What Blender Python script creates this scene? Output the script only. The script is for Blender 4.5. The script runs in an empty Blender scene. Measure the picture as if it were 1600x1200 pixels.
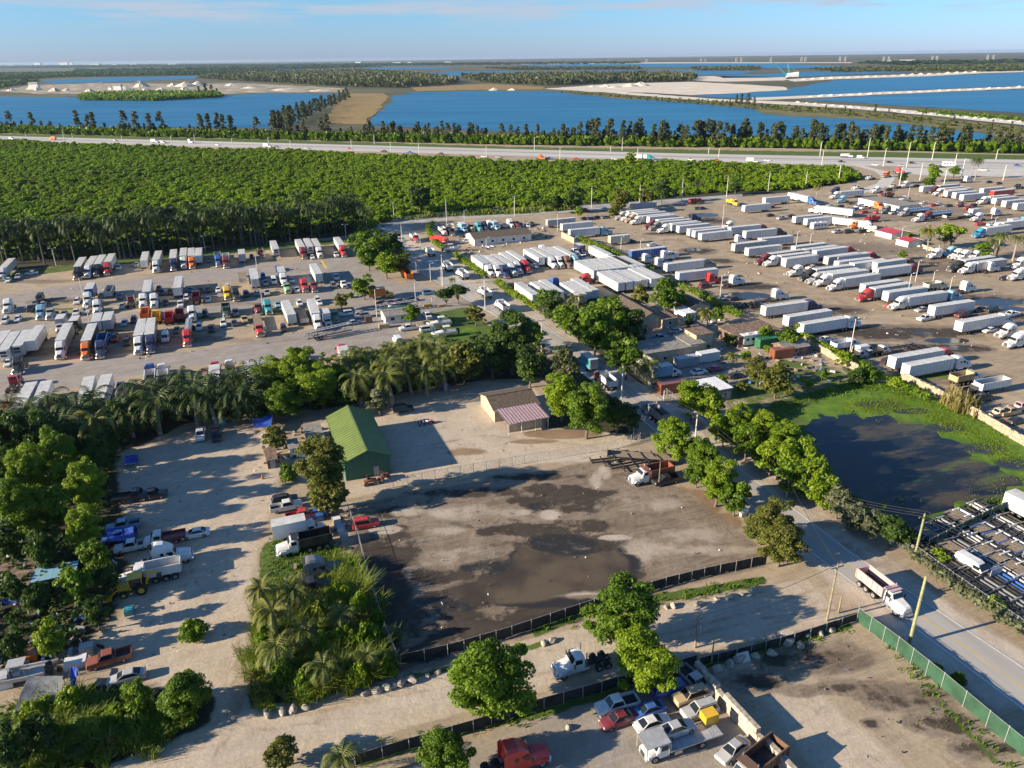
import bpy, bmesh, math, random
import numpy as np
from mathutils import Vector, Matrix
random.seed(7)
RNG = np.random.default_rng(11)
SC = bpy.context.scene
COL = SC.collection
R_ = math.radians
# ------------------------------------------------------------------ camera
CAM_H = 75.0; FPX = 1180.0; HORIZON = 88.0; ROLL = R_(-0.75)
PITCH = math.atan((600 - HORIZON) / FPX)
cam_d = bpy.data.cameras.new('camera'); cam = bpy.data.objects.new('camera', cam_d); COL.objects.link(cam)
cam_d.sensor_width = 36.0; cam_d.lens = 36.0 * FPX / 1600.0
cam_d.clip_start = 1.0; cam_d.clip_end = 120000.0
CAM_R = Matrix.Rotation(math.pi / 2 - PITCH, 3, 'X') @ Matrix.Rotation(ROLL, 3, 'Z')
cam.matrix_world = Matrix.Translation((0, 0, CAM_H)) @ CAM_R.to_4x4()
SC.camera = cam
# ------------------------------------------------------------------ sky, sun, exposure
SUN_EL = R_(19.0); SHADOW_AZ = R_(17.0)            # shadows fall towards +x, a little away from the camera
world = bpy.data.worlds.new('World'); SC.world = world; world.use_nodes = True
wn = world.node_tree; wn.nodes.clear()
w_out = wn.nodes.new('ShaderNodeOutputWorld'); w_bg = wn.nodes.new('ShaderNodeBackground')
w_sky = wn.nodes.new('ShaderNodeTexSky'); w_sky.sky_type = 'NISHITA'; w_sky.sun_disc = False
w_sky.sun_elevation = SUN_EL
w_sky.sun_rotation = math.pi / 2 - (SHADOW_AZ + math.pi)
w_sky.air_density = 1.0; w_sky.dust_density = 0.2; w_sky.ozone_density = 4.0; w_sky.altitude = 50
w_bg.inputs['Strength'].default_value = 0.095
# thin streaks of cloud high above the horizon
L = wn.links.new
w_tc = wn.nodes.new('ShaderNodeTexCoord')
w_map = wn.nodes.new('ShaderNodeMapping'); w_map.inputs['Scale'].default_value = (5.0, 5.0, 60.0)
w_noise = wn.nodes.new('ShaderNodeTexNoise'); w_noise.inputs['Scale'].default_value = 1.3
w_noise.inputs['Detail'].default_value = 7.0; w_noise.inputs['Roughness'].default_value = 0.6
w_ramp = wn.nodes.new('ShaderNodeValToRGB')
w_ramp.color_ramp.elements[0].position = 0.47; w_ramp.color_ramp.elements[0].color = (0, 0, 0, 1)
w_ramp.color_ramp.elements[1].position = 0.62; w_ramp.color_ramp.elements[1].color = (0.85, 0.85, 0.85, 1)
w_mix = wn.nodes.new('ShaderNodeMix'); w_mix.data_type = 'RGBA'
w_mix.inputs['B'].default_value = (2.3, 2.6, 3.1, 1)
L(w_tc.outputs['Generated'], w_map.inputs['Vector']); L(w_map.outputs['Vector'], w_noise.inputs['Vector'])
L(w_noise.outputs['Fac'], w_ramp.inputs['Fac']); w_sep = wn.nodes.new('ShaderNodeSeparateXYZ'); L(w_tc.outputs['Generated'], w_sep.inputs[0])
w_band = wn.nodes.new('ShaderNodeValToRGB'); w_be = w_band.color_ramp.elements   # a bank of low cloud a few degrees up, thinner cover above it
w_be[0].position = 0.034; w_be[0].color = (0, 0, 0, 1); w_be[1].position = 0.046; w_be[1].color = (1, 1, 1, 1)
for w_p, w_v in ((0.056, 1.0), (0.066, 0.12), (0.6, 0.25)): w_q = w_be.new(w_p); w_q.color = (w_v, w_v, w_v, 1)
L(w_sep.outputs['Z'], w_band.inputs['Fac'])
w_mul = wn.nodes.new('ShaderNodeMath'); w_mul.operation = 'MULTIPLY'; L(w_ramp.outputs['Color'], w_mul.inputs[0]); L(w_band.outputs['Color'], w_mul.inputs[1])
L(w_mul.outputs[0], w_mix.inputs['Factor'])
w_tint = wn.nodes.new('ShaderNodeMix'); w_tint.data_type = 'RGBA'; w_tint.blend_type = 'MULTIPLY'; w_tint.inputs['Factor'].default_value = 1.0
w_tr = wn.nodes.new('ShaderNodeValToRGB'); w_te = w_tr.color_ramp.elements   # white balance of the photograph, bluer in the thick air low down
w_te[0].position = 0.0; w_te[0].color = (0.40, 0.515, 0.92, 1); w_te[1].position = 0.09; w_te[1].color = (0.375, 0.60, 0.755, 1)
w_sz = wn.nodes.new('ShaderNodeSeparateXYZ'); L(w_tc.outputs['Generated'], w_sz.inputs[0]); L(w_sz.outputs['Z'], w_tr.inputs['Fac']); L(w_tr.outputs['Color'], w_tint.inputs['B'])
L(w_sky.outputs['Color'], w_tint.inputs['A']); L(w_tint.outputs['Result'], w_mix.inputs['A']); L(w_mix.outputs['Result'], w_bg.inputs['Color'])
L(w_bg.outputs['Background'], w_out.inputs['Surface'])
sun_d = bpy.data.lights.new('sun', 'SUN'); sun = bpy.data.objects.new('sun', sun_d); COL.objects.link(sun)
sun_d.energy = 5.0; sun_d.angle = R_(0.5); sun_d.color = (1.0, 0.84, 0.63)
to_sun = Vector((-math.cos(SHADOW_AZ) * math.cos(SUN_EL), -math.sin(SHADOW_AZ) * math.cos(SUN_EL), math.sin(SUN_EL)))
sun.rotation_euler = to_sun.to_track_quat('Z', 'Y').to_euler()
sun.location = to_sun * 200
vs = SC.view_settings; vs.view_transform = 'Standard'; vs.look = 'None'; vs.gamma = 1.0; vs.use_curve_mapping = False
vs.exposure = 1.27
SC.display_settings.display_device = 'sRGB'
SC.cycles.max_bounces = 5; SC.cycles.diffuse_bounces = 2; SC.cycles.glossy_bounces = 2
SC.cycles.transmission_bounces = 2; SC.cycles.transparent_max_bounces = 6; SC.cycles.volume_bounces = 0
SC.cycles.use_denoising = True

# ------------------------------------------------------------------ survey: where a line of sight meets height z
def g(px, py, z=0.0):
    d = CAM_R @ Vector(((px - 800) / FPX, -(py - 600) / FPX, -1.0))
    t = (z - CAM_H) / d.z
    return Vector((d.x * t, d.y * t, z))
def ppm(p):                                        # photograph pixels per metre at a point
    q = CAM_R.transposed() @ (Vector(p) - Vector((0, 0, CAM_H)))
    return FPX / max(1.0, -q.z)
LOT = R_(20.5)                                     # the yards share one street grid
UX = Vector((math.cos(LOT), math.sin(LOT), 0)); VY = Vector((-math.sin(LOT), math.cos(LOT), 0))
# ------------------------------------------------------------------ materials
MATS = {}
def nodes_of(m):
    m.use_nodes = True; nt = m.node_tree
    return nt, nt.nodes['Principled BSDF']
def mat(name, col, rough=0.6, metal=0.0, var=0.12, scale=1.5, col2=None, bump=0.0, spec=None, coat=0.0, detail=4.0):
    if name in MATS: return MATS[name]
    m = bpy.data.materials.new(name); nt, b = nodes_of(m)
    tc = nt.nodes.new('ShaderNodeTexCoord'); nz = nt.nodes.new('ShaderNodeTexNoise')
    nz.inputs['Scale'].default_value = scale; nz.inputs['Detail'].default_value = detail
    nt.links.new(tc.outputs['Object'], nz.inputs['Vector'])
    mx = nt.nodes.new('ShaderNodeMix'); mx.data_type = 'RGBA'
    c = Vector(col[:3])
    if col2 is None: col2 = tuple(min(1, x * (1 + var * 1.6)) for x in c)
    mx.inputs['A'].default_value = (*[x * (1 - var) for x in c], 1); mx.inputs['B'].default_value = (*col2, 1)
    rp = nt.nodes.new('ShaderNodeMapRange'); rp.inputs[1].default_value = 0.35; rp.inputs[2].default_value = 0.68
    nt.links.new(nz.outputs['Fac'], rp.inputs[0]); nt.links.new(rp.outputs[0], mx.inputs['Factor'])
    nt.links.new(mx.outputs['Result'], b.inputs['Base Color'])
    b.inputs['Roughness'].default_value = rough; b.inputs['Metallic'].default_value = metal
    if spec is not None: b.inputs['Specular IOR Level'].default_value = spec
    if coat: b.inputs['Coat Weight'].default_value = coat; b.inputs['Coat Roughness'].default_value = 0.12
    if bump:
        bp = nt.nodes.new('ShaderNodeBump'); bp.inputs['Strength'].default_value = bump; bp.inputs['Distance'].default_value = 0.1
        nt.links.new(nz.outputs['Fac'], bp.inputs['Height']); nt.links.new(bp.outputs['Normal'], b.inputs['Normal'])
    MATS[name] = m
    return m
PAL = {'white': (.74, .74, .72), 'silver': (.42, .43, .44), 'grey': (.20, .205, .21), 'black': (.018, .018, .02), 'navy': (.015, .028, .095),
       'blue': (.03, .12, .40), 'lightblue': (.22, .42, .55), 'teal': (.03, .30, .36), 'red': (.50, .025, .025), 'maroon': (.17, .02, .028),
       'orange': (.72, .18, .02), 'yellow': (.75, .45, .02), 'green': (.025, .17, .075), 'lightgreen': (.28, .55, .25), 'tan': (.48, .36, .20),
       'brown': (.16, .085, .05), 'cream': (.66, .58, .42), 'darkgreen': (.03, .075, .05), 'purple': (.12, .03, .20), 'cyan': (.02, .32, .62), 'rust': (.26, .075, .04), 'pink': (.62, .40, .38)}
def paint(c):
    k = PAL[c]
    if 'paint_' + c in MATS: return MATS['paint_' + c]
    m = mat('paint_' + c, k, rough=0.38, var=0.07, scale=0.9, col2=tuple(x * 0.86 + .02 for x in k), coat=0.25)
    nt = m.node_tree; N = nt.nodes.new; K = nt.links.new; b = nt.nodes['Principled BSDF']; src = b.inputs['Base Color'].links[0].from_socket   # road film and runs
    tc = N('ShaderNodeTexCoord'); oi = N('ShaderNodeObjectInfo'); va = N('ShaderNodeVectorMath'); va.operation = 'ADD'; mp = N('ShaderNodeMapping'); mp.inputs['Scale'].default_value = (1.1, 1.1, .22); nz = N('ShaderNodeTexNoise'); nz.inputs['Scale'].default_value = 1.3; nz.inputs['Detail'].default_value = 6
    sc = N('ShaderNodeMath'); sc.operation = 'MULTIPLY'; sc.inputs[1].default_value = 40; K(oi.outputs['Random'], sc.inputs[0]); K(tc.outputs['Object'], va.inputs[0]); K(sc.outputs[0], va.inputs[1]); K(va.outputs[0], mp.inputs['Vector']); K(mp.outputs[0], nz.inputs['Vector'])
    r = N('ShaderNodeMapRange'); r.inputs[1].default_value = .45; r.inputs[2].default_value = .75; r.inputs[4].default_value = .55; K(nz.outputs['Fac'], r.inputs[0])
    mx = N('ShaderNodeMix'); mx.data_type = 'RGBA'; mx.inputs['B'].default_value = (*[x * .45 + y for x, y in zip(k, (.085, .07, .05))], 1); K(r.outputs[0], mx.inputs['Factor']); K(src, mx.inputs['A']); K(mx.outputs['Result'], b.inputs['Base Color'])
    return m
GLASS = mat('dark_glass', (.015, .02, .026), rough=0.08, var=.1)
RUB = mat('tyre_rubber', (.018, .018, .018), rough=0.85)
RIM = mat('rim_metal', (.45, .45, .46), rough=0.4, metal=0.6)
CHR = mat('bright_metal', (.55, .56, .58), rough=0.25, metal=0.85)
DARK = mat('dark_steel', (.03, .03, .032), rough=0.7)
LAMP = mat('lamp_glass', (.7, .7, .68), rough=0.15)
TAIL = mat('tail_lamp', (.4, .02, .02), rough=0.2)
ALU = mat('trailer_roof', (.50, .50, .48), rough=0.5, var=.14, scale=.5)
TSIDE = mat('trailer_side', (.70, .71, .71), rough=0.45, var=.05, scale=.6)
GALV = mat('galvanised', (.40, .41, .42), rough=.5, metal=.3)
WOOD = mat('deck_timber', (.22, .17, .12), rough=.85, var=.3, scale=3)

# ------------------------------------------------------------------ mesh builder
class MB:
    def __init__(s): s.v = []; s.f = []; s.m = []
    def add(s, vs, fs, mi=0):
        o = len(s.v); s.v += [tuple(v) for v in vs]
        for f in fs: s.f.append(tuple(i + o for i in f)); s.m.append(mi)
        return s
    def quad(s, a, b, c, d, mi=0): return s.add([a, b, c, d], [(0, 1, 2, 3)], mi)
    def box(s, x0, x1, y0, y1, z0, z1, mi=0):
        v = [(x, y, z) for z in (z0, z1) for x, y in ((x0, y0), (x1, y0), (x1, y1), (x0, y1))]
        return s.add(v, [(3, 2, 1, 0), (4, 5, 6, 7), (0, 1, 5, 4), (1, 2, 6, 5), (2, 3, 7, 6), (3, 0, 4, 7)], mi)
    def bar(s, a, b, w, h=None, mi=0, up=(0, 0, 1)):
        a = Vector(a); b = Vector(b); h = w if h is None else h; d = (b - a).normalized(); u = Vector(up)
        if abs(d.dot(u)) > .97: u = Vector((1, 0, 0))
        sd = d.cross(u).normalized() * w / 2; u2 = sd.cross(d).normalized() * h / 2
        v = [p + e for p in (a, b) for e in (-sd - u2, sd - u2, sd + u2, -sd + u2)]
        return s.add(v, [(0, 3, 2, 1), (4, 5, 6, 7), (0, 1, 5, 4), (1, 2, 6, 5), (2, 3, 7, 6), (3, 0, 4, 7)], mi)
    def cyl(s, a, b, r, n=8, r2=None, mi=0, cap=True):
        a = Vector(a); b = Vector(b); r2 = r if r2 is None else r2; d = (b - a).normalized()
        u = Vector((0, 0, 1)) if abs(d.z) < .9 else Vector((1, 0, 0))
        p = d.cross(u).normalized(); q = d.cross(p)
        v = [c + (p * math.cos(t) + q * math.sin(t)) * rr for c, rr in ((a, r), (b, r2)) for t in [2 * math.pi * i / n for i in range(n)]]
        f = [(i, n + i, n + (i + 1) % n, (i + 1) % n) for i in range(n)]
        if cap: f += [tuple(range(n)), tuple(range(2 * n - 1, n - 1, -1))]
        return s.add(v, f, mi)
    def loft(s, secs, mi=0):                       # secs: (x, z0, z1, w0, w1[, chamfer]): boxes that change along x
        rings = []
        for q in secs:
            x, z0, z1, w0, w1 = q[:5]; c = q[5] if len(q) > 5 else 0.08
            h0, h1 = w0 / 2, w1 / 2; cz = min(c, (z1 - z0) * .4)
            zm = z0 + (z1 - z0) * .55; hm = max(h0, h1)
            rings.append([(x, -h0, z0), (x, h0, z0), (x, hm, zm), (x, h1, z1 - cz), (x, h1 - c, z1), (x, -h1 + c, z1), (x, -h1, z1 - cz), (x, -hm, zm)])
        n = 8; v = [p for r in rings for p in r]; f = []
        for k in range(len(rings) - 1):
            for i in range(n):
                j = (i + 1) % n
                f.append((k * n + i, k * n + j, (k + 1) * n + j, (k + 1) * n + i))
        if secs[0][0] > secs[-1][0]: f = [tuple(q) for q in f]
        else: f = [tuple(reversed(q)) for q in f]
        e0 = tuple(range(n)); e1 = tuple(range((len(rings) - 1) * n, len(rings) * n))
        if secs[0][0] > secs[-1][0]: f += [tuple(reversed(e0)), e1]
        else: f += [e0, tuple(reversed(e1))]
        return s.add(v, f, mi)
    def panel(s, a, b, c, d, off=.012, inset=.08, mi=0):   # a thin pane laid just proud of a face
        P = [Vector(p) for p in (a, b, c, d)]; ce = sum(P, Vector()) / 4
        nrm = (P[1] - P[0]).cross(P[3] - P[0]).normalized()
        Q = [p + (ce - p) * inset + nrm * off for p in P]; B = [q - nrm * (off + .02) for q in Q]
        return s.add(Q + B, [(0, 1, 2, 3), (0, 4, 5, 1), (1, 5, 6, 2), (2, 6, 7, 3), (3, 7, 4, 0)], mi)
    def mesh(s, name, mats, smooth=False):
        me = bpy.data.meshes.new(name); me.from_pydata(s.v, [], s.f)
        for m in (mats if isinstance(mats, (list, tuple)) else [mats]): me.materials.append(m)
        me.polygons.foreach_set('material_index', s.m)
        if smooth: me.polygons.foreach_set('use_smooth', [True] * len(s.f))
        me.update()
        return me
    def build(s, name, mats, parent=None, loc=(0, 0, 0), rz=0, smooth=False):
        return link(name, s.mesh(name, mats, smooth), parent, loc, rz)
def link(name, me, parent=None, loc=(0, 0, 0), rz=0):
    o = bpy.data.objects.new(name, me); COL.objects.link(o)
    o.location = loc; o.rotation_euler = (0, 0, rz)
    if parent is not None: o.parent = parent
    return o
def tag(o, label=None, cat=None, group=None, kind=None):
    if label: o['label'] = label
    if cat: o['category'] = cat
    if group: o['group'] = group
    if kind: o['kind'] = kind
    return o
def thing(name, label, cat, loc=(0, 0, 0), rz=0, group=None):
    o = bpy.data.objects.new(name, None); COL.objects.link(o); o.empty_display_size = .5
    o.location = loc; o.rotation_euler = (0, 0, rz)
    return tag(o, label, cat, group)
KIDS = {}
def raw_mesh(name, v, f, mats, mi=None, tint=None, smooth=False):  # numpy arrays to a mesh
    me = bpy.data.meshes.new(name); v = np.asarray(v, dtype=np.float32); f = np.asarray(f, dtype=np.int32)
    k = f.shape[1]
    me.vertices.add(len(v)); me.vertices.foreach_set('co', v.ravel())
    me.loops.add(f.size); me.loops.foreach_set('vertex_index', f.ravel())
    me.polygons.add(len(f)); me.polygons.foreach_set('loop_start', np.arange(0, f.size, k, dtype=np.int32))
    me.polygons.foreach_set('loop_total', np.full(len(f), k, dtype=np.int32))
    for m in (mats if isinstance(mats, (list, tuple)) else [mats]): me.materials.append(m)
    if mi is not None: me.polygons.foreach_set('material_index', np.asarray(mi, dtype=np.int32))
    if smooth: me.polygons.foreach_set('use_smooth', np.ones(len(f), dtype=bool))
    if tint is not None:
        a = me.attributes.new('tint', 'FLOAT', 'POINT'); a.data.foreach_set('value', np.asarray(tint, dtype=np.float32))
    me.update(calc_edges=True)
    return me
# ------------------------------------------------------------------ ground: one sheet to the horizon, its surfaces told apart by weights
def axis_lines(dense0, dense1, step, outs):
    a = list(np.arange(dense0, dense1 + .01, step)); s = step
    while a[-1] < outs: s = min(s * 1.06, 900); a.append(a[-1] + s)
    s = step
    while a[0] > -outs: s = min(s * 1.06, 900); a.insert(0, a[0] - s)
    return np.array(a)
gxs = axis_lines(-90, 102, .8, 24000)
ys = [-3000, -800, -200, -40, 10, 30, 42]
while ys[-1] < 24000: ys.append(ys[-1] + min(1200, max(.72, ys[-1] ** 2 / 44000)))
gys = np.array(ys)
GX, GY = np.meshgrid(gxs, gys); NV = GX.size
P2 = np.stack([GX.ravel(), GY.ravel()], 1)
LAY = {k: np.zeros(NV, dtype=np.float32) for k in ('pale', 'grass', 'mud_and_shade', 'wet', 'asph', 'stain_and_shade', 'litter', 'rubble', 'scrub', 'algae', 'pud', 'dust')}
def wpoly(px): return np.array([tuple(g(*p))[:2] for p in px])
def signed(poly, pts):                              # >0 inside
    ins = np.zeros(len(pts), bool); dd = np.full(len(pts), 1e9)
    n = len(poly)
    for i in range(n):
        a = poly[i]; b = poly[(i + 1) % n]; e = b - a
        t = np.clip(((pts - a) @ e) / max(1e-9, e @ e), 0, 1)
        dd = np.minimum(dd, np.hypot(*(pts - a - t[:, None] * e).T))
        c = ((a[1] > pts[:, 1]) != (b[1] > pts[:, 1]))
        with np.errstate(divide='ignore', invalid='ignore'):
            xi = (b[0] - a[0]) * (pts[:, 1] - a[1]) / (b[1] - a[1]) + a[0]
        ins ^= c & (pts[:, 0] < xi)
    return np.where(ins, dd, -dd)
def splat(layer, px, soft=1.5, amt=1.0, world_pts=False):
    poly = np.array(px, float) if world_pts else wpoly(px)
    lo = poly.min(0) - soft; hi = poly.max(0) + soft
    idx = np.where((P2[:, 0] > lo[0]) & (P2[:, 0] < hi[0]) & (P2[:, 1] > lo[1]) & (P2[:, 1] < hi[1]))[0]
    if len(idx) == 0: return
    w = np.clip(signed(poly, P2[idx]) / (2 * soft) + .5, 0, 1); w = w * w * (3 - 2 * w) * abs(amt)
    if amt > 0: LAY[layer][idx] = np.maximum(LAY[layer][idx], w)
    else: LAY[layer][idx] *= (1 - w)
def blob(layer, px, py, rx, ry, amt=1.0):           # an oval patch, radii in metres
    c = g(px, py); t = np.linspace(0, 2 * math.pi, 14, endpoint=False)
    pts = [(c.x + rx * math.cos(a), c.y + ry * math.sin(a)) for a in t]
    splat(layer, pts, soft=min(rx, ry) * .7, amt=amt, world_pts=True)
def ribbon(layer, pxs, width, soft=.6, amt=1.0):
    q = [np.array(tuple(g(*p))[:2]) for p in pxs]
    L_ = []; R2 = []
    for i, p in enumerate(q):
        d = q[min(i + 1, len(q) - 1)] - q[max(i - 1, 0)]; d = d / np.linalg.norm(d); n = np.array([-d[1], d[0]])
        L_.append(p + n * width / 2); R2.append(p - n * width / 2)
    splat(layer, L_ + R2[::-1], soft, amt, world_pts=True)
# forest floor and scrub
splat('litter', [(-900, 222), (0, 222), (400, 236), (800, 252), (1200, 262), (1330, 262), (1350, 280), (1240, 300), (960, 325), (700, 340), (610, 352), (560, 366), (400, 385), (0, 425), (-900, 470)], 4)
splat('grass', [(-200, 446), (0, 440), (40, 431), (200, 412), (400, 393), (560, 378), (560, 371), (400, 384), (200, 402), (0, 428), (-200, 434)], 1.2)
# left truck park: worn asphalt aisles between dirt parking strips
splat('asph', [(-60, 520), (0, 462), (120, 444), (240, 432), (400, 414), (560, 398), (620, 440), (660, 470), (560, 480), (440, 440), (340, 440), (200, 458), (90, 466), (-60, 525)], 1.5)
splat('asph', [(-60, 545), (0, 507), (70, 502), (160, 494), (300, 480), (430, 464), (540, 452), (560, 470), (420, 482), (200, 504), (60, 516), (-60, 560)], 1.5, .9)
splat('asph', [(-100, 640), (0, 578), (100, 568), (230, 556), (330, 545), (450, 522), (500, 514), (600, 508), (640, 520), (600, 548), (400, 562), (300, 572), (160, 596), (-100, 660)], 1.5)
splat('asph', [(500, 520), (560, 470), (650, 440), (700, 470), (760, 460), (740, 500), (660, 500), (560, 540)], 2)
for x, y, rx, ry, a in [(100, 470, 14, 4, .9), (60, 440, 16, 4, .7), (250, 475, 25, 3, .6), (350, 475, 16, 3, .6), (100, 550, 22, 5, .8), (250, 530, 22, 6, .75), (420, 530, 18, 5, .5), (180, 625, 20, 5, .7), (450, 470, 12, 2, .5)]: blob('mud_and_shade', x, y, rx, ry, a)
for x, y, rx, ry in [(430, 487, 8, 1.6), (95, 483, 12, 1.4), (250, 503, 14, 1.2), (330, 497, 14, 1.2), (150, 517, 12, 1.3), (460, 449, 8, 1.1), (410, 492, 8, 1.0)]: blob('grass', x, y, rx, ry, .8)
splat('grass', [(650, 525), (700, 500), (745, 498), (770, 512), (775, 545), (720, 560), (690, 535)], 1)
splat('grass', [(670, 490), (730, 480), (745, 497), (700, 500)], 1)
# south yards: crushed limestone
splat('pale', [(150, 720), (250, 690), (330, 665), (400, 650), (440, 700), (430, 780), (400, 860), (390, 960), (370, 1060), (350, 1120), (300, 1200), (180, 1230), (190, 1180), (330, 1100), (250, 1070), (170, 1040), (150, 1000), (200, 960), (180, 900), (260, 830), (150, 780)], 3)
ribbon('pale', [(120, 1230), (300, 1180), (420, 1145), (690, 1075), (900, 1022), (1100, 975), (1290, 935)], 9.5, 1.5)
ribbon('rubble', [(300, 1185), (420, 1150), (690, 1085), (900, 1030), (1000, 1002)], 5.5, 2, .55)
splat('pale', [(500, 660), (640, 620), (760, 596), (830, 600), (880, 660), (960, 675), (1000, 690), (950, 710), (700, 745), (590, 770), (540, 780), (450, 740)], 2.5)
splat('rubble', [(590, 660), (760, 620), (830, 680), (700, 720), (620, 720)], 4, .5)
blob('stain_and_shade', 730, 706, 5, 2.2, .7); blob('stain_and_shade', 880, 678, 9, 2.6, .9); blob('stain_and_shade', 835, 690, 6, 1.5, .7); blob('stain_and_shade', 700, 700, 4, 1.0, .5)
blob('rubble', 870, 715, 10, 2.5, .8); blob('rubble', 940, 700, 6, 2, .7)
# the dark lot in the middle
splat('mud_and_shade', [(535, 795), (600, 775), (760, 748), (950, 714), (1040, 745), (1110, 790), (1190, 850), (1200, 888), (960, 945), (840, 985), (615, 1045), (560, 900)], 1.6, .66)
for x, y, rx, ry, a in [(575, 870, 4, 9, 1), (590, 960, 5, 9, 1), (625, 1020, 8, 4, 1), (700, 985, 12, 4, 1), (790, 965, 12, 3, 1), (680, 900, 6, 4, .95), (620, 800, 9, 3, .95), (740, 770, 14, 2.5, .95), (850, 745, 12, 2, .95), (640, 835, 4, 3, .9)]: blob('mud_and_shade', x, y, rx, ry, a)  # mud along the edges; the thicket's shade is painted in at lower left
for x, y, rx, ry, a in [(870, 770, 7, 3, 1), (905, 790, 6, 4, 1), (840, 790, 5, 2.5, 1), (880, 850, 9, 5, 1), (960, 850, 4, 4, .9), (800, 850, 6, 3, .9), (620, 860, 6, 9, 1), (600, 940, 6, 12, 1), (600, 1000, 5, 5, 1), (660, 960, 9, 5, .95), (760, 945, 12, 3, .9), (960, 890, 5, 4, .9)]: blob('mud_and_shade', x, y, rx, ry, a)  # wet mud at the centre; the left blobs carry more painted thicket shade
for x, y, rx, ry, a in [(932, 752, 1.6, 3.5, .6), (945, 738, 1.8, 3, .6), (600, 828, 3, 1.3, .9), (730, 800, 9, 3, .5), (680, 830, 6, 2, .45), (1000, 790, 10, 4, .4), (870, 925, 8, 1.2, .7), (1010, 860, 7, 4, .45), (905, 856, 2, .6, .9), (690, 875, 5, 4, .4), (1080, 840, 8, 5, .4), (960, 840, 3, 1, .7), (640, 800, 4, 2, .5), (1130, 860, 9, 2, .5), (800, 800, 4, 2, .5), (860, 805, 2, 2, .7), (745, 860, 5, 2, .45)]: blob('dust', x, y, rx, ry, a)
for x, y, rx, ry in [(790, 895, 11, 4), (860, 900, 11, 4), (940, 890, 7, 5), (730, 930, 8, 3), (830, 870, 6, 4), (900, 860, 8, 4), (985, 895, 4, 5), (860, 945, 12, 2)]: blob('mud_and_shade', x, y, rx, ry, 1)
for x, y, rx, ry in [(800, 885, 9, 3), (900, 872, 9, 3), (980, 885, 3, 4), (720, 940, 8, 2.5), (850, 940, 10, 1.6)]: blob('wet', x, y, rx, ry, .75)
splat('pud', [(700, 935), (690, 918), (740, 905), (790, 892), (795, 870), (810, 850), (850, 862), (905, 868), (960, 858), (985, 880), (985, 905), (955, 922), (900, 928), (850, 938), (800, 944), (740, 948)], 1.8)
for x, y, rx, ry in [(860, 765, 9, 3.5), (905, 785, 8, 4), (830, 782, 6, 3), (890, 822, 9, 4), (955, 855, 5, 6), (930, 770, 5, 2), (800, 830, 7, 3)]: blob('mud_and_shade', x, y, rx, ry, 1)
blob('wet', 860, 790, 5, 2, .6); blob('wet', 880, 850, 7, 4, .7); blob('wet', 700, 950, 9, 3, .5); blob('wet', 960, 860, 3, 3, .6)
blob('stain_and_shade', 1100, 785, 3.4, 4.5, 1); blob('stain_and_shade', 1130, 815, 3.4, 3, 1); blob('stain_and_shade', 1060, 765, 3, 2, .6)
for pts in ([(330, 1190), (375, 1110), (392, 1040), (398, 950), (408, 850), (425, 760)], [(310, 1180), (360, 1090), (372, 1000), (352, 900), (360, 800), (390, 700)], [(350, 1170), (380, 1050), (340, 960), (300, 900), (290, 830)], [(340, 1120), (400, 1130), (560, 1100), (760, 1060), (960, 1010), (1180, 955), (1290, 915)], [(340, 1150), (560, 1120), (760, 1075), (960, 1022), (1200, 965), (1330, 950)], [(600, 800), (720, 790), (860, 850), (980, 870), (1100, 830)], [(620, 900), (760, 820), (900, 760), (1000, 750)], [(960, 700), (860, 690), (760, 680), (640, 700), (590, 760)], [(1000, 690), (900, 720), (760, 735)], [(1330, 1000), (1300, 1060), (1380, 1130), (1500, 1200)], [(1200, 1060), (1300, 1050), (1420, 1080), (1560, 1180)]):
    for dx in (0, 14): ribbon('rubble' if dx else 'stain_and_shade', [(x + dx, y + dx * .2) for x, y in pts], 1.3, .7, .50)
for pts in ([(930, 395), (1060, 400), (1200, 470), (1330, 540), (1480, 600), (1640, 680)], [(960, 350), (1120, 385), (1240, 440), (1380, 500), (1600, 560)], [(1060, 340), (1240, 370), (1420, 430), (1600, 470)], [(0, 480), (200, 440), (420, 405), (600, 395)], [(0, 600), (250, 560), (460, 525), (640, 510)]):
    for dy in (0, 5, 11): ribbon('rubble' if dy == 5 else 'stain_and_shade', [(x, y + dy) for x, y in pts], 1.8, 1.0, .48)
# verges along the lane
ribbon('grass', [(830, 990), (930, 950), (1060, 930), (1200, 905)], 2.2, .8, .8)
ribbon('grass', [(620, 1060), (740, 1040), (850, 1005)], 1.2, .7, .7)
ribbon('grass', [(560, 1190), (680, 1150), (850, 1110), (1080, 1040), (1330, 975)], 2.0, .8, .85)
splat('grass', [(410, 850), (450, 835), (530, 855), (545, 900), (500, 910), (420, 930), (405, 900)], 1.2)
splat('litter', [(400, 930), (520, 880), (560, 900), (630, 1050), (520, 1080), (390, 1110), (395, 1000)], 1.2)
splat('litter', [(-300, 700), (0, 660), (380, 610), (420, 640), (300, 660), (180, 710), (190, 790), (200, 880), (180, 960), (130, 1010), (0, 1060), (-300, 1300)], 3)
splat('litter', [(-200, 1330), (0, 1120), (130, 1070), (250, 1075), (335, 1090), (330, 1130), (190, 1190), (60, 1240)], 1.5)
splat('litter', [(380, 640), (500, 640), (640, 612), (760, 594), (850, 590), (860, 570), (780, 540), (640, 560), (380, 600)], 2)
splat('litter', [(850, 670), (1000, 680), (1000, 660), (900, 560), (820, 560), (870, 620)], 1.5, .8)
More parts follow.
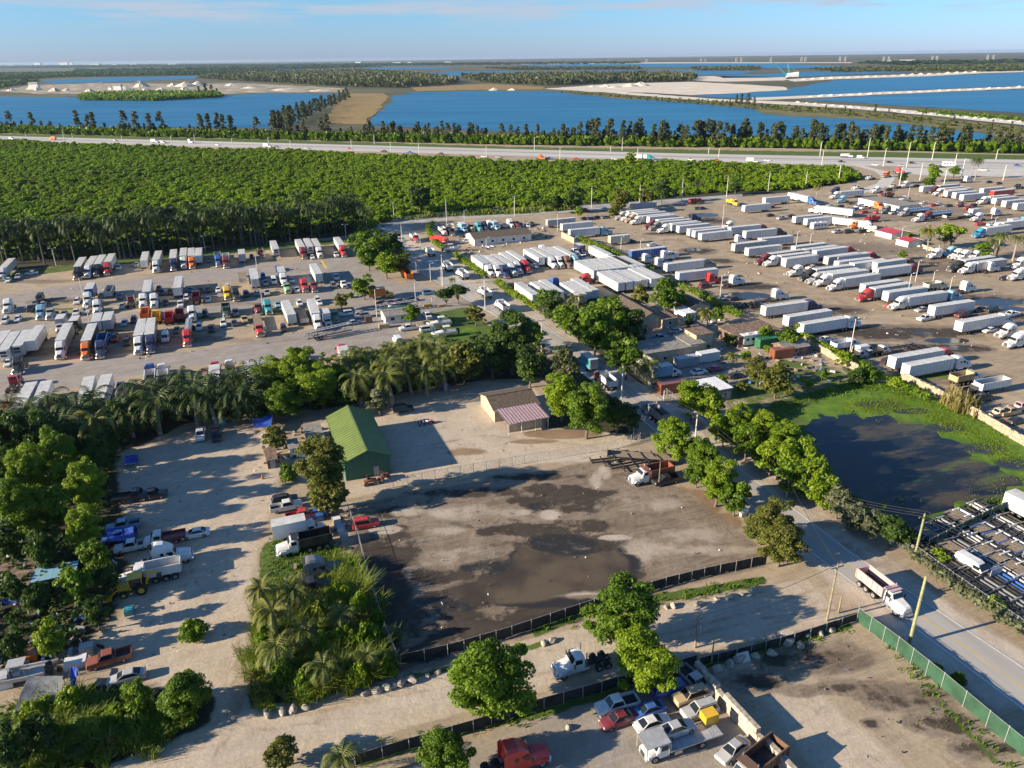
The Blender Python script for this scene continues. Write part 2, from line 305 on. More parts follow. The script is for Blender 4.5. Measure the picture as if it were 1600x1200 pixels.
# south-east yards
splat('asph', [(560, 1230), (830, 1110), (1080, 1040), (1100, 1060), (1240, 1230)], 1.2, .55)
splat('mud_and_shade', [(1120, 1060), (1200, 1030), (1320, 985), (1400, 1030), (1330, 1060), (1240, 1075)], 2.5, .6)  # dark north end: tree shade put into the colour along with damp soil
for x, y, rx, ry, a in [(1420, 1090, 7, 3, .85), (1340, 1075, 7, 1.6, .85), (1480, 1130, 6, 2.4, .85), (1360, 1130, 1.4, .9, .95), (1250, 1080, 3, 1.4, .75), (1270, 1030, 9, 3, .9), (1180, 1065, 5, 2.5, .85), (1540, 1170, 5, 2, .8)]: blob('mud_and_shade', x, y, rx, ry, a)
ribbon('grass', [(1385, 990), (1440, 1060), (1500, 1130), (1560, 1195)], 1.1, .7, .6)
splat('pale', [(1170, 1070), (1260, 1060), (1400, 1180), (1480, 1240), (1290, 1240)], 3, .8)
for x, y in [(1440, 1075), (1490, 1120), (1415, 1045), (1540, 1170)]: blob('stain_and_shade', x, y, 1.5, 1, .6)
# verges of the street, with tree shade put into the colour along both sides
ribbon('rubble', [(1620, 1090), (1420, 950), (1240, 812), (1130, 720), (980, 590), (830, 505), (700, 415), (600, 345)], 14, 2.5, .75)
ribbon('stain_and_shade', [(1600, 1015), (1440, 915), (1330, 835)], 3.0, 1.2, .45)
ribbon('stain_and_shade', [(1290, 880), (1350, 955), (1420, 1005)], 5.0, 2.2, .4)
ribbon('mud_and_shade', [(940, 530), (1040, 620), (1140, 705), (1250, 785), (1330, 850), (1400, 900)], 5.0, 1.5, .5)
ribbon('mud_and_shade', [(860, 590), (960, 660), (1090, 760), (1260, 890), (1340, 930)], 3.5, 1.5, .35)
# middle truck yard, houses
splat('stain_and_shade', [(690, 375), (780, 380), (900, 375), (900, 385), (700, 392)], 2, .35)
for x, y, rx, ry, a in [(800, 440, 22, 4, .45), (860, 430, 20, 5, .35), (980, 400, 16, 5, .5), (1050, 375, 14, 5, .5)]: blob('mud_and_shade', x, y, rx, ry, a)
splat('asph', [(1000, 600), (1060, 570), (1130, 560), (1190, 585), (1150, 605), (1080, 612)], 1.5, .7)
splat('asph', [(1000, 530), (1080, 490), (1130, 500), (1080, 520)], 1.5, .5)
splat('grass', [(1130, 610), (1220, 560), (1330, 575), (1370, 600), (1300, 620), (1200, 640), (1130, 640)], 1.5, .55)
splat('stain_and_shade', [(1150, 590), (1260, 575), (1330, 590), (1290, 610), (1180, 610)], 2, .6)
splat('litter', [(870, 500), (960, 490), (1000, 520), (1010, 560), (1050, 620), (1000, 600), (900, 530)], 1.5, .8)
# right truck park
splat('pale', [(900, 395), (960, 350), (1160, 310), (1420, 300), (1600, 280), (1700, 640), (1600, 640), (1420, 560), (1250, 500), (1060, 430)], 4, .22)
for x, y, rx, ry, a in [(1090, 392, 9, 7, .9), (1125, 408, 8, 5, .9), (1170, 448, 12, 6, .9), (1150, 480, 12, 6, .95), (1280, 485, 16, 7, .9), (1400, 520, 26, 8, .9), (1500, 470, 26, 9, .9), (1560, 495, 14, 6, .9), (1480, 545, 14, 5, .95), (1400, 420, 40, 14, .6), (1320, 390, 44, 16, .55), (1460, 410, 30, 12, .6), (1250, 410, 26, 5, .5), (1100, 345, 16, 12, .7), (1040, 365, 12, 5, .7), (1330, 545, 20, 6, .6), (1480, 590, 20, 6, .5), (1420, 330, 60, 14, .5), (1500, 340, 60, 14, .5), (1120, 365, 18, 4, .4)]: blob('mud_and_shade', x, y, rx, ry, min(1, a * 1.3))
splat('stain_and_shade', [(900, 395), (960, 350), (1160, 310), (1420, 300), (1600, 280), (1700, 640), (1420, 560), (1250, 500), (1060, 430)], 4, .40)
for x, y, rx, ry, a in [(1085, 390, 4, 3, .9), (1098, 336, 9, 6, .9), (1165, 462, 9, 4.5, 1), (1555, 472, 9, 5, 1), (1480, 532, 7, 2.5, 1), (1440, 520, 4, 1.5, .9), (1590, 483, 6, 3, .9), (1492, 543, 4, 2, 1), (1200, 470, 5, 2, .8)]: blob('wet', x, y, rx, ry, a)
splat('grass', [(1140, 305), (1230, 325), (1320, 330), (1330, 340), (1220, 335), (1140, 315)], 2, .35)
splat('grass', [(1355, 600), (1420, 590), (1600, 690), (1640, 740), (1560, 670)], 2, .7)
# the flooded field on the right: green weed round dark shallow water
splat('grass', [(1180, 640), (1330, 590), (1420, 600), (1500, 640), (1620, 690), (1640, 800), (1500, 850), (1420, 860), (1340, 800), (1240, 700)], 2, 1)
splat('algae', [(1240, 650), (1330, 596), (1420, 604), (1500, 642), (1610, 695), (1640, 800), (1580, 790), (1500, 760), (1440, 660), (1340, 650), (1290, 665)], 3, .95)
for x, y, rx, ry in [(1375, 632, 6, 2.5), (1425, 642, 5, 2), (1480, 668, 5, 2.5), (1530, 700, 6, 3), (1590, 725, 5, 3)]: blob('wet', x, y, rx, ry, .8)
for x, y, rx, ry in [(1400, 625, 9, 2), (1450, 650, 8, 3), (1505, 680, 7, 4), (1560, 705, 7, 4), (1520, 790, 9, 3), (1590, 770, 6, 4)]: blob('stain_and_shade', x, y, rx, ry, .75)
blob('algae', 1500, 800, 9, 3, .9); blob('algae', 1420, 590, 14, 3, .6)
blob('algae', 715, 520, 8, 5, .8)
# far side: highway verges, mining ground
splat('grass', [(-1500, 190), (0, 205), (800, 229), (1300, 237), (1700, 238), (1700, 250), (1300, 248), (800, 241), (0, 216), (-1500, 200)], 6, .8)
splat('asph', [(1250, 262), (1400, 250), (1700, 240), (1700, 300), (1460, 300), (1330, 290)], 6, .35)
far_edge = wpoly([(-2500, 150), (-800, 190), (0, 206), (530, 218), (1070, 227), (1600, 240), (2600, 246)])
splat('scrub', [tuple(p) for p in far_edge] + [(30000, 2000), (30000, 30000), (-30000, 30000), (-30000, 9000)], 8, 1, world_pts=True)
me_v = np.zeros((NV, 3), np.float32); me_v[:, :2] = P2
ni, nj = GX.shape
I = np.arange((ni - 1) * nj).reshape(ni - 1, nj)[:, :-1].ravel()
gf = np.stack([I, I + 1, I + nj + 1, I + nj], 1)
def ground_material():
    m = bpy.data.materials.new('ground_soil'); nt, b = nodes_of(m); N = nt.nodes.new; K = nt.links.new
    geo = N('ShaderNodeNewGeometry')
    def noise(sc, det=6, rough=.6, stretch=None, warp=0):
        n = N('ShaderNodeTexNoise'); n.inputs['Scale'].default_value = sc; n.inputs['Detail'].default_value = det; n.inputs['Roughness'].default_value = rough; n.inputs['Distortion'].default_value = warp
        if stretch:
            mp = N('ShaderNodeMapping'); mp.inputs['Rotation'].default_value = (0, 0, stretch[1]); mp.inputs['Scale'].default_value = stretch[0]
            mp.vector_type = 'TEXTURE'; K(geo.outputs['Position'], mp.inputs['Vector']); K(mp.outputs['Vector'], n.inputs['Vector'])
        else: K(geo.outputs['Position'], n.inputs['Vector'])
        return n.outputs['Fac']
    n_big, n_mid, n_fine = noise(.035, 5), noise(.22, 8, .68), noise(2.2, 5, .7)
    n_lump = noise(.085, 6, .62)
    n_m2 = noise(.55, 7, .7)
    n_trk = noise(.5, 4, .6, ((9, 1, 1), LOT), 2.2); n_trk2 = noise(.42, 4, .6, ((12, 1, 1), LOT + 1.1), 3.5)
    def mr(v, a, c): 
        r = N('ShaderNodeMapRange'); r.inputs[1].default_value = a; r.inputs[2].default_value = c; r.interpolation_type = 'SMOOTHSTEP'; K(v, r.inputs[0]); return r.outputs[0]
    def mixc(f, a, c):
        x = N('ShaderNodeMix'); x.data_type = 'RGBA'; K(f, x.inputs['Factor'])
        for s, q in (('A', a), ('B', c)):
            if isinstance(q, tuple): x.inputs[s].default_value = (*q, 1)
            else: K(q, x.inputs[s])
        return x.outputs['Result']
    def math_(op, a, c):
        x = N('ShaderNodeMath'); x.operation = op
        for i, q in enumerate((a, c)):
            if isinstance(q, (int, float)): x.inputs[i].default_value = q
            else: K(q, x.inputs[i])
        return x.outputs[0]
    def two(c1, c2, f): return mixc(f, c1, c2)
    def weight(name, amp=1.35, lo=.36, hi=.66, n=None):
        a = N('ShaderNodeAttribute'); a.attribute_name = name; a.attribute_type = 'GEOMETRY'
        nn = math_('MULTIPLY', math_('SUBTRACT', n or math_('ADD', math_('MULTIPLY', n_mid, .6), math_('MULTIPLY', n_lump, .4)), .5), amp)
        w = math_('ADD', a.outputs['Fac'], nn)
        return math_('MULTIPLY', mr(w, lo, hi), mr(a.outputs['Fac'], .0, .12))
    f_mid, f_fine, f_trk, f_trk2, f_big = mr(n_mid, .36, .66), mr(n_fine, .3, .7), mr(n_trk, .40, .64), mr(n_trk2, .40, .66), mr(n_big, .35, .65)
    col = mixc(f_big, (.31, .245, .165), (.39, .315, .22)); col = mixc(math_('MULTIPLY', f_mid, .6), col, (.235, .18, .12)); col = mixc(math_('MULTIPLY', f_trk, .4), col, (.45, .375, .275))
    pale = mixc(math_('MULTIPLY', f_mid, .7), (.49, .415, .32), (.39, .325, .245)); pale = mixc(math_('MULTIPLY', f_trk2, .35), pale, (.58, .48, .36)); pale = mixc(math_('MULTIPLY', f_trk, .30), pale, (.335, .275, .205)); pale = mixc(math_('MULTIPLY', mr(n_m2, .52, .68), .5), pale, (.30, .245, .185))
    col = mixc(weight('pale'), col, pale)
    col = mixc(weight('rubble', 1.1), col, mixc(f_mid, (.50, .44, .36), (.40, .34, .27)))
    asp = mixc(f_mid, (.25, .228, .205), (.315, .288, .26)); asp = mixc(math_('MULTIPLY', f_trk, .45), asp, (.375, .345, .31)); asp = mixc(math_('MULTIPLY', f_trk2, .25), asp, (.18, .155, .13))
    n_far = noise(.004, 6, .6)
    scr = mixc(mr(n_far, .38, .62), (.055, .058, .026), (.125, .110, .055)); scr = mixc(math_('MULTIPLY', f_big, .5), scr, (.045, .06, .022))
    sa = N('ShaderNodeAttribute'); sa.attribute_name = 'scrub'; col = mixc(sa.outputs['Fac'], col, scr)
    col = mixc(weight('asph', .5), col, asp)
    col = mixc(math_('MULTIPLY', weight('stain_and_shade', 1.0), .8), col, mixc(f_mid, (.15, .082, .04), (.24, .15, .08)))
    mud_and_shade = mixc(f_mid, (.026, .020, .015), (.056, .044, .033)); mud_and_shade = mixc(math_('MULTIPLY', f_trk, .3), mud_and_shade, (.085, .068, .052)); mud_and_shade = mixc(math_('MULTIPLY', f_fine, .3), mud_and_shade, (.04, .032, .025))
    am = N('ShaderNodeAttribute'); am.attribute_name = 'mud_and_shade'
    deep = mr(math_('ADD', am.outputs['Fac'], math_('ADD', math_('MULTIPLY', math_('SUBTRACT', n_mid, .5), 1.3), math_('MULTIPLY', math_('SUBTRACT', n_lump, .5), .9))),   .76, .96)
    top = mixc(mr(n_lump, .35, .65), (.142, .106, .074), (.25, .196, .143)); top = mixc(math_('MULTIPLY', f_trk, .55), top, (.30, .25, .19)); top = mixc(math_('MULTIPLY', f_trk2, .3), top, (.12, .098, .075)); top = mixc(math_('MULTIPLY', mr(n_mid, .54, .68), .7), top, (.32, .275, .22)); top = mixc(math_('MULTIPLY', mr(n_m2, .52, .66), .7), top, (.11, .088, .066))
    mud_and_shade = mixc(deep, top, mud_and_shade)
    col = mixc(weight('mud_and_shade', 1.0), col, mud_and_shade)
    gr = mixc(f_mid, (.055, .11, .012), (.115, .165, .025)); gr = mixc(math_('MULTIPLY', f_fine, .6), gr, (.03, .06, .008)); 
    wg = weight('grass', 1.9, .36, .60); col = mixc(wg, col, gr)
    col = mixc(weight('algae', 1.2), col, mixc(f_mid, (.055, .135, .006), (.13, .215, .012)))
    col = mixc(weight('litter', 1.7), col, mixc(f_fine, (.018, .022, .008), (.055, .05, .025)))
    col = mixc(math_('MULTIPLY', weight('dust', 1.5, .28, .6), .9), col, mixc(f_mid, (.52, .455, .37), (.38, .325, .26)))
    wet = weight('wet', 1.5, .42, .72)
    col = mixc(wet, col, (.03, .027, .022))
    pud = weight('pud', 1.5, .34, .80); col = mixc(pud, col, mixc(mr(n_lump, .36, .62), (.052, .040, .026), (.115, .088, .054)))
    wet = math_('MAXIMUM', wet, math_('MULTIPLY', pud, .96))
    # speckle of stones and scraps
    vo = N('ShaderNodeTexVoronoi'); vo.inputs['Scale'].default_value = 1.1; K(geo.outputs['Position'], vo.inputs['Vector'])
    st = math_('MULTIPLY', math_('LESS_THAN', vo.outputs['Distance'], .09), mr(n_big, .5, .6))
    col = mixc(math_('MULTIPLY', st, .5), col, (.45, .40, .33))
    col = mixc(math_('MULTIPLY', f_fine, .16), col, (.05, .04, .03))
    K(col, b.inputs['Base Color'])
    rg = N('ShaderNodeMapRange'); rg.inputs[3].default_value = .95; rg.inputs[4].default_value = .22; K(wet, rg.inputs[0]); K(rg.outputs[0], b.inputs['Roughness'])
    b.inputs['Specular IOR Level'].default_value = .35
    bp = N('ShaderNodeBump'); bp.inputs['Strength'].default_value = .55; bp.inputs['Distance'].default_value = .22
    hh = math_('ADD', math_('MULTIPLY', n_mid, 1.2), math_('MULTIPLY', n_fine, .3)); hh = math_('ADD', hh, math_('MULTIPLY', n_trk, .35))
    hh = math_('MULTIPLY', hh, math_('SUBTRACT', 1.0, wet))
    K(hh, bp.inputs['Height']); K(bp.outputs['Normal'], b.inputs['Normal'])
    return m
gme = raw_mesh('ground', me_v, gf, ground_material())
for k, a in LAY.items():
    at = gme.attributes.new(k, 'FLOAT', 'POINT'); at.data.foreach_set('value', a)
tag(link('ground', gme), kind='structure')

# ------------------------------------------------------------------ sheets laid on the ground (roads, water, banks)
def jag(poly, step, amp, rng):
    out = []; n = len(poly)
    for i in range(n):
        a = Vector(poly[i]); b = Vector(poly[(i + 1) % n]); d = (b - a); k = max(1, int(d.length / step)); nr = Vector((-d.y, d.x, 0)).normalized()
        for j in range(k):
            out.append(a + d * (j / k) + nr * ((rng.random() - .5) * 2 * amp if j else 0))
    return out
def sheet(name, px, m, z, step=0, amp=0, kind='structure', world_pts=None, sides=False):
    poly = [Vector((p[0], p[1], 0)) for p in world_pts] if world_pts else [Vector((*g(*p)[:2], 0)) for p in px]
    rng = random.Random(len(px or world_pts) * 7 + int(abs(z) * 1000))
    if step: poly = jag(poly, step, amp, rng)
    bm = bmesh.new(); vs = [bm.verts.new((p.x, p.y, z)) for p in poly]
    es = [bm.edges.new((vs[i], vs[(i + 1) % len(vs)])) for i in range(len(vs))]
    bmesh.ops.triangle_fill(bm, edges=es, use_beauty=True)
    bmesh.ops.recalc_face_normals(bm, faces=bm.faces)
    if bm.faces and sum(f.normal.z for f in bm.faces) < 0: bmesh.ops.reverse_faces(bm, faces=bm.faces)
    me = bpy.data.meshes.new(name); bm.to_mesh(me); bm.free(); me.materials.append(m)
    return tag(link(name, me), kind=kind)
def pos_mat(name, c1, c2, sc, rough=.9, c3=None, bump=.0, stretch=None, lo=.36, hi=.64, spec=.3):
    m = bpy.data.materials.new(name); nt, b = nodes_of(m); N = nt.nodes.new; K = nt.links.new
    geo = N('ShaderNodeNewGeometry'); n = N('ShaderNodeTexNoise'); n.inputs['Scale'].default_value = sc; n.inputs['Detail'].default_value = 8; n.inputs['Roughness'].default_value = .65
    src = geo.outputs['Position']
    if stretch:
        mp = N('ShaderNodeMapping'); mp.vector_type = 'TEXTURE'; mp.inputs['Scale'].default_value = stretch[0]; mp.inputs['Rotation'].default_value = (0, 0, stretch[1]); K(src, mp.inputs['Vector']); src = mp.outputs['Vector']
    K(src, n.inputs['Vector'])
    r = N('ShaderNodeValToRGB'); e = r.color_ramp.elements; e[0].position = lo; e[0].color = (*c1, 1); e[1].position = hi; e[1].color = (*c2, 1)
    if c3: q = e.new((lo + hi) / 2); q.color = (*c3, 1)
    K(n.outputs['Fac'], r.inputs['Fac']); K(r.outputs['Color'], b.inputs['Base Color']); b.inputs['Roughness'].default_value = rough; b.inputs['Specular IOR Level'].default_value = spec
    if bump:
        bp = N('ShaderNodeBump'); bp.inputs['Strength'].default_value = bump; bp.inputs['Distance'].default_value = .3; K(n.outputs['Fac'], bp.inputs['Height']); K(bp.outputs['Normal'], b.inputs['Normal'])
    return m
# the street: pavement strip following the survey line, drawn out along its own axis
M_ROAD = pos_mat('street_asphalt', (.27, .255, .235), (.40, .385, .36), .16, .85, stretch=((12, 1, 1), LOT + math.pi / 2), bump=.15, c3=(.34, .325, .30))
M_LINE = pos_mat('road_paint', (.55, .54, .50), (.78, .77, .72), .9, .7)
M_CONC = pos_mat('concrete_pavement', (.42, .40, .37), (.55, .53, .49), .3, .85)
road_r = [(1700, 1106), (1600, 1042), (1440, 935), (1330, 862), (1253, 803), (1100, 690), (1000, 613), (900, 540), (820, 492), (700, 425), (640, 385), (600, 357), (560, 325)]
road_l = [(1700, 1186), (1600, 1112), (1430, 984), (1290, 882), (1210, 820), (1055, 700), (955, 618), (862, 548), (780, 498), (665, 431), (610, 393), (575, 366), (535, 333)]
rr = [g(*p) for p in road_r]; rl = [g(*p) for p in road_l]
sheet('road', None, M_ROAD, .02, world_pts=rr + rl[::-1])
def stripe(name, f, w, m, z=.026):
    c = [a.lerp(b, f) for a, b in zip(rr, rl)]; mb = MB()
    for a, b in zip(c[:-1], c[1:]):
        d = (b - a).normalized(); n = Vector((-d.y, d.x, 0)) * w / 2
        mb.quad((*(a - n)[:2], z), (*(b - n)[:2], z), (*(b + n)[:2], z), (*(a + n)[:2], z))
    tag(mb.build(name, m), kind='structure')
stripe('road_marking', .045, .16, M_LINE); stripe('road_marking', .955, .16, M_LINE)
M_YEL = pos_mat('road_paint_yellow', (.45, .36, .16), (.55, .42, .16), .9, .7)
stripe('road_marking', .492, .13, M_YEL); stripe('road_marking', .52, .13, M_YEL)
# side street turning off by the guard yard, and its pavement
sheet('side_street', [(590, 352), (640, 352), (700, 343), (900, 332), (1160, 308), (1160, 303), (900, 322), (690, 336), (600, 344)], M_ROAD, .012)
M_BAY = pos_mat('bay_paint', (.50, .36, .10), (.62, .48, .16), .7, .8)
sheet('bay_marking', [(499, 404), (502, 404), (512, 419), (507, 419)], M_BAY, .01)
# water
def water_mat(name, c1, c2, rough=.12, bump=.12, sc=.12, stretch=None, ior=1.33):
    m = pos_mat(name, c1, c2, sc, rough, bump=bump, stretch=stretch, spec=.5); m.node_tree.nodes['Principled BSDF'].inputs['IOR'].default_value = ior
    return m
M_LAKE = water_mat('lake_water', (.010, .098, .215), (.028, .165, .31), .35, .25, .02, ((9, 1, 1), 0), 1.12)  # blue of the sky mirrored by waves is put into the base colour
def pond_material():
    m = pos_mat('pond_water', (.006, .010, .015), (.016, .018, .012), .06, .08, None, .06); nt = m.node_tree; N = nt.nodes.new; K = nt.links.new; b = nt.nodes['Principled BSDF']; src = b.inputs['Base Color'].links[0].from_socket
    geo = N('ShaderNodeNewGeometry'); mp = N('ShaderNodeMapping'); mp.vector_type = 'TEXTURE'; mp.inputs['Scale'].default_value = (3.2, 1, 1); mp.inputs['Rotation'].default_value = (0, 0, R_(17)); K(geo.outputs['Position'], mp.inputs['Vector'])
    sx = N('ShaderNodeSeparateXYZ'); K(geo.outputs['Position'], sx.inputs[0]); gr = N('ShaderNodeMapRange'); gr.inputs[1].default_value = 62; gr.inputs[2].default_value = 108; gr.inputs[3].default_value = -.13; gr.inputs[4].default_value = .13; K(sx.outputs['X'], gr.inputs[0])
    for sc, lo, hi, c1, c2, gain in ((.16, .45, .57, (.045, .036, .016), (.105, .082, .034), 1.0), (.11, .55, .63, (.045, .095, .008), (.10, .15, .015), .8)):   # drowned brown grass, then green weed
        n = N('ShaderNodeTexNoise'); n.inputs['Scale'].default_value = sc; n.inputs['Detail'].default_value = 9; n.inputs['Roughness'].default_value = .72; K(mp.outputs[0], n.inputs['Vector']); ad = N('ShaderNodeMath'); ad.operation = 'MULTIPLY_ADD'; ad.inputs[1].default_value = gain; K(gr.outputs[0], ad.inputs[0]); K(n.outputs['Fac'], ad.inputs[2])
        r = N('ShaderNodeMapRange'); r.interpolation_type = 'SMOOTHSTEP'; r.inputs[1].default_value = lo; r.inputs[2].default_value = hi; K(ad.outputs[0], r.inputs[0]); f = N('ShaderNodeTexNoise'); f.inputs['Scale'].default_value = 1.6; f.inputs['Detail'].default_value = 5; K(geo.outputs['Position'], f.inputs['Vector'])
        cc = N('ShaderNodeMix'); cc.data_type = 'RGBA'; cc.inputs['A'].default_value = (*c1, 1); cc.inputs['B'].default_value = (*c2, 1); K(f.outputs['Fac'], cc.inputs['Factor']); mx = N('ShaderNodeMix'); mx.data_type = 'RGBA'; ml = N('ShaderNodeMath'); ml.operation = 'MULTIPLY'; ml.inputs[1].default_value = .85; K(r.outputs[0], ml.inputs[0]); K(ml.outputs[0], mx.inputs['Factor']); K(src, mx.inputs['A']); K(cc.outputs['Result'], mx.inputs['B']); src = mx.outputs['Result']
        rg = N('ShaderNodeMapRange'); rg.inputs[3].default_value = .08; rg.inputs[4].default_value = .6; K(r.outputs[0], rg.inputs[0]); K(rg.outputs[0], b.inputs['Roughness'])
    K(src, b.inputs['Base Color']); return m
M_POND = pond_material()
sheet('pond', [(1257, 668), (1282, 646), (1310, 655), (1335, 640), (1350, 656), (1385, 648), (1400, 664), (1440, 662), (1470, 684), (1500, 692), (1512, 716), (1560, 728), (1595, 752), (1560, 780), (1500, 782), (1470, 800), (1445, 806), (1440, 834), (1398, 848), (1340, 802), (1290, 727)], M_POND, .04, 1.3, 1.1)
# ------------------------------------------------------------------ vehicles: one of each kind built, the rest copied with their parts
PW = paint('white')
def wheel_mesh(r, w, n=12):
    mb = MB(); mb.cyl((0, -w / 2, 0), (0, w / 2, 0), r, n, mi=0)
    mb.cyl((0, -w / 2 - .015, 0), (0, w / 2 + .015, 0), r * .56, 8, mi=1); mb.cyl((0, -w / 2 - .03, 0), (0, w / 2 + .03, 0), r * .18, 6, mi=0)
    return mb.mesh('wheel', [RUB, RIM])
WM = {'car': wheel_mesh(.34, .22), 'big': wheel_mesh(.52, .36), 'dual': wheel_mesh(.52, .66), 'small': wheel_mesh(.38, .5)}
class Kit:                                          # collects the parts of one thing around its Empty
    def __init__(s, root): s.root = root; KIDS.setdefault(root.name, [])
    def part(s, name, mb, mats, parent=None, loc=(0, 0, 0), smooth=False, label=None):
        me = mb.mesh(name, mats, smooth) if isinstance(mb, MB) else mb
        p = parent or s.root; o = link(name, me, p, loc); KIDS.setdefault(p.name, []).append(o)
        if label: o['label'] = label
        return o
    def wheels(s, xs, y, kind, dual=()):
        for i, x in enumerate(xs):
            for sd in (1, -1): s.part('wheel', WM['dual' if i in dual else kind], None, loc=(x, sd * y, .52 if kind != 'car' else .34))
    def quad_part(s, name, a, b, c, d, m, off=.012, inset=.08):
        mb = MB(); mb.panel(a, b, c, d, off, inset); return s.part(name, mb, m)

def greenhouse(k, b0, t0, t1, b1, zb, zt, wb, wt, top='paint'):   # cab with glass: base/top front, top/base rear along x
    mb = MB(); hb, ht = wb / 2, wt / 2
    A = [(b0, -hb, zb), (b0, hb, zb), (t0, ht, zt), (t0, -ht, zt)]; B = [(b1, -hb, zb), (b1, hb, zb), (t1, ht, zt), (t1, -ht, zt)]
    c = (t0 + t1) / 2
    V = A + B + [(t0 - .05, ht - .08, zt + .05), (t0 - .05, -ht + .08, zt + .05), (t1 + .05, ht - .08, zt + .05), (t1 + .05, -ht + .08, zt + .05)]
    F = [(0, 1, 2, 3), (5, 4, 7, 6), (1, 5, 6, 2), (4, 0, 3, 7), (3, 2, 8, 9), (6, 7, 11, 10), (2, 6, 10, 8), (7, 3, 9, 11), (9, 8, 10, 11)]
    mb.add(V, F); k.part('cabin', mb, PW)
    k.quad_part('windshield', A[0], A[1], A[2], A[3], GLASS, inset=.1)
    k.quad_part('rear_window', B[1], B[0], B[3], B[2], GLASS, inset=.13)
    for sg in (1, -1):
        q = [A[1], B[1], B[2], A[2]] if sg > 0 else [B[0], A[0], A[3], B[3]]
        k.quad_part('side_window', *q, GLASS, inset=.11)
def lights(k, xf, xr, y, zf, zr, s=.14):
    for sg in (1, -1):
        mb = MB(); mb.box(-.04, .04, -s, s, -s * .5, s * .5); k.part('headlight', mb, LAMP, loc=(xf, sg * y, zf))
        mb = MB(); mb.box(-.03, .03, -s * .8, s * .8, -s * .7, s * .7); k.part('tail_light', mb, TAIL, loc=(xr, sg * y, zr))
def b_sedan(k):
    mb = MB(); mb.loft([(2.36, .32, .60, 1.35, 1.2), (2.2, .22, .72, 1.74, 1.55), (1.0, .2, .95, 1.82, 1.62), (-.4, .2, .98, 1.82, 1.64), (-1.7, .22, 1.02, 1.8, 1.58), (-2.25, .26, .98, 1.7, 1.5), (-2.38, .4, .7, 1.45, 1.3)])
    k.part('body', mb, PW); greenhouse(k, 1.1, .28, -.95, -1.85, .95, 1.4, 1.56, 1.16)
    k.wheels([1.45, -1.4], .8, 'car'); lights(k, 2.28, -2.32, .62, .62, .82)
def b_suv(k):
    mb = MB(); mb.loft([(2.35, .4, .8, 1.5, 1.4), (2.2, .3, 1.0, 1.84, 1.66), (1.0, .28, 1.1, 1.9, 1.72), (-2.1, .28, 1.12, 1.9, 1.74), (-2.38, .4, 1.05, 1.75, 1.62)])
    k.part('body', mb, PW); greenhouse(k, 1.05, .45, -2.0, -2.28, 1.08, 1.72, 1.68, 1.32)
    k.wheels([1.45, -1.4], .83, 'car'); lights(k, 2.26, -2.36, .68, .82, .98)
    for sg in (1, -1):
        mb = MB(); mb.bar((.2, sg * .58, 1.80), (-1.8, sg * .58, 1.80), .05); k.part('roof_rail', mb, DARK)
def b_pickup(k):
    mb = MB(); mb.loft([(2.8, .45, .85, 1.6, 1.5), (2.65, .36, 1.05, 1.9, 1.76), (1.3, .34, 1.16, 1.95, 1.8), (-.75, .34, 1.16, 1.95, 1.86)])
    k.part('body', mb, PW); greenhouse(k, 1.35, .75, -.55, -.72, 1.14, 1.82, 1.74, 1.42)
    mb = MB(); mb.box(-2.75, -.78, -.97, .97, .42, .62)
    for y in (-.97, .89): mb.box(-2.75, -.78, y, y + .08, .62, 1.16)
    mb.box(-2.83, -2.755, -.97, .97, .5, 1.16); mb.box(-.86, -.785, -.885, .885, .62, 1.14)
    k.part('cargo_bed', mb, PW)
    mb = MB(); mb.box(-2.74, -.87, -.88, .88, .621, .66); k.part('bed_floor', mb, DARK)
    k.wheels([1.75, -1.75], .86, 'car'); lights(k, 2.7, -2.84, .72, .86, .95)
def b_van(k):
    mb = MB(); mb.loft([(2.7, .45, .95, 1.6, 1.5), (2.5, .36, 1.2, 1.95, 1.75), (1.7, .34, 1.4, 2.0, 1.82), (1.0, .34, 2.2, 2.02, 1.7, .14), (.5, .34, 2.42, 2.02, 1.7, .16), (-2.6, .34, 2.42, 2.02, 1.7, .16), (-2.75, .4, 2.2, 1.95, 1.7)])
    k.part('body', mb, PW)
    k.quad_part('windshield', (1.72, -.85, 1.42), (1.72, .85, 1.42), (1.02, .78, 2.14), (1.02, -.78, 2.14), GLASS, .03, .06)
    for sg in (1, -1):
        a, b = (1.45, .35) if sg > 0 else (.35, 1.45)
        mb = MB(); mb.box(.35, 1.35, sg * 1.0 - .02, sg * 1.0 + .02, 1.45, 2.0); k.part('side_window', mb, GLASS)
    k.wheels([1.7, -1.7], .88, 'car'); lights(k, 2.6, -2.74, .75, .95, 1.1)
def cab_front(k, x, hood=True, tall=False):
    for sg in (1, -1):
        mb = MB(); mb.box(-.06, .06, -.16, .16, -.11, .11); k.part('headlight', mb, LAMP, loc=(x - .1, sg * .82, 1.0))
        mb = MB(); mb.bar((0, 0, 0), (.0, sg * .32, 0), .05); mb.box(-.06, .05, sg * .32 - .1, sg * .32 + .1, -.35, .35); k.part('mirror', mb, DARK, loc=(1.55, sg * 1.16, 2.15))
    mb = MB(); mb.box(-.04, .04, -.55, .55, -.5, .45)
    for i in range(5): mb.box(.04, .07, -.5, .5, -.42 + i * .17, -.36 + i * .17, 1)
    k.part('grille', mb, [DARK, CHR], loc=(x + .0, 0, 1.28))
    mb = MB(); mb.loft([(.22, .42, .8, 1.9, 1.8), (.0, .4, .86, 2.35, 2.3), (-.3, .4, .86, 2.4, 2.4)]); k.part('bumper', mb, CHR, loc=(x, 0, 0))
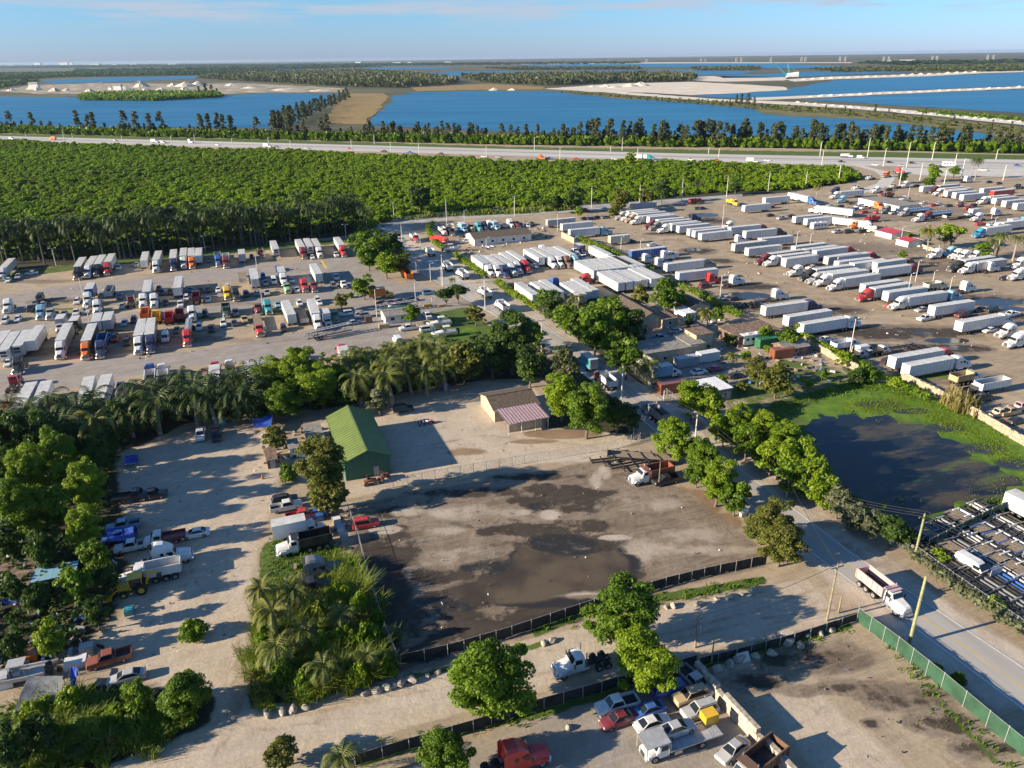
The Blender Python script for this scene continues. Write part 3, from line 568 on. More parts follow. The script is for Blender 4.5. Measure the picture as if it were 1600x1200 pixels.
def b_tractor(k, sleeper=True):
    xf = 3.9
    mb = MB(); mb.loft([(xf, .75, 1.75, 1.5, 1.2, .2), (xf - .2, .7, 1.92, 1.9, 1.4, .2), (2.6, .75, 2.1, 2.2, 1.5, .22), (1.75, .8, 2.2, 2.3, 1.75, .2)]); k.part('hood', mb, PW)
    for sg in (1, -1):
        mb = MB(); mb.loft([(3.55, .75, 1.0, .5, .4), (3.3, .75, 1.3, .56, .5), (2.4, .75, 1.3, .56, .5), (2.1, .7, .95, .5, .4)]); k.part('fender', mb, PW, loc=(0, sg * .95, 0))
    if sleeper:
        mb = MB(); mb.loft([(1.75, .85, 2.2, 2.3, 2.0, .1), (1.3, .85, 3.0, 2.36, 1.95, .15), (.75, .85, 3.5, 2.4, 2.0, .25), (0, .85, 3.95, 2.44, 2.1, .3), (-.9, .85, 4.05, 2.44, 2.15, .3), (-1.35, .85, 4.02, 2.44, 2.15, .3)]); k.part('cab', mb, PW)
        for sg in (1, -1):
            mb = MB(); mb.box(-.55, -.05, -.012, .012, 2.3, 2.8); k.part('sleeper_window', mb, GLASS, loc=(0, sg * 1.225, 0))
            mb = MB(); mb.loft([(-1.36, 1.0, 3.9, .06, .05, .01), (-1.8, 1.0, 3.6, .06, .05, .01)]); k.part('side_fairing', mb, PW, loc=(0, sg * 1.16, 0))
    else:
        mb = MB(); mb.loft([(1.75, .85, 2.2, 2.3, 2.0, .1), (1.3, .85, 2.92, 2.36, 1.95, .15), (.6, .85, 3.0, 2.36, 2.0, .15), (-.05, .85, 2.95, 2.36, 2.0, .15)]); k.part('cab', mb, PW)
        mb = MB(); mb.box(-.075, -.052, -.6, .6, 2.2, 2.8); k.part('rear_window', mb, GLASS)
    k.quad_part('windshield', (1.74, -1.02, 2.22), (1.74, 1.02, 2.22), (1.31, .96, 2.94), (1.31, -.96, 2.94), GLASS, .03, .05)
    for sg in (1, -1):
        mb = MB(); mb.box(.35, 1.3, -.012, .012, 2.1, 2.75); k.part('side_window', mb, GLASS, loc=(0, sg * 1.19, 0))
        xt = -1.3 if sleeper else -.9
        mb = MB(); mb.cyl((.6, 0, 0), (xt + .2, 0, 0), .33, 10); k.part('fuel_tank', mb, CHR, loc=(0, sg * 1.0, .78))
        if not sleeper:
            mb = MB(); mb.cyl((0, 0, .9), (0, 0, 3.6), .09, 8); k.part('exhaust_stack', mb, CHR, loc=(-.3, sg * 1.05, 0))
    mb = MB(); mb.box(-4.1, 3.3, -.45, -.3, .75, 1.02); mb.box(-4.1, 3.3, .3, .45, .75, 1.02); mb.box(-4.0, -3.9, -.298, .298, .77, 1.0); mb.box(-1.6, -1.5, -.298, .298, .77, 1.0); mb.box(-1.5, -.0, -.29, .29, .8, 1.1); k.part('chassis', mb, DARK)
    mb = MB(); mb.cyl((0, 0, 0), (0, 0, .1), .5, 10); k.part('fifth_wheel', mb, DARK, loc=(-2.75, 0, 1.04))
    k.wheels([2.85, -2.15, -3.45], .98, 'big', dual=(1, 2)); cab_front(k, xf)
    for sg in (1, -1):
        mb = MB(); mb.box(-.03, .03, -.12, .12, -.08, .08); k.part('tail_light', mb, TAIL, loc=(-4.12, sg * .36, .95))
def b_daycab(k): b_tractor(k, False)
def b_trailer(k, reefer=False, L=16.1):
    h = L / 2
    mb = MB(); mb.box(-h, h, -1.3, 1.3, 1.15, 4.02)
    for i in range(14):
        x = -h + .3 + i * (L - .6) / 13
        for sg in (1, -1): mb.box(x - .035, x + .035, min(sg * 1.3, sg * 1.318), max(sg * 1.3, sg * 1.318), 1.21, 3.85, 1)
    k.part('box', mb, [PW, GALV])
    mb = MB(); mb.box(-h - .01, h + .01, -1.315, 1.315, 4.022, 4.06)
    for i in range(13): mb.box(-h + .6 + i * (L - 1.2) / 12 - .03, -h + .6 + i * (L - 1.2) / 12 + .03, -1.28, 1.28, 4.061, 4.075)
    k.part('roof', mb, ALU)
    for sg in (1, -1):
        mb = MB(); mb.box(-h, h, -.01, .02, 1.02, 1.2); mb.box(-h, h, -.01, .02, 3.86, 4.018); k.part('side_rail', mb, GALV, loc=(0, sg * 1.305, 0))
        mb = MB(); mb.box(-.03, .03, -.62, .62, 1.25, 3.85)
        for q in (-.3, .3): mb.bar((-.05, q, 1.3), (-.05, q, 3.8), .04, mi=1)
        k.part('rear_door', mb, [PW, GALV], loc=(-h - .02, sg * .64, 0))
        mb = MB(); mb.bar((0, 0, 0), (0, 0, 1.1), .14); mb.box(-.15, .15, -.15, .15, 0, .06); k.part('landing_leg', mb, DARK, loc=(h - 2.6, sg * .8, 0))
    mb = MB(); mb.box(-h, h - .5, -.6, -.45, .85, 1.12); mb.box(-h, h - .5, .45, .6, .85, 1.12); mb.box(-h - .12, -h - .02, -1.2, 1.2, .5, .62); mb.box(-h - .08, -h - .02, -.6, -.5, .62, .9); mb.box(-h - .08, -h - .02, .5, .6, .62, .9); k.part('underframe', mb, DARK)
    if reefer:
        mb = MB(); mb.box(0, .55, -.95, .95, 2.1, 3.9); k.part('cooling_unit', mb, [PW], loc=(h + .01, 0, 0))
        mb = MB(); mb.box(0, .03, -.75, .75, 3.0, 3.75); mb.box(0, .03, -.75, .75, 2.2, 2.7); k.part('cooling_grille', mb, DARK, loc=(h + .56, 0, 0))
    k.wheels([-h + 2.0, -h + 3.25], .96, 'dual', dual=(0, 1))
def b_reefer(k): b_trailer(k, True)
def b_short(k): b_trailer(k, False, 9.2)
def b_dumpbody(k, x0, x1, zf, top, w=2.45, slope=.35):
    mb = MB(); t = .09; h = w / 2
    mb.box(x0, x1, -h, h, zf, zf + .1)
    for sg in (1, -1):
        y0, y1 = (h - t, h) if sg > 0 else (-h, -h + t)
        mb.box(x0, x1, y0, y1, zf + .101, top)
        n = max(3, int((x1 - x0) / .9))
        for i in range(n + 1):
            xx = x0 + (x1 - x0) * i / n; mb.box(max(x0, xx - .06), min(x1, xx + .06), y1 if sg > 0 else y0 - .09, y1 + .09 if sg > 0 else y0, zf + .05, top - .02)
        mb.box(x0 - .02, x1 + .02, (y0 - .06 if sg < 0 else y0), (y1 if sg < 0 else y1 + .06), top + .002, top + .1)
    mb.box(x1 - t, x1, -h + t, h - t, zf + .101, top); k.part('dump_body', mb, PW)
    mb = MB(); mb.box(x0 - .1, x0 - .002, -h, h, zf, top - .1); mb.box(x0 - .14, x0 - .1, -h, -h + .12, zf, top - .1); mb.box(x0 - .14, x0 - .1, h - .12, h, zf, top - .1); k.part('tailgate', mb, PW)
    mb = MB(); mb.box(x0 + .05, x1 - t - .02, -h + t + .02, h - t - .02, zf + .102, zf + .16); k.part('load_floor', mb, DARK)
def b_dump(k):
    xf = 4.6; sh = xf - 3.9
    mb = MB(); mb.loft([(xf, .8, 1.7, 1.5, 1.2, .2), (xf - .2, .75, 1.9, 1.9, 1.4, .2), (3.3, .75, 2.05, 2.1, 1.6, .2), (2.7, .8, 2.1, 2.2, 1.75, .2)]); k.part('hood', mb, PW)
    for sg in (1, -1):
        mb = MB(); mb.loft([(4.25, .8, 1.0, .5, .4), (4.0, .8, 1.32, .56, .5), (3.1, .8, 1.32, .56, .5), (2.8, .7, .95, .5, .4)]); k.part('fender', mb, PW, loc=(0, sg * .93, 0))
    mb = MB(); mb.loft([(2.7, .85, 2.1, 2.2, 2.0, .1), (2.3, .85, 2.8, 2.25, 1.9, .15), (1.7, .85, 2.9, 2.25, 1.95, .15), (1.15, .85, 2.85, 2.25, 1.95, .15)]); k.part('cab', mb, PW)
    k.quad_part('windshield', (2.7, -.98, 2.12), (2.7, .98, 2.12), (2.31, .9, 2.76), (2.31, -.9, 2.76), GLASS, .03, .05)
    for sg in (1, -1):
        mb = MB(); mb.box(1.35, 2.2, -.012, .012, 2.0, 2.62); k.part('side_window', mb, GLASS, loc=(0, sg * 1.13, 0))
        mb = MB(); mb.cyl((0, 0, .9), (0, 0, 3.4), .08, 8); k.part('exhaust_stack', mb, CHR, loc=(1.02, sg * 1.0, 0))
        mb = MB(); mb.cyl((.0, 0, 0), (1.1, 0, 0), .3, 10); k.part('fuel_tank', mb, CHR, loc=(1.2, sg * .98, .75))
    b_dumpbody(k, -4.3, .9, 1.25, 2.75)
    mb = MB(); mb.box(.9, 2.1, -1.1, 1.1, 2.98, 3.06); mb.box(.82, .9, -1.1, 1.1, 2.76, 3.06); k.part('cab_guard', mb, PW)
    mb = MB(); mb.box(-4.2, 4.0, -.45, -.3, .8, 1.1); mb.box(-4.2, 4.0, .3, .45, .8, 1.1); mb.box(-4.2, -4.1, -.298, .298, .82, 1.08); k.part('chassis', mb, DARK)
    k.wheels([3.55, -.6, -2.1, -3.4], .96, 'big', dual=(1, 2, 3))
    for sg in (1, -1):
        mb = MB(); mb.box(-.06, .06, -.15, .15, -.1, .1); k.part('headlight', mb, LAMP, loc=(xf - .1, sg * .8, 1.0))
        mb = MB(); mb.box(-.03, .03, -.12, .12, -.1, .1); k.part('tail_light', mb, TAIL, loc=(-4.46, sg * .9, 1.1))
        mb = MB(); mb.bar((0, 0, 0), (.0, sg * .3, 0), .05); mb.box(-.06, .05, sg * .3 - .1, sg * .3 + .1, -.3, .3); k.part('mirror', mb, DARK, loc=(2.5, sg * 1.1, 2.1))
    mb = MB(); mb.box(-.04, .04, -.5, .5, -.45, .42); k.part('grille', mb, CHR, loc=(xf, 0, 1.25))
    mb = MB(); mb.loft([(.2, .42, .8, 1.9, 1.8), (-.2, .4, .86, 2.35, 2.3)]); k.part('bumper', mb, CHR, loc=(xf, 0, 0))
def b_dumptrailer(k):
    b_dumpbody(k, -4.6, 4.4, 1.35, 3.1)
    mb = MB(); mb.box(-4.4, 4.2, -.55, -.4, 1.0, 1.32); mb.box(-4.4, 4.2, .4, .55, 1.0, 1.32); mb.box(4.0, 4.2, -.398, .398, 1.02, 1.3); k.part('underframe', mb, DARK)
    for sg in (1, -1):
        mb = MB(); mb.bar((0, 0, 0), (0, 0, 1.3), .13); k.part('landing_leg', mb, DARK, loc=(2.9, sg * .75, 0))
    k.wheels([-3.6, -2.35], .94, 'dual', dual=(0, 1))
def b_flatbed(k, L=14.0):
    h = L / 2; n = 8
    for i in range(n):
        mb = MB(); y = -1.24 + i * 2.48 / n; mb.box(-h, h, y + .015, y + 2.48 / n - .015, 1.28, 1.34 + .006 * (i % 3)); k.part('plank', mb, WOOD)
    mb = MB(); mb.box(-h, h, -1.3, -1.242, 1.18, 1.36); mb.box(-h, h, 1.242, 1.3, 1.18, 1.36); mb.box(-h, h, -.5, -.35, .85, 1.278); mb.box(-h, h, .35, .5, .85, 1.278)
    for i in range(9): mb.box(-h + .1 + i * (L - .3) / 8, -h + .2 + i * (L - .3) / 8, -1.24, 1.24, 1.18, 1.276)
    k.part('frame', mb, DARK)
    mb = MB(); mb.box(h + .01, h + .09, -1.25, 1.25, 1.2, 2.4); k.part('headboard', mb, GALV)
    for sg in (1, -1):
        mb = MB(); mb.bar((0, 0, 0), (0, 0, 1.1), .13); k.part('landing_leg', mb, DARK, loc=(h - 2.6, sg * .75, 0))
    k.wheels([-h + 1.6, -h + 2.85], .94, 'dual', dual=(0, 1))
def b_skeletal(k):                                  # bare black container chassis
    mb = MB(); 
    for sg in (1, -1): mb.box(-6.5, 6.5, sg * .5 - .09, sg * .5 + .09, .95, 1.3)
    for x in (-6.4, -4.2, -1.5, 1.5, 4.2, 6.4): mb.box(x - .12, x + .12, -1.2, 1.2, 1.301, 1.45)
    k.part('frame', mb, PW)
    for sg in (1, -1):
        mb = MB(); mb.bar((0, 0, 0), (0, 0, 1.0), .13); k.part('landing_leg', mb, DARK, loc=(3.6, sg * .6, 0))
    k.wheels([-5.6, -4.35], .94, 'dual', dual=(0, 1))
def b_tank(k):
    mb = MB(); mb.cyl((-6.2, 0, 0), (6.2, 0, 0), 1.05, 14); mb.cyl((6.2, 0, 0), (6.6, 0, 0), 1.05, 14, .7); mb.cyl((-6.6, 0, 0), (-6.2, 0, 0), .7, 14, 1.05)
    k.part('tank', mb, CHR, loc=(0, 0, 2.35), smooth=False)
    mb = MB(); mb.box(-5, 5, -.3, .3, 1.02, 1.1)
    for x in (-3, 0, 3): mb.cyl((x, 0, .95), (x, 0, 1.2), .3, 8)
    k.part('hatch_walk', mb, GALV, loc=(0, 0, 2.35))
    mb = MB(); mb.box(-6.2, 5.8, -.5, -.36, .9, 1.45); mb.box(-6.2, 5.8, .36, .5, .9, 1.45); k.part('underframe', mb, DARK)
    for sg in (1, -1):
        mb = MB(); mb.bar((0, 0, 0), (0, 0, 1.2), .13); k.part('landing_leg', mb, DARK, loc=(3.4, sg * .7, 0))
    k.wheels([-5.3, -4.05], .94, 'dual', dual=(0, 1))
def small_cab(k, xf):
    mb = MB(); mb.loft([(xf, .6, 1.25, 1.6, 1.4, .15), (xf - .25, .55, 1.5, 2.0, 1.6, .15), (xf - 1.2, .55, 1.65, 2.1, 1.8, .15), (xf - 1.65, .55, 2.3, 2.15, 1.8, .15), (xf - 2.1, .55, 2.45, 2.15, 1.8, .15), (xf - 2.9, .55, 2.4, 2.15, 1.85, .15)]); k.part('cab', mb, PW)
    k.quad_part('windshield', (xf - 1.2, -.95, 1.66), (xf - 1.2, .95, 1.66), (xf - 1.66, .85, 2.26), (xf - 1.66, -.85, 2.26), GLASS, .03, .05)
    for sg in (1, -1):
        mb = MB(); mb.box(xf - 2.7, xf - 1.8, -.012, .012, 1.55, 2.15); k.part('side_window', mb, GLASS, loc=(0, sg * 1.075, 0))
        mb = MB(); mb.box(-.05, .05, -.15, .15, -.1, .1); k.part('headlight', mb, LAMP, loc=(xf - .1, sg * .75, .95))
    mb = MB(); mb.box(-.1, .12, -1.1, 1.1, -.14, .14); k.part('bumper', mb, CHR, loc=(xf, 0, .6))
    mb = MB(); mb.box(-.04, .04, -.5, .5, -.28, .28); k.part('grille', mb, DARK, loc=(xf, 0, 1.0))
def b_boxtruck(k):
    small_cab(k, 4.3)
    mb = MB(); mb.box(-4.2, 1.3, -1.22, 1.22, 1.1, 3.7); k.part('box', mb, PW)
    mb = MB(); mb.box(-4.21, 1.31, -1.23, 1.23, 3.702, 3.74); k.part('roof', mb, ALU)
    mb = MB(); mb.box(-4.26, -4.205, -1.1, 1.1, 1.2, 3.55)
    for i in range(5): mb.box(-4.275, -4.26, -1.08, 1.08, 1.3 + i * .45, 1.68 + i * .45)
    k.part('roller_door', mb, GALV)
    mb = MB(); mb.box(-4.1, 2.4, -.45, .45, .75, 1.09); k.part('chassis', mb, DARK)
    k.wheels([3.2, -2.2], .92, 'big', dual=(1,))
    for sg in (1, -1):
        mb = MB(); mb.box(-.03, .03, -.1, .1, -.1, .1); k.part('tail_light', mb, TAIL, loc=(-4.24, sg * 1.0, .95))
def b_utility(k):                                   # small flat-bed work truck
    small_cab(k, 3.2)
    mb = MB(); mb.box(-3.4, .25, -1.15, 1.15, .95, 1.1); mb.box(.2, .28, -1.15, 1.15, 1.1, 2.1)
    for sg in (1, -1): mb.box(-3.4, .2, sg * 1.13 - .03, sg * 1.13 + .03, 1.1, 1.5)
    k.part('cargo_bed', mb, DARK)
    mb = MB(); mb.box(-3.3, 1.4, -.4, .4, .65, .94); k.part('chassis', mb, DARK)
    k.wheels([2.2, -1.9], .88, 'small', dual=())
def b_rv(k):
    mb = MB(); mb.loft([(4.2, .6, 3.0, 2.2, 2.1, .15), (3.9, .5, 3.3, 2.4, 2.3, .2), (-4.1, .5, 3.3, 2.4, 2.3, .2), (-4.25, .6, 3.1, 2.3, 2.1, .15)]); k.part('body', mb, PW)
    for sg in (1, -1):
        for x in (-2.9, -1.2, .6, 2.4):
            mb = MB(); mb.box(x - .45, x + .45, -.015, .015, 1.7, 2.4); k.part('window', mb, GLASS, loc=(0, sg * 1.21, 0))
    mb = MB(); mb.box(-.02, .02, -.9, .9, 1.6, 2.5); k.part('windshield', mb, GLASS, loc=(4.215, 0, 0))
    for x in (-2, 1): 
        mb = MB(); mb.box(-.5, .5, -.4, .4, 3.3, 3.55); k.part('roof_vent', mb, PW, loc=(x, 0, 0))
    k.wheels([2.7, -1.8, -2.8], .95, 'car')
def b_container(k):
    L = 6.06; mb = MB(); h = L / 2; mb.box(-h, h, -1.2, 1.2, .15, 2.6)
    for i in range(20):
        x = -h + .2 + i * (L - .4) / 19
        for sg in (1, -1): mb.box(x - .06, x + .06, min(sg * 1.2, sg * 1.24), max(sg * 1.2, sg * 1.24), .25, 2.5)
    k.part('shell', mb, PW)
    mb = MB(); mb.box(-h, h, -1.22, 1.22, 2.601, 2.66); k.part('roof', mb, PW)
    for sg in (1, -1):
        mb = MB(); mb.box(-.04, .0, -.56, .56, .25, 2.5); mb.bar((-.06, .2, .3), (-.06, .2, 2.45), .05); mb.bar((-.06, -.2, .3), (-.06, -.2, 2.45), .05); k.part('door', mb, PW, loc=(-h - .01, sg * .6, 0))
def b_boat(k):
    mb = MB(); secs = []
    V = []; F = []; xs = [4.2, 3.4, 2.2, .5, -1.5, -3.6]; ws = [.04, .75, 1.12, 1.28, 1.28, 1.2]; zk = [1.5, .95, .7, .6, .6, .6]; zt = [2.0, 1.9, 1.78, 1.66, 1.6, 1.6]
    for x, w, a, b in zip(xs, ws, zk, zt): V += [(x, 0, a), (x, w * .8, a + .3), (x, w, b), (x, w * .86, b - .02), (x, w * .8, b - .35), (x, -w * .8, b - .35), (x, -w * .86, b - .02), (x, -w, b), (x, -w * .8, a + .3)]
    n = 9
    for i in range(5):
        for j in range(n): F.append((i * n + j, (i + 1) * n + j, (i + 1) * n + (j + 1) % n, i * n + (j + 1) % n))
    F.append(tuple(range(5 * n + n - 1, 5 * n - 1, -1))); mb.add(V, F); k.part('hull', mb, PW)
    mb = MB(); mb.loft([(2.9, 1.5, 1.86, .9, .6), (1.4, 1.4, 2.05, 1.7, 1.2), (.6, 1.4, 2.1, 1.8, 1.3)]); k.part('foredeck', mb, PW)
    mb = MB(); mb.panel((.62, -.8, 2.05), (.62, .8, 2.05), (.2, .7, 2.6), (.2, -.7, 2.6), .0, .0); k.part('windscreen', mb, GLASS)
    mb = MB(); mb.box(-1.6, .5, -.85, .85, 3.15, 3.24)
    for x, y in ((.3, .8), (.3, -.8), (-1.4, .8), (-1.4, -.8)): mb.bar((x, y, 1.55), (x, y, 3.15), .06, mi=1)
    k.part('hard_top', mb, [PW, GALV])
    mb = MB(); mb.box(-.7, .1, -.45, .45, 1.3, 1.95); k.part('seat_console', mb, PW)
    for sg in (1, -1):
        mb = MB(); mb.loft([(0, .9, 1.9, .36, .3), (-.55, .4, 2.1, .4, .3), (-.75, .6, 2.0, .3, .2)]); k.part('outboard_motor', mb, DARK, loc=(-3.62, sg * .32, 0))
    mb = MB(); mb.bar((-3.4, .7, .45), (4.0, 0, .5), .12); mb.bar((-3.4, -.7, .45), (4.0, 0, .5), .12); mb.bar((4, 0, .5), (5.3, 0, .5), .12); mb.bar((-1.2, -1.0, .4), (-1.2, 1.0, .4), .1)
    k.part('boat_trailer', mb, GALV)
    k.wheels([-1.2, -2.0], 1.05, 'car')
def b_carrier(k):                                   # open two-deck car carrier, empty
    mb = MB()
    for sg in (1, -1):
        mb.bar((-7.2, sg * 1.15, .95), (6.5, sg * 1.15, 1.0), .16, .22); mb.bar((-7.0, sg * 1.15, 2.5), (7.0, sg * 1.15, 2.9), .13, .18)
        for x in (-6.8, -4.2, -1.4, 1.4, 4.2, 6.4): mb.bar((x, sg * 1.15, .95), (x + .25, sg * 1.15, 2.6 + .03 * x), .12)
        for x in (-5.5, 0): mb.bar((x, sg * 1.15, 1.0), (x + 2.4, sg * 1.15, 2.6), .09)
    k.part('side_frame', mb, DARK)
    mb = MB()
    for i in range(11): x = -6.6 + i * 1.25; mb.bar((x, -1.1, 2.56 + .03 * x + .1), (x, 1.1, 2.56 + .03 * x + .1), .22, .06)
    for y in (-.7, .7): mb.bar((-7.0, y, 2.6), (6.8, y, 2.98), .5, .04)
    k.part('upper_deck', mb, GALV)
    mb = MB()
    for y in (-.7, .7): mb.bar((-7.1, y, 1.06), (6.3, y, 1.1), .5, .05)
    k.part('lower_deck', mb, GALV)
    k.wheels([-3.2, -4.4], .96, 'dual', dual=(0, 1))
def b_rollback(k):                                  # flat-deck recovery truck with long deck
    small_cab(k, 4.9)
    mb = MB(); mb.box(-5.2, 1.9, -1.22, 1.22, 1.02, 1.12); mb.box(-5.2, 1.9, 1.16, 1.24, 1.121, 1.26); mb.box(-5.2, 1.9, -1.24, -1.16, 1.121, 1.26); mb.box(1.82, 1.94, -1.16, 1.16, 1.121, 2.4)
    for i in range(7): mb.box(-4.8 + i * .95, -4.72 + i * .95, -1.14, 1.14, 1.121, 1.14)
    k.part('deck', mb, GALV)
    mb = MB(); mb.box(1.95, 5.1, -1.22, 1.22, 2.72, 2.8)
    for x in (2.05, 5.0):
        for y in (-1.15, 1.15): mb.bar((x, y, .95), (x, y, 2.72), .09)
    k.part('upper_deck', mb, GALV)
    mb = MB(); mb.box(-4.6, 3, -.42, .42, .68, 1.0); k.part('chassis', mb, DARK)
    mb = MB(); mb.box(-.5, .5, -.3, .0, 0, .5); k.part('tool_box', mb, CHR, loc=(.8, 1.22, .45))
    mb = MB(); mb.box(-.15, .15, -.7, .7, 0, .14); k.part('light_bar', mb, paint('orange'), loc=(2.6, 0, 2.5))
    k.wheels([3.8, -2.4], .92, 'big', dual=(1,))
BUILD = dict(sedan=b_sedan, suv=b_suv, pickup=b_pickup, van=b_van, tractor=b_tractor, daycab=b_daycab, trailer=b_trailer, reefer=b_reefer, short=b_short, dump=b_dump, dumptrailer=b_dumptrailer, flatbed=b_flatbed, skeletal=b_skeletal, tank=b_tank, boxtruck=b_boxtruck, utility=b_utility, rv=b_rv, container=b_container, boat=b_boat, carrier=b_carrier, rollback=b_rollback)
KIND = dict(sedan=('parked_car', 'car', 'sedan', .75), suv=('parked_suv', 'car', 'suv', .9), pickup=('pickup_truck', 'pickup truck', 'pickup truck', .95), van=('cargo_van', 'van', 'cargo van', 1.2), tractor=('semi_tractor', 'truck', 'sleeper semi truck', 1.7), daycab=('day_cab_truck', 'truck', 'day cab truck', 1.5), trailer=('box_trailer', 'trailer', 'long trailer', 2.5), reefer=('refrigerated_trailer', 'trailer', 'refrigerated trailer', 2.5), short=('short_trailer', 'trailer', 'short box trailer', 2.5), dump=('dump_truck', 'dump truck', 'dump truck', 1.6), dumptrailer=('dump_trailer', 'trailer', 'open dump trailer', 2.0), flatbed=('flatbed_trailer', 'trailer', 'flatbed trailer', 1.3), skeletal=('container_chassis', 'trailer', 'bare trailer frame', 1.1), tank=('tank_trailer', 'trailer', 'tank trailer', 2.2), boxtruck=('box_truck', 'box truck', 'box truck', 2.0), utility=('utility_truck', 'truck', 'flatbed work truck', 1.2), rv=('motorhome', 'motorhome', 'motorhome', 1.8), container=('shipping_container', 'container', 'shipping container', 1.4), boat=('motor_boat', 'boat', 'motor boat', 1.6), carrier=('car_carrier', 'trailer', 'open car carrier', 1.7), rollback=('recovery_truck', 'tow truck', 'recovery truck', 1.3))
PROTO = {}; VEH = []
def repaint(o, pm):
    if o.type == 'MESH':
        for s in o.material_slots:
            if s.material is PW: s.link = 'OBJECT'; s.material = pm
    
def put(kind, colour, loc, rz, zone, extra='', body=''):     # one vehicle; its label is settled once all are placed
    nm, cat, phrase, hz = KIND[kind]
    if kind not in PROTO:
        root = thing(nm, None, cat); BUILD[kind](Kit(root)); PROTO[kind] = root; fresh = True
        first = True
    else: first = False
    src = PROTO[kind]
    if first:
        # keep the clean source aside: it becomes the first vehicle of its kind
        o = src
        if colour != 'white':
            for ch in KIDS[src.name]: repaint(ch, paint(colour))
        PROTO[kind] = src; src['_first'] = 1
    else:
        o = src.copy(); COL.objects.link(o)
        NEWKIDS = []
        for ch in KIDS[src.name]:
            c = ch.copy(); COL.objects.link(c); c.parent = o; NEWKIDS.append(c)
            if c.type == 'MESH':
                for i, ms in enumerate(c.data.materials):
                    if ms is PW: c.material_slots[i].link = 'OBJECT'; c.material_slots[i].material = paint(colour)
    if body:
        for ch in [c for c in COL.objects if c.parent is o] if first else NEWKIDS:
            if ch.name.split('.')[0] in ('dump_body', 'tailgate', 'cab_guard', 'cargo_bed', 'box'):
                ch.material_slots[0].link = 'OBJECT'; ch.material_slots[0].material = paint(body)
    o.location = loc; o.rotation_euler = (0, 0, rz); o['category'] = cat
    if kind in ('trailer', 'reefer'): o.scale = (random.choice((1, 1, 1, .97, .9)), 1, random.choice((1, 1, .98, .95)))
    VEH.append(dict(o=o, kind=kind, colour=colour, phrase=phrase, zone=zone, extra=extra, x=loc[0], y=loc[1], body=body))
    return o
HEAD = {'E': LOT, 'N': LOT + math.pi / 2, 'W': LOT + math.pi, 'S': LOT - math.pi / 2}
def rows(zone, heading, text):
    """one vehicle per entry: kind colour[/trailer colour] px py [heading]; 'rig' is a tractor with a trailer behind it"""
    for ent in text.split(';'):
        t = ent.split()
        if not t: continue
        kind, colour, px, py = t[0], t[1], float(t[2]), float(t[3]); hd = t[4] if len(t) > 4 else heading
        rz = HEAD[hd] if hd in HEAD else R_(float(hd)); rz += R_(random.uniform(-1.8, 1.8)); tk = t[5] if len(t) > 5 else 'trailer'
        rigged = kind in ('rig', 'dayrig')
        vk = {'rig': 'tractor', 'dayrig': 'daycab'}.get(kind, kind)
        c1, _, c2 = colour.partition('/')
        p = g(px, py, KIND[vk][3]); loc = (p.x, p.y, .012)
        put(vk, c1, loc, rz, zone, '', '' if rigged else c2)
        if rigged:
            L = {'trailer': 16.1, 'reefer': 16.1, 'short': 9.2, 'dumptrailer': 9.0, 'flatbed': 14.0, 'tank': 13.0, 'skeletal': 13}[tk]
            d = -2.75 + .75 - L / 2
            put(tk, c2 or 'white', (p.x + math.cos(rz) * d, p.y + math.sin(rz) * d, .012), rz, zone, extra=c1)
# ------------------------------------------------------------------ the parked and moving vehicles, row by row
rows('beside the tall palm belt', 'S', """rig white/white 4 429; sedan white 13 437; pickup silver 29 431; sedan white 49 426 W; rig black/tan 121 428; rig white 138 425; rig black 152 423; rig red 168 421; suv white 185 417;
sedan silver 213 413; trailer white 227 405; rig white/silver 244 417; rig navy 271 414; rig white 287 411; rig orange 300 411; trailer white 311 399; sedan grey 326 406; rig blue/silver 341 408 S dumptrailer; rig maroon/white 353 410 S dumptrailer;
short silver 378 399; sedan black 393 400; daycab maroon 407 395; reefer white 429 387; rig maroon/white 474 396; reefer white 482 384; sedan white 488 401; rig white/black 499 395; pickup white 525 397; rig red 536 393""")
rows("in left park's second row", 'S', """tractor white 13 478; van black 62 465; sedan grey 55 473; sedan silver 67 475; pickup black 48 481; tractor lightblue 64 488; daycab silver 80 489; sedan grey 100 490; pickup white 119 487; suv white 120 470; suv white 135 484; tractor white 137 468; short blue 142 453; tractor white 152 480;
dumptrailer silver 171 455; suv navy 187 463; sedan silver 191 477; daycab maroon 205 470 N; tractor white 224 470; trailer lightblue 231 452; tractor white 241 470; sedan black 258 472; suv navy 253 456; sedan black 248 450; pickup black 266 455; trailer white 279 446 N; suv white 291 465; pickup white/silver 282 474; dump maroon 307 463 N; sedan white 325 467; sedan blue 297 452; sedan maroon 313 453; suv black 325 452; sedan white 341 452;
tractor yellow 355 458; sedan white 356 447; tractor black 368 460; suv navy 384 459; flatbed white 379 432 S; trailer white 397 433 N; suv blue 411 431; pickup silver 415 441; van white 428 438; pickup blue 434 419; short blue 440 427; tractor white 443 437; daycab lightgreen 448 449; sedan white 456 437; suv white 464 452; tractor red 475 446; daycab maroon 490 447; trailer white 494 426 N; pickup white 525 432; suv grey 521 445; utility white 536 443;
sedan navy 385 457; suv grey 401 457; pickup silver 417 456""")
rows("in left park's third row", 'S', """suv white 8 500; sedan white 28 497; boxtruck silver 95 505; boxtruck black 117 508; short white 153 503; short silver 170 501; sedan lightblue 194 504; suv navy 209 499; dump orange 228 489 N; dump yellow 245 494 N; dump red 265 495 N; dump maroon 281 490 N; tractor white 300 490; suv black 320 489; dump darkgreen 353 484; pickup grey 368 487; daycab maroon 403 481; tractor teal 418 480; sedan lightblue 434 475; suv white 468 473; flatbed tan 473 493; boxtruck white/white 510 496; daycab green 521 493; suv white 496 468; sedan white 499 472""")
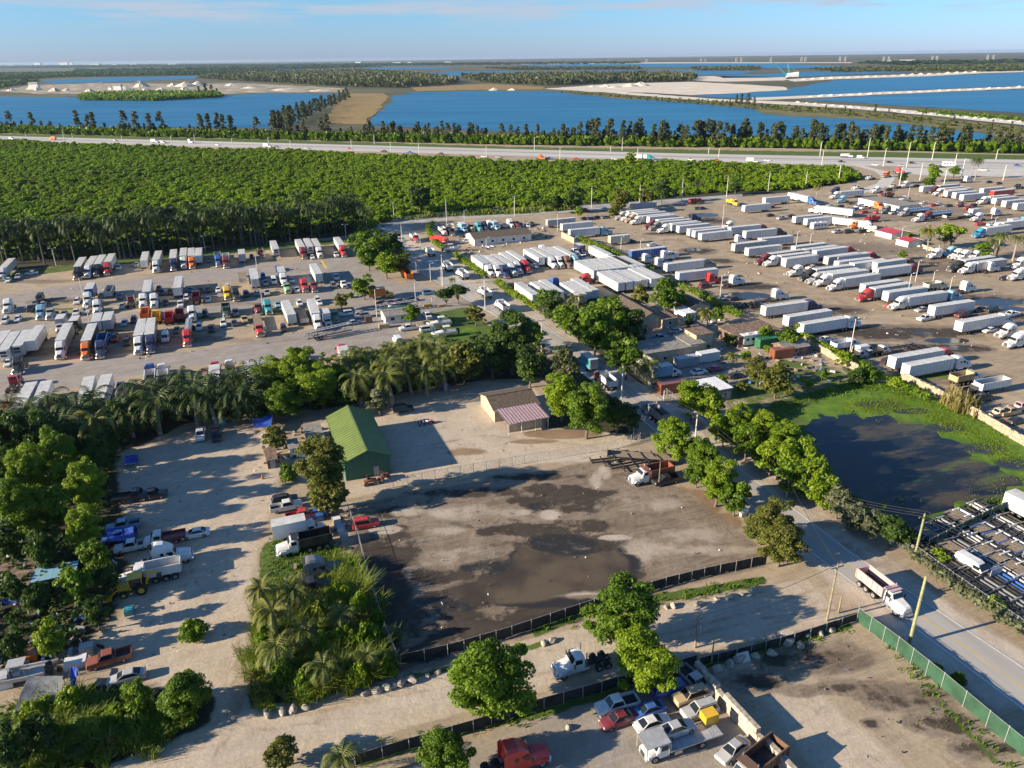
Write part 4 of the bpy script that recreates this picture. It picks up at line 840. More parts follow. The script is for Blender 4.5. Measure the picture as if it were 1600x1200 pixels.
rows("along left park's wide aisle", 'S', """trailer white 1 538 N; reefer white 17 540; reefer silver 37 535; trailer white 57 528; sedan white 13 566; tractor black 29 570; rig white/tan 95 547; rig orange/black 135 548; rig navy/blue 157 546 S dumptrailer; pickup maroon 179 527; pickup black 198 533; pickup grey 170 525;
rig white/tan 217 540; rig navy/tan 235 538; van white 258 526; sedan darkgreen 276 515; rig red/silver 293 528 S tank; suv white 311 510; pickup black 330 512; suv white 349 504; sedan navy 366 504; pickup tan 382 498; dayrig red/tan 405 514 S flatbed; trailer white 451 487 N; suv black 443 512; rig white/white 496 504; suv white 540 489 W; suv silver 565 492 W; sedan silver 553 503 30; carrier black 515 517 32""")
rows('beneath the near palm hedge', 'N', """daycab red 22 597; sedan red 12 628; trailer white 41 626; trailer white 67 622; trailer white 137 615; trailer white 162 611; sedan blue 188 601; rig blue/white 236 580 N dumptrailer; rig white/white 256 580 N dumptrailer; flatbed silver 323 596; rig red/white 337 577; rig white/tan 360 574 N dumptrailer; trailer white 391 588; boxtruck white 409 574; van white 459 556; pickup silver 478 560; rig red/white 534 549 N short; skeletal black 555 555; van white 621 530 N""")
rows('by the green roofed gatehouse', 'E', """boxtruck yellow/orange 595 457 E; sedan black 598 473; sedan silver 604 476; sedan maroon 612 472; sedan white 618 477; sedan black 626 470; sedan black 632 476; carrier silver 620 478 E; sedan black 644 467; suv lightblue 670 456; suv silver 566 491; pickup white 638 511 W; suv white 668 513 E; boat white 687 503 W; boat white 695 518 W; pickup white 668 492 S; dumptrailer orange 636 428 S""")
rows('on the long street', 'N', """dump red/white 648 371 S; dump white 671 392; dump white 699 415; dump white 722 427; dump white 757 456; dump white 784 477; boxtruck teal 917 563; dump red/white 946 592; dump grey/grey 1023 643; dump white/pink 1381 922 S""")
rows('behind the long tan building', 'S', """dump white 692 360; dump black 704 361; pickup blue 717 358; boxtruck lightblue 724 355; daycab tan 735 355; tractor teal 748 355; tractor navy 757 354; tractor white 766 352; boxtruck lightblue 774 352; flatbed black 782 350; sedan silver 787 354; tractor white 797 350; daycab maroon 806 350; suv silver 814 351; sedan white 824 352; sedan black 831 349; pickup white 727 376 20; dumptrailer red 686 374 -40; pickup silver 693 381; boat white 706 387 20""")
rows("in middle yard's first rank", 'S', """rig white 764 424; rig white 776 424; rig navy 787 425; rig white 799 422; rig white 808 419; rig red 821 417; trailer white 834 401; sedan white 836 415; rig white 862 411; rig white 873 410; rig brown 886 410; rig lightblue 899 409; daycab white 911 403; boxtruck navy 908 389; daycab white 897 393; trailer white 938 396; tractor white 848 392""")
rows("in middle yard's second rank", 'N', """daycab red 921 413 W; daycab green 926 417 W; rig white 950 406; rig white 959 409; trailer white 823 457; tractor white 832 450; trailer white 849 456; trailer white 861 453; tractor red 914 437 W; tractor blue 866 443; trailer white 895 456; trailer white 905 453; trailer white 913 450; pickup black 798 447 20; sedan maroon 820 447; dumptrailer silver 1000 560 N""")
p0 = g(972, 449, 2.5)
for row, (n, off, sh) in enumerate([(6, 8.5, 0), (7, 26.2, -.6)]):
    for i in range(n):
        q = p0 + UX * (3.15 * i + sh) + VY * off
        put('trailer', 'white', (q.x, q.y, .012), HEAD['N'] + R_(random.uniform(-.6, .6)), 'in %s packed trailer rank' % ('near', 'far')[row])
rows("along right park's hedge side", 'E', """rig navy/white 1267 479; rig white/white 1327 505; trailer white 1262 496; tractor white 1215 461; skeletal black 1193 472; skeletal black 1160 476; tractor red 1112 436; suv maroon 1102 446; tractor white 1148 439; sedan silver 1136 465; sedan black 1148 466; rig grey/white 1104 413; trailer white 1089 428; trailer blue 1012 394; tractor blue 1028 394 W; tractor white 1011 405; tractor white 1031 411; tractor white 1040 400; daycab white 1046 399; sedan white 1020 382;
rig white/white 1496 568; rig red/white 1477 556; dump white/tan 1510 589; dumptrailer white 1551 600; dump white 1322 538; sedan white 1291 529; van white 1352 545; utility silver 1338 554; utility white 1374 547; skeletal black 1400 543; suv black 1390 564; utility silver 1520 608; suv black 1538 620; pickup cream 1560 644; pickup tan 1577 642; sedan black 1589 656; pickup pink 1594 634; sedan silver 1360 550""")
rows("in right park's left block", 'E', """short cream 967 373; sedan black 986 376; trailer silver 876 346; trailer white 901 353; rig lightblue/white 944 362; sedan black 914 341; sedan navy 924 341; sedan black 934 339; sedan grey 946 339; sedan red 964 336; sedan white 905 370; sedan silver 935 378; rig silver/white 972 338 W; rig white/white 981 340 W; rig tan/white 988 342 W; rig white/white 996 345 W; trailer white 1033 342; rig maroon/white 1018 352 W; rig grey/white 1026 354 W; rig white/white 1039 358 W; trailer white 1071 353; trailer white 1083 356; trailer white 1100 361; trailer white 1107 363; trailer white 1118 367; tractor white 1139 353 W; rig rust/white 1192 358; rig black/white 1217 364; tractor white 1155 375; trailer silver 1171 384; trailer white 1212 375; trailer white 1193 391; tractor navy 1084 341; trailer silver 1005 321; dump maroon 1088 314; sedan green 1090 325; sedan navy 1098 325; dump yellow 1145 316 S; suv red 915 328; sedan white 946 326""")
rows("in right park's middle block", 'W', """rig maroon/black 1194 406; rig white/white 1207 409; trailer white 1250 407; trailer white 1264 388; trailer silver 1281 392; rig red/white 1327 393 E; trailer silver 1316 404; rig red/white 1362 402 E; trailer white 1334 411; trailer white 1356 414; sedan white 1268 417; tractor white 1245 424; rig black/white 1264 431; rig silver/white 1275 436; rig white/white 1288 439; rig white/white 1308 446; rig maroon/white 1427 421 E; rig brown/white 1420 412 E; trailer silver 1376 447; rig red/white 1354 462; trailer white 1414 459; rig white/white 1406 475; tractor lightblue 1488 464 E; trailer white 1487 480 E; pickup white 1446 496; sedan silver 1440 483; sedan red 1392 477; suv maroon 1503 491; suv black 1549 483; sedan black 1532 483; rig white/white 1567 501 E; sedan white 1546 515; pickup white 1580 490; tractor white 1574 518; rig white/white 1588 533""")
rows("in right park's far block", 'W', """tractor white 1463 397; tractor lightblue 1485 394; tractor white 1496 398; tractor white 1507 400; tractor white 1525 400; rig black/silver 1495 417; rig white/silver 1513 420; tractor white 1548 418 E; tractor white 1510 449 E; dump cream 1462 446 E; rig white/white 1590 430; tractor white 1594 412; sedan black 1570 434;
rig blue/white 1269 315 S; trailer white 1213 312; flatbed white 1194 322; trailer white 1182 324; sedan black 1203 336; pickup silver 1222 340; sedan black 1236 337; trailer white 1262 341 E; trailer white 1278 345 E; rv white 1280 352 E; rig white/white 1357 353 -42; rig white/white 1276 328 138; tractor orange 1338 351; pickup silver 1309 361; pickup black 1325 361; suv black 1346 361; rig white/white 1306 306; tractor lightblue 1316 312; tractor navy 1306 298; sedan black 1330 317""")
rows('near the flat grey shed', 'W', """sedan red 1350 331; suv white 1350 324; tractor orange 1371 322 S; sedan red 1372 331; tractor grey 1385 328; sedan teal 1408 327; pickup silver 1397 332; rig silver/silver 1415 332 W tank; rig maroon/silver 1449 337 W tank; tractor white 1437 341; flatbed silver 1492 338; boxtruck white 1519 332; dump red 1361 342; sedan white 1443 317; sedan red 1458 320; sedan white 1466 318; sedan black 1482 321; sedan maroon 1500 321; sedan grey 1500 317; pickup red 1513 324; suv black 1520 321; sedan silver 1420 319; boat white 1413 311; sedan white 1478 336; tractor white 1528 340; pickup red 1531 349; suv white 1549 350; tractor white 1555 332 E; rig cyan/white 1531 365; rig white/white 1556 356; boxtruck white 1580 348; suv white 1590 354; boxtruck teal 1601 345;
sedan blue 1334 326; van white 1342 322; sedan white 1296 321; suv black 1312 323; pickup red 1380 304; dump rust 1385 305; tractor white 1370 297; daycab cream 1397 291; tractor white 1415 289; daycab white 1340 293; suv black 1388 296; sedan black 1432 290; van black 1448 281; tractor white 1511 281 E; sedan black 1545 284; sedan maroon 1560 286; daycab black 1592 291; short white 1449 295; rig maroon/silver 1460 297; rig white/white 1467 301; rig tan/silver 1478 303; trailer white 1494 301; trailer white 1508 304; trailer white 1520 307; trailer red 1566 301; trailer white 1550 297; rig white/white 1537 314; trailer white 1570 312; trailer white 1586 317; sedan white 1526 308; trailer white 1604 321""")
HEAD['F'] = R_(-18.3); HEAD['B'] = R_(161.7)
rows('on the far highway', 'F', """van white 18 216 F; boxtruck orange 82 216 B; boxtruck white 242 220; van silver 255 222; pickup black 297 221; tractor white 297 221; boxtruck white 418 227; sedan black 432 229; sedan red 545 232 B; pickup black 600 236; pickup blue 640 238; suv maroon 688 240 B; sedan white 756 244; sedan silver 779 245; tractor orange 845 246; pickup blue 858 247; pickup red 900 248; rig teal/white 1015 246; boxtruck white 1175 250; sedan white 1199 250; dump white 1323 243; van white 1345 245; sedan black 1315 252; sedan white 1368 257; sedan black 1390 253; sedan silver 1410 258; sedan black 1425 254; rv white 1483 256; sedan blue 1590 258; sedan white 340 226; sedan black 180 219; sedan silver 480 231; sedan grey 720 243; suv white 1080 249; sedan red 1120 250; sedan white 960 248; tractor red 1404 267 -40; tractor orange 1385 273 -150; daycab white 1360 277 -150; sedan black 1470 260; pickup white 1535 265""")
rows('in the left dirt yard', 'W', """pickup lightblue 192 819; pickup blue 187 836; pickup white 206 851; utility white/maroon 256 839 W; sedan white 305 832; tractor white 258 867 E; dump white 236 893 W; pickup rust 170 1026 205; sedan silver 197 1056 200; pickup white 313 677 S; pickup black 337 678 S; suv black 445 779 E; pickup white 447 789 E; pickup red 472 803 E; sedan blue 497 800 E; boxtruck white 466 823 E; dump white/black 476 846 W; tractor grey 494 889 E; daycab black 478 918 E; suv red 571 816 15; boat silver 22 1052 200; suv black 630 637 15; utility black 205 774 15; pickup black 236 771 15""")
rows('on the dark lot', 'W', """dump white/rust 1018 739 W; pickup black 1040 748; skeletal black 972 716 190; skeletal black 1000 722 200; flatbed silver 1004 712 170""")
rows('in the small bottom yard', 'W', """pickup white 964 1098; sedan maroon 966 1122; sedan blue 1012 1108; suv blue 1044 1072 20; suv tan 1079 1085; suv silver 1093 1107; sedan white 1020 1128 20; rollback white 1062 1154 200; sedan silver 1145 1170 215; dump silver/brown 1180 1196 215; tractor red 806 1183 E; pickup silver 1086 1062 -60""")
rows('on the dirt lane', 'W', """daycab white 908 1032 200""")
rows('beside the houses', 'E', """suv white 1035 559; boxtruck white/lightblue 1040 579; container silver 1072 564; container white 1106 556; container rust 1046 604; rv white 1178 528; sedan black 1150 586; container green 1198 534; sedan silver 1056 516; pickup lightblue 1030 527; sedan white 1092 580; sedan maroon 1118 575""")
rows('in the trailer frame yard', '-66', """skeletal black 1473 868; skeletal black 1483 862; flatbed silver 1492 858; skeletal grey 1502 850; skeletal black 1510 846; skeletal silver 1519 842; skeletal black 1529 836; flatbed silver 1540 830; skeletal white 1550 826; skeletal black 1560 822; skeletal silver 1571 815; skeletal black 1582 812; skeletal black 1500 900; skeletal black 1535 918; skeletal grey 1546 912; skeletal black 1556 905; skeletal blue 1566 900; skeletal silver 1577 893; flatbed silver 1589 887; skeletal black 1600 880; skeletal white 1556 858; skeletal blue 1580 856; skeletal black 1594 848; skeletal black 1604 842; trailer white 1648 812; van white 1522 884""")
# the silver saloon strapped on the recovery deck
q = g(1058, 1136, 1.9); put('sedan', 'silver', (q.x, q.y, 1.13), HEAD['E'], 'strapped on the recovery truck')
# ---- labels: colour and kind, what it stands with, then the place in its row
def settle_labels():
    base = {}
    for v in VEH:
        col = v['colour']
        if v['body'] and v['body'] != col: v['phrase2'] = '%s %s with a %s body' % (col, v['phrase'], v['body'])
        else: v['phrase2'] = '%s %s' % (col, v['phrase'])
        if v['extra']: v['phrase2'] += ' behind a %s truck' % v['extra']
        for a, b in (('lightblue', 'pale blue'), ('lightgreen', 'pale green'), ('darkgreen', 'dark green'), ('cyan', 'bright blue')): v['phrase2'] = v['phrase2'].replace(a, b)
        p = v['o'].location; v['sx'] = 800 + FPX * (CAM_R.transposed() @ (Vector(p) - Vector((0, 0, CAM_H)))).x / -(CAM_R.transposed() @ (Vector(p) - Vector((0, 0, CAM_H)))).z
        base.setdefault((v['phrase2'], v['zone']), []).append(v)
    ORD = ['first', 'second', 'third', 'fourth', 'fifth', 'sixth', 'seventh', 'eighth', 'ninth', 'tenth', 'eleventh', 'twelfth', 'thirteenth', 'fourteenth', 'fifteenth', 'sixteenth', 'seventeenth', 'eighteenth', 'nineteenth', 'twentieth']
    for (ph, zone), L_ in base.items():
        L_.sort(key=lambda v: v['sx'])
        for i, v in enumerate(L_):
            if len(L_) == 1: lab = '%s %s' % (ph, zone)
            elif i == 0: lab = 'leftmost %s %s' % (ph, zone)
            elif i == len(L_) - 1: lab = 'rightmost %s %s' % (ph, zone)
            else: lab = '%s-from-left %s %s' % (ORD[min(i, 19)], ph, zone)
            v['o']['label'] = lab
            v['o']['group'] = 'vehicles ' + zone
settle_labels()
# ------------------------------------------------------------------ trees and other plants
def leaf_mat(name, dark, light, trans=.38):
    m = bpy.data.materials.new(name); nt, b = nodes_of(m); N = nt.nodes.new; K = nt.links.new
    at = N('ShaderNodeAttribute'); at.attribute_name = 'tint'; at.attribute_type = 'GEOMETRY'
    oi = N('ShaderNodeObjectInfo'); ad = N('ShaderNodeMath'); ad.operation = 'MULTIPLY_ADD'; ad.inputs[1].default_value = .35
    K(oi.outputs['Random'], ad.inputs[0]); K(at.outputs['Fac'], ad.inputs[2])
    mr = N('ShaderNodeMapRange'); mr.inputs[1].default_value = .05; mr.inputs[2].default_value = 1.2; K(ad.outputs[0], mr.inputs[0])
    mx = N('ShaderNodeMix'); mx.data_type = 'RGBA'; mx.inputs['A'].default_value = (*dark, 1); mx.inputs['B'].default_value = (*light, 1); K(mr.outputs[0], mx.inputs['Factor'])
    K(mx.outputs['Result'], b.inputs['Base Color']); b.inputs['Roughness'].default_value = .55; b.inputs['Specular IOR Level'].default_value = .3
    tr = N('ShaderNodeBsdfTranslucent'); K(mx.outputs['Result'], tr.inputs['Color'])
    ms = N('ShaderNodeMixShader'); ms.inputs[0].default_value = trans; K(b.outputs[0], ms.inputs[1]); K(tr.outputs[0], ms.inputs[2]); K(ms.outputs[0], nt.nodes['Material Output'].inputs['Surface'])
    return m
LM = {'mid': leaf_mat('leaves_mid_green', (.038, .090, .005), (.165, .265, .012)), 'yellow': leaf_mat('leaves_yellow_green', (.075, .145, .006), (.25, .345, .013)),
      'dark': leaf_mat('leaves_dark_green', (.018, .050, .008), (.075, .13, .018)), 'olive': leaf_mat('leaves_olive', (.055, .073, .012), (.19, .20, .034)),
      'silver': leaf_mat('leaves_silver', (.085, .105, .05), (.17, .185, .10)), 'pine': leaf_mat('needles', (.034, .052, .018), (.11, .125, .045), .25),
      'palm': leaf_mat('palm_leaves', (.038, .062, .010), (.15, .17, .03), .2), 'palmdark': leaf_mat('dark_palm_leaves', (.016, .036, .008), (.065, .10, .02), .2),  # palmdark is a darker copy of palm with the belt's shade put in
      'coco': leaf_mat('yellowing_palm_leaves', (.065, .085, .012), (.19, .19, .035), .25), 'reed': leaf_mat('reed_blades', (.060, .115, .008), (.24, .29, .028), .25), 'dryreed': leaf_mat('dry_reed_blades', (.16, .14, .04), (.32, .27, .09), .25)}
BARK = mat('bark', (.13, .105, .08), rough=.95, var=.3, scale=4, bump=.4)
RBARK = mat('shaded_palm_bark', (.085, .08, .065), rough=.9, var=.25, scale=6)  # belt shade put into the trunk colour, darker than the other palms
PBARK = mat('palm_bark', (.26, .235, .20), rough=.9, var=.25, scale=6, bump=.3)
def leaves(cen, rad, n_each, size, rng, up=.45, aspect=1.6, droop=0.0):
    C = np.repeat(cen, n_each, 0); Rr = np.repeat(rad, n_each); n = len(C)
    d = rng.normal(size=(n, 3)); d[:, 2] = np.abs(d[:, 2]) * .8 + d[:, 2] * .25; d /= np.linalg.norm(d, axis=1)[:, None]
    P = C + d * (Rr * rng.uniform(.35, 1.05, n) ** .6)[:, None] * np.array([1, 1, .75])
    nr = d * .8 + rng.normal(size=(n, 3)) * .55 + np.array([0, 0, up]); nr /= np.linalg.norm(nr, axis=1)[:, None]
    t = rng.normal(size=(n, 3)); t[:, 2] -= droop; t -= nr * (t * nr).sum(1)[:, None]; t /= np.linalg.norm(t, axis=1)[:, None]; b = np.cross(nr, t)
    s = (size * rng.uniform(.65, 1.35, n))[:, None]
    V = np.stack([P - t * s * .5 * aspect, P + b * s * .5, P + t * s * .5 * aspect, P - b * s * .5], 1).reshape(-1, 3)
    F = np.arange(4 * n).reshape(n, 4)
    tint = np.repeat(np.repeat(rng.uniform(.0, .5, len(cen)), n_each) + rng.uniform(0, .5, n), 4)
    return V, F, tint
def crown_centres(shape, n, rng):
    out = []; lobes = rng.normal(size=(6, 3)); lobes /= np.linalg.norm(lobes, axis=1)[:, None]
    while len(out) < n:
        p = rng.uniform(-1, 1, 3); r = np.linalg.norm(p)
        if r > 1 or r < .38: continue
        p = p * (.70 + .42 * max(0, (lobes @ (p / r)).max()) ** 3)
        if shape == 'round':
            if p[2] < -.8: continue
            out.append((p[0] * .8, p[1] * .8, 1.0 + p[2] * .78))
        elif shape == 'tall':
            if p[2] < -.85: continue
            out.append((p[0] * .7, p[1] * .7, 1.7 + p[2] * 1.25))
        elif shape == 'flat':
            if p[2] < -.3: continue
            out.append((p[0] * .85, p[1] * .85, 1.05 + p[2] * .42))
        elif shape == 'shrub':
            if p[2] < -.2: continue
            out.append((p[0] * .75, p[1] * .75, .28 + p[2] * .6))
    return np.array(out)
def limb_mesh(name, cen, rng, h0, r0, m):
    mb = MB(); top = (rng.uniform(-.06, .06), rng.uniform(-.06, .06), h0)
    mb.cyl((0, 0, -.05), top, r0, 7, r0 * .7, cap=False)
    pick = cen[rng.permutation(len(cen))[:min(9, len(cen))]]
    for c in pick:
        mid = (np.array(top) * .5 + c * .5) + np.array([0, 0, .05])
        mb.cyl(top, mid, r0 * .5, 5, r0 * .32, cap=False); mb.cyl(mid, c, r0 * .32, 5, r0 * .12, cap=False)
    return mb.mesh(name, m)
TREES = {}
def tree_proto(species, leafm, shape, detail, seed):
    seed = seed % 3 if detail == 'hero' else seed % 4; key = (leafm, shape, detail, seed)
    if key in TREES: return TREES[key]
    rng = np.random.default_rng(seed * 31 + len(leafm) * 7 + len(shape))
    ncl, ne, sz, cr = {'hero': (84, 240, .044, .235), 'mid': (36, 85, .098, .31), 'low': (22, 34, .17, .36)}[detail]
    if shape == 'tall': ncl = int(ncl * 1.4)
    cen = crown_centres(shape, ncl, rng); rad = rng.uniform(.6, 1.2, ncl) * cr
    V, F, T = leaves(cen, rad, ne, sz, rng, droop=.6 if species == 'pine' else 0)
    cm = raw_mesh(species + '_crown', V, F, LM[leafm], tint=T)
    tm = limb_mesh(species + '_trunk', cen, rng,   .12 if shape == 'shrub' else .34, .035 if shape == 'shrub' else .062, BARK)
    TREES[key] = (cm, tm); return TREES[key]
SHAPES = {'round': 1.0, 'tall': 1.7, 'flat': 1.1, 'shrub': .4}
NT = [0]
def tree(px, py, rpx, leafm='mid', shape='round', detail='mid', name='broadleaf_tree', label='', cat='tree', group=None, squash=1.0):
    k = SHAPES[shape]; z = 3.0
    for _ in range(4):
        p = g(px, py, z); r = rpx / ppm(p); z = r * k * squash
    NT[0] += 1; sd = NT[0] % {'hero': 5, 'mid': 6, 'low': 5}[detail]
    cm, tm = tree_proto(name, leafm, shape, detail, sd)
    t = thing(name, label, cat, (p.x, p.y, 0), random.uniform(0, 6.28), group); t.scale = (r, r * random.uniform(.92, 1.08), r * squash * random.uniform(.95, 1.08))
    link('crown', cm, t); link('trunk', tm, t)
    return t
def frond(mb_v, mb_f, tint, base, az, elev, length, droop, nleaf, lw, rng, tt):
    # a midrib that arches over, with leaflets hanging from both sides
    pts = []; p = np.array(base, float); e = elev; seg = length / 8
    for i in range(9):
        pts.append(p.copy()); p = p + seg * np.array([math.cos(az) * math.cos(e), math.sin(az) * math.cos(e), math.sin(e)]); e -= droop / 8 * (1 + i * .15)
    pts = np.array(pts); side = np.array([-math.sin(az), math.cos(az), 0])
    for k in range(nleaf):
        f = .12 + .88 * k / (nleaf - 1); i = min(7, int(f * 8)); q = pts[i] + (pts[i + 1] - pts[i]) * (f * 8 - i); dirv = pts[i + 1] - pts[i]; dirv /= np.linalg.norm(dirv)
        ll = lw * math.sin(min(1, .25 + f) * math.pi * .62 + .25) * (1 - .45 * f) * rng.uniform(.85, 1.15)
        for sg in (1, -1):
            tip = q + (side * sg * .78 + dirv * .55 + np.array([0, 0, -.42])) * ll; w = dirv * length * .028
            o = len(mb_v); mb_v += [q - w, q + w, tip + w * .25, tip - w * .25]; mb_f.append((o, o + 1, o + 2, o + 3)); tint += [tt + rng.uniform(0, .35)] * 4
    for i in range(8):                              # the rib itself
        o = len(mb_v); w = side * length * .012; mb_v += [pts[i] - w, pts[i] + w, pts[i + 1] + w * .7, pts[i + 1] - w * .7]; mb_f.append((o, o + 1, o + 2, o + 3)); tint += [.9] * 4
PALMS = {}
def palm_proto(kind, seed, split):
    key = (kind, seed, split)
    if key in PALMS: return PALMS[key]
    rng = np.random.default_rng(seed + 900)
    H, L_, nf, lw, nl, lm, bend = {'royal': (9.0, 4.2, 17, 1.25, 13, 'palmdark', .2), 'coco': (6.5, 4.0, 17, 1.0, 20, 'coco', 1.0), 'clump': (3.2, 2.7, 20, .8, 12, 'palm', .5), 'darkclump': (3.4, 3.6, 18, .9, 12, 'palmdark', .5), 'fan': (7.0, 2.6, 20, .9, 11, 'palm', .3)}[kind]
    mb = MB(); prev = Vector((0, 0, -.1)); b0 = rng.uniform(0, 6.28)
    for i in range(1, 6):
        f = i / 5; q = Vector((math.cos(b0) * bend * f * f, math.sin(b0) * bend * f * f, H * f)); mb.cyl(prev, q, .24 - .09 * (i - 1) / 5, 7, .24 - .09 * i / 5, cap=False); prev = q
    tm = mb.mesh('palm_trunk', RBARK if kind == 'royal' else PBARK); frs = []; v, f, t = [], [], []
    for i in range(nf):
        az = i * 2.39996 + rng.uniform(-.2, .2); el = 1.15 - 1.35 * (i / nf) + rng.uniform(-.12, .12)
        if split: v, f, t = [], [], []
        frond(v, f, t, tuple(prev), az, el, L_ * rng.uniform(.85, 1.1), 1.5 + rng.uniform(-.2, .3), nl, lw, rng, rng.uniform(.1, .6))
        if split: frs.append(raw_mesh('palm_frond', v, f, LM[lm], tint=t))
    if not split: frs = [raw_mesh('palm_crown', v, f, LM[lm], tint=t)]
    PALMS[key] = (tm, frs, H); return PALMS[key]
NP = [0]
def palm(px, py, kind='royal', h=None, label='', group=None, split=False, name='palm_tree', base=False, s=None):
    NP[0] += 1; tm, frs, H = palm_proto(kind, NP[0] % 4, split); h = h or H
    p = g(px, py, 0 if base else h); sc = h / H if s is None else s
    t = thing(name, label, 'palm tree', (p.x, p.y, 0), random.uniform(0, 6.28), group)
    t.scale = (sc * random.uniform(.9, 1.1) if s is None else s, sc if s is None else s, h / H)
    link('trunk', tm, t)
    for fm in frs: link('frond' if split else 'crown', fm, t)
    return t
# -- specimen trees near the camera
tree(766, 1066, 80, 'mid', 'round', 'hero', 'broadleaf_tree', 'largest round leafy tree at the south edge of the dirt lane')
tree(976, 960, 66, 'mid', 'round', 'hero', 'broadleaf_tree', 'spreading green tree over the dirt lane beside the black screen fence')
tree(1006, 1030, 64, 'yellow', 'round', 'hero', 'broadleaf_tree', 'yellow-green tree overhanging the white pickup in the small bottom yard')
tree(696, 1185, 52, 'mid', 'round', 'hero', 'broadleaf_tree', 'leafy tree cut off by the bottom edge, left of the red semi truck')
tree(437, 1175, 31, 'olive', 'round', 'mid', 'broadleaf_tree', 'olive tree at the bottom edge beside the dirt lane')
tree(288, 1088, 44, 'mid', 'round', 'hero', 'broadleaf_tree', 'bushy green tree at the corner where the yard track meets the lane')
tree(302, 985, 26, 'mid', 'shrub', 'mid', 'round_bush', 'lone round green bush in the middle of the left dirt yard', 'bush', squash=1.3)
tree(503, 728, 54, 'olive', 'tall', 'hero', 'feathery_tree', 'tall dark olive tree in front of the green roofed barn', squash=.85)
tree(515, 772, 36, 'olive', 'round', 'mid', 'feathery_tree', 'lower olive tree joined to the tall one before the barn')
tree(452, 740, 20, 'mid', 'shrub', 'mid', 'round_bush', 'rounded bright green shrub left of the tall olive tree', 'bush', squash=1.4)
tree(592, 628, 24, 'silver', 'round', 'low', 'sparse_tree', 'thin greyish tree behind the green roofed barn')
tree(430, 682, 24, 'olive', 'round', 'mid', 'small_tree', 'small olive tree beside the pens left of the barn')
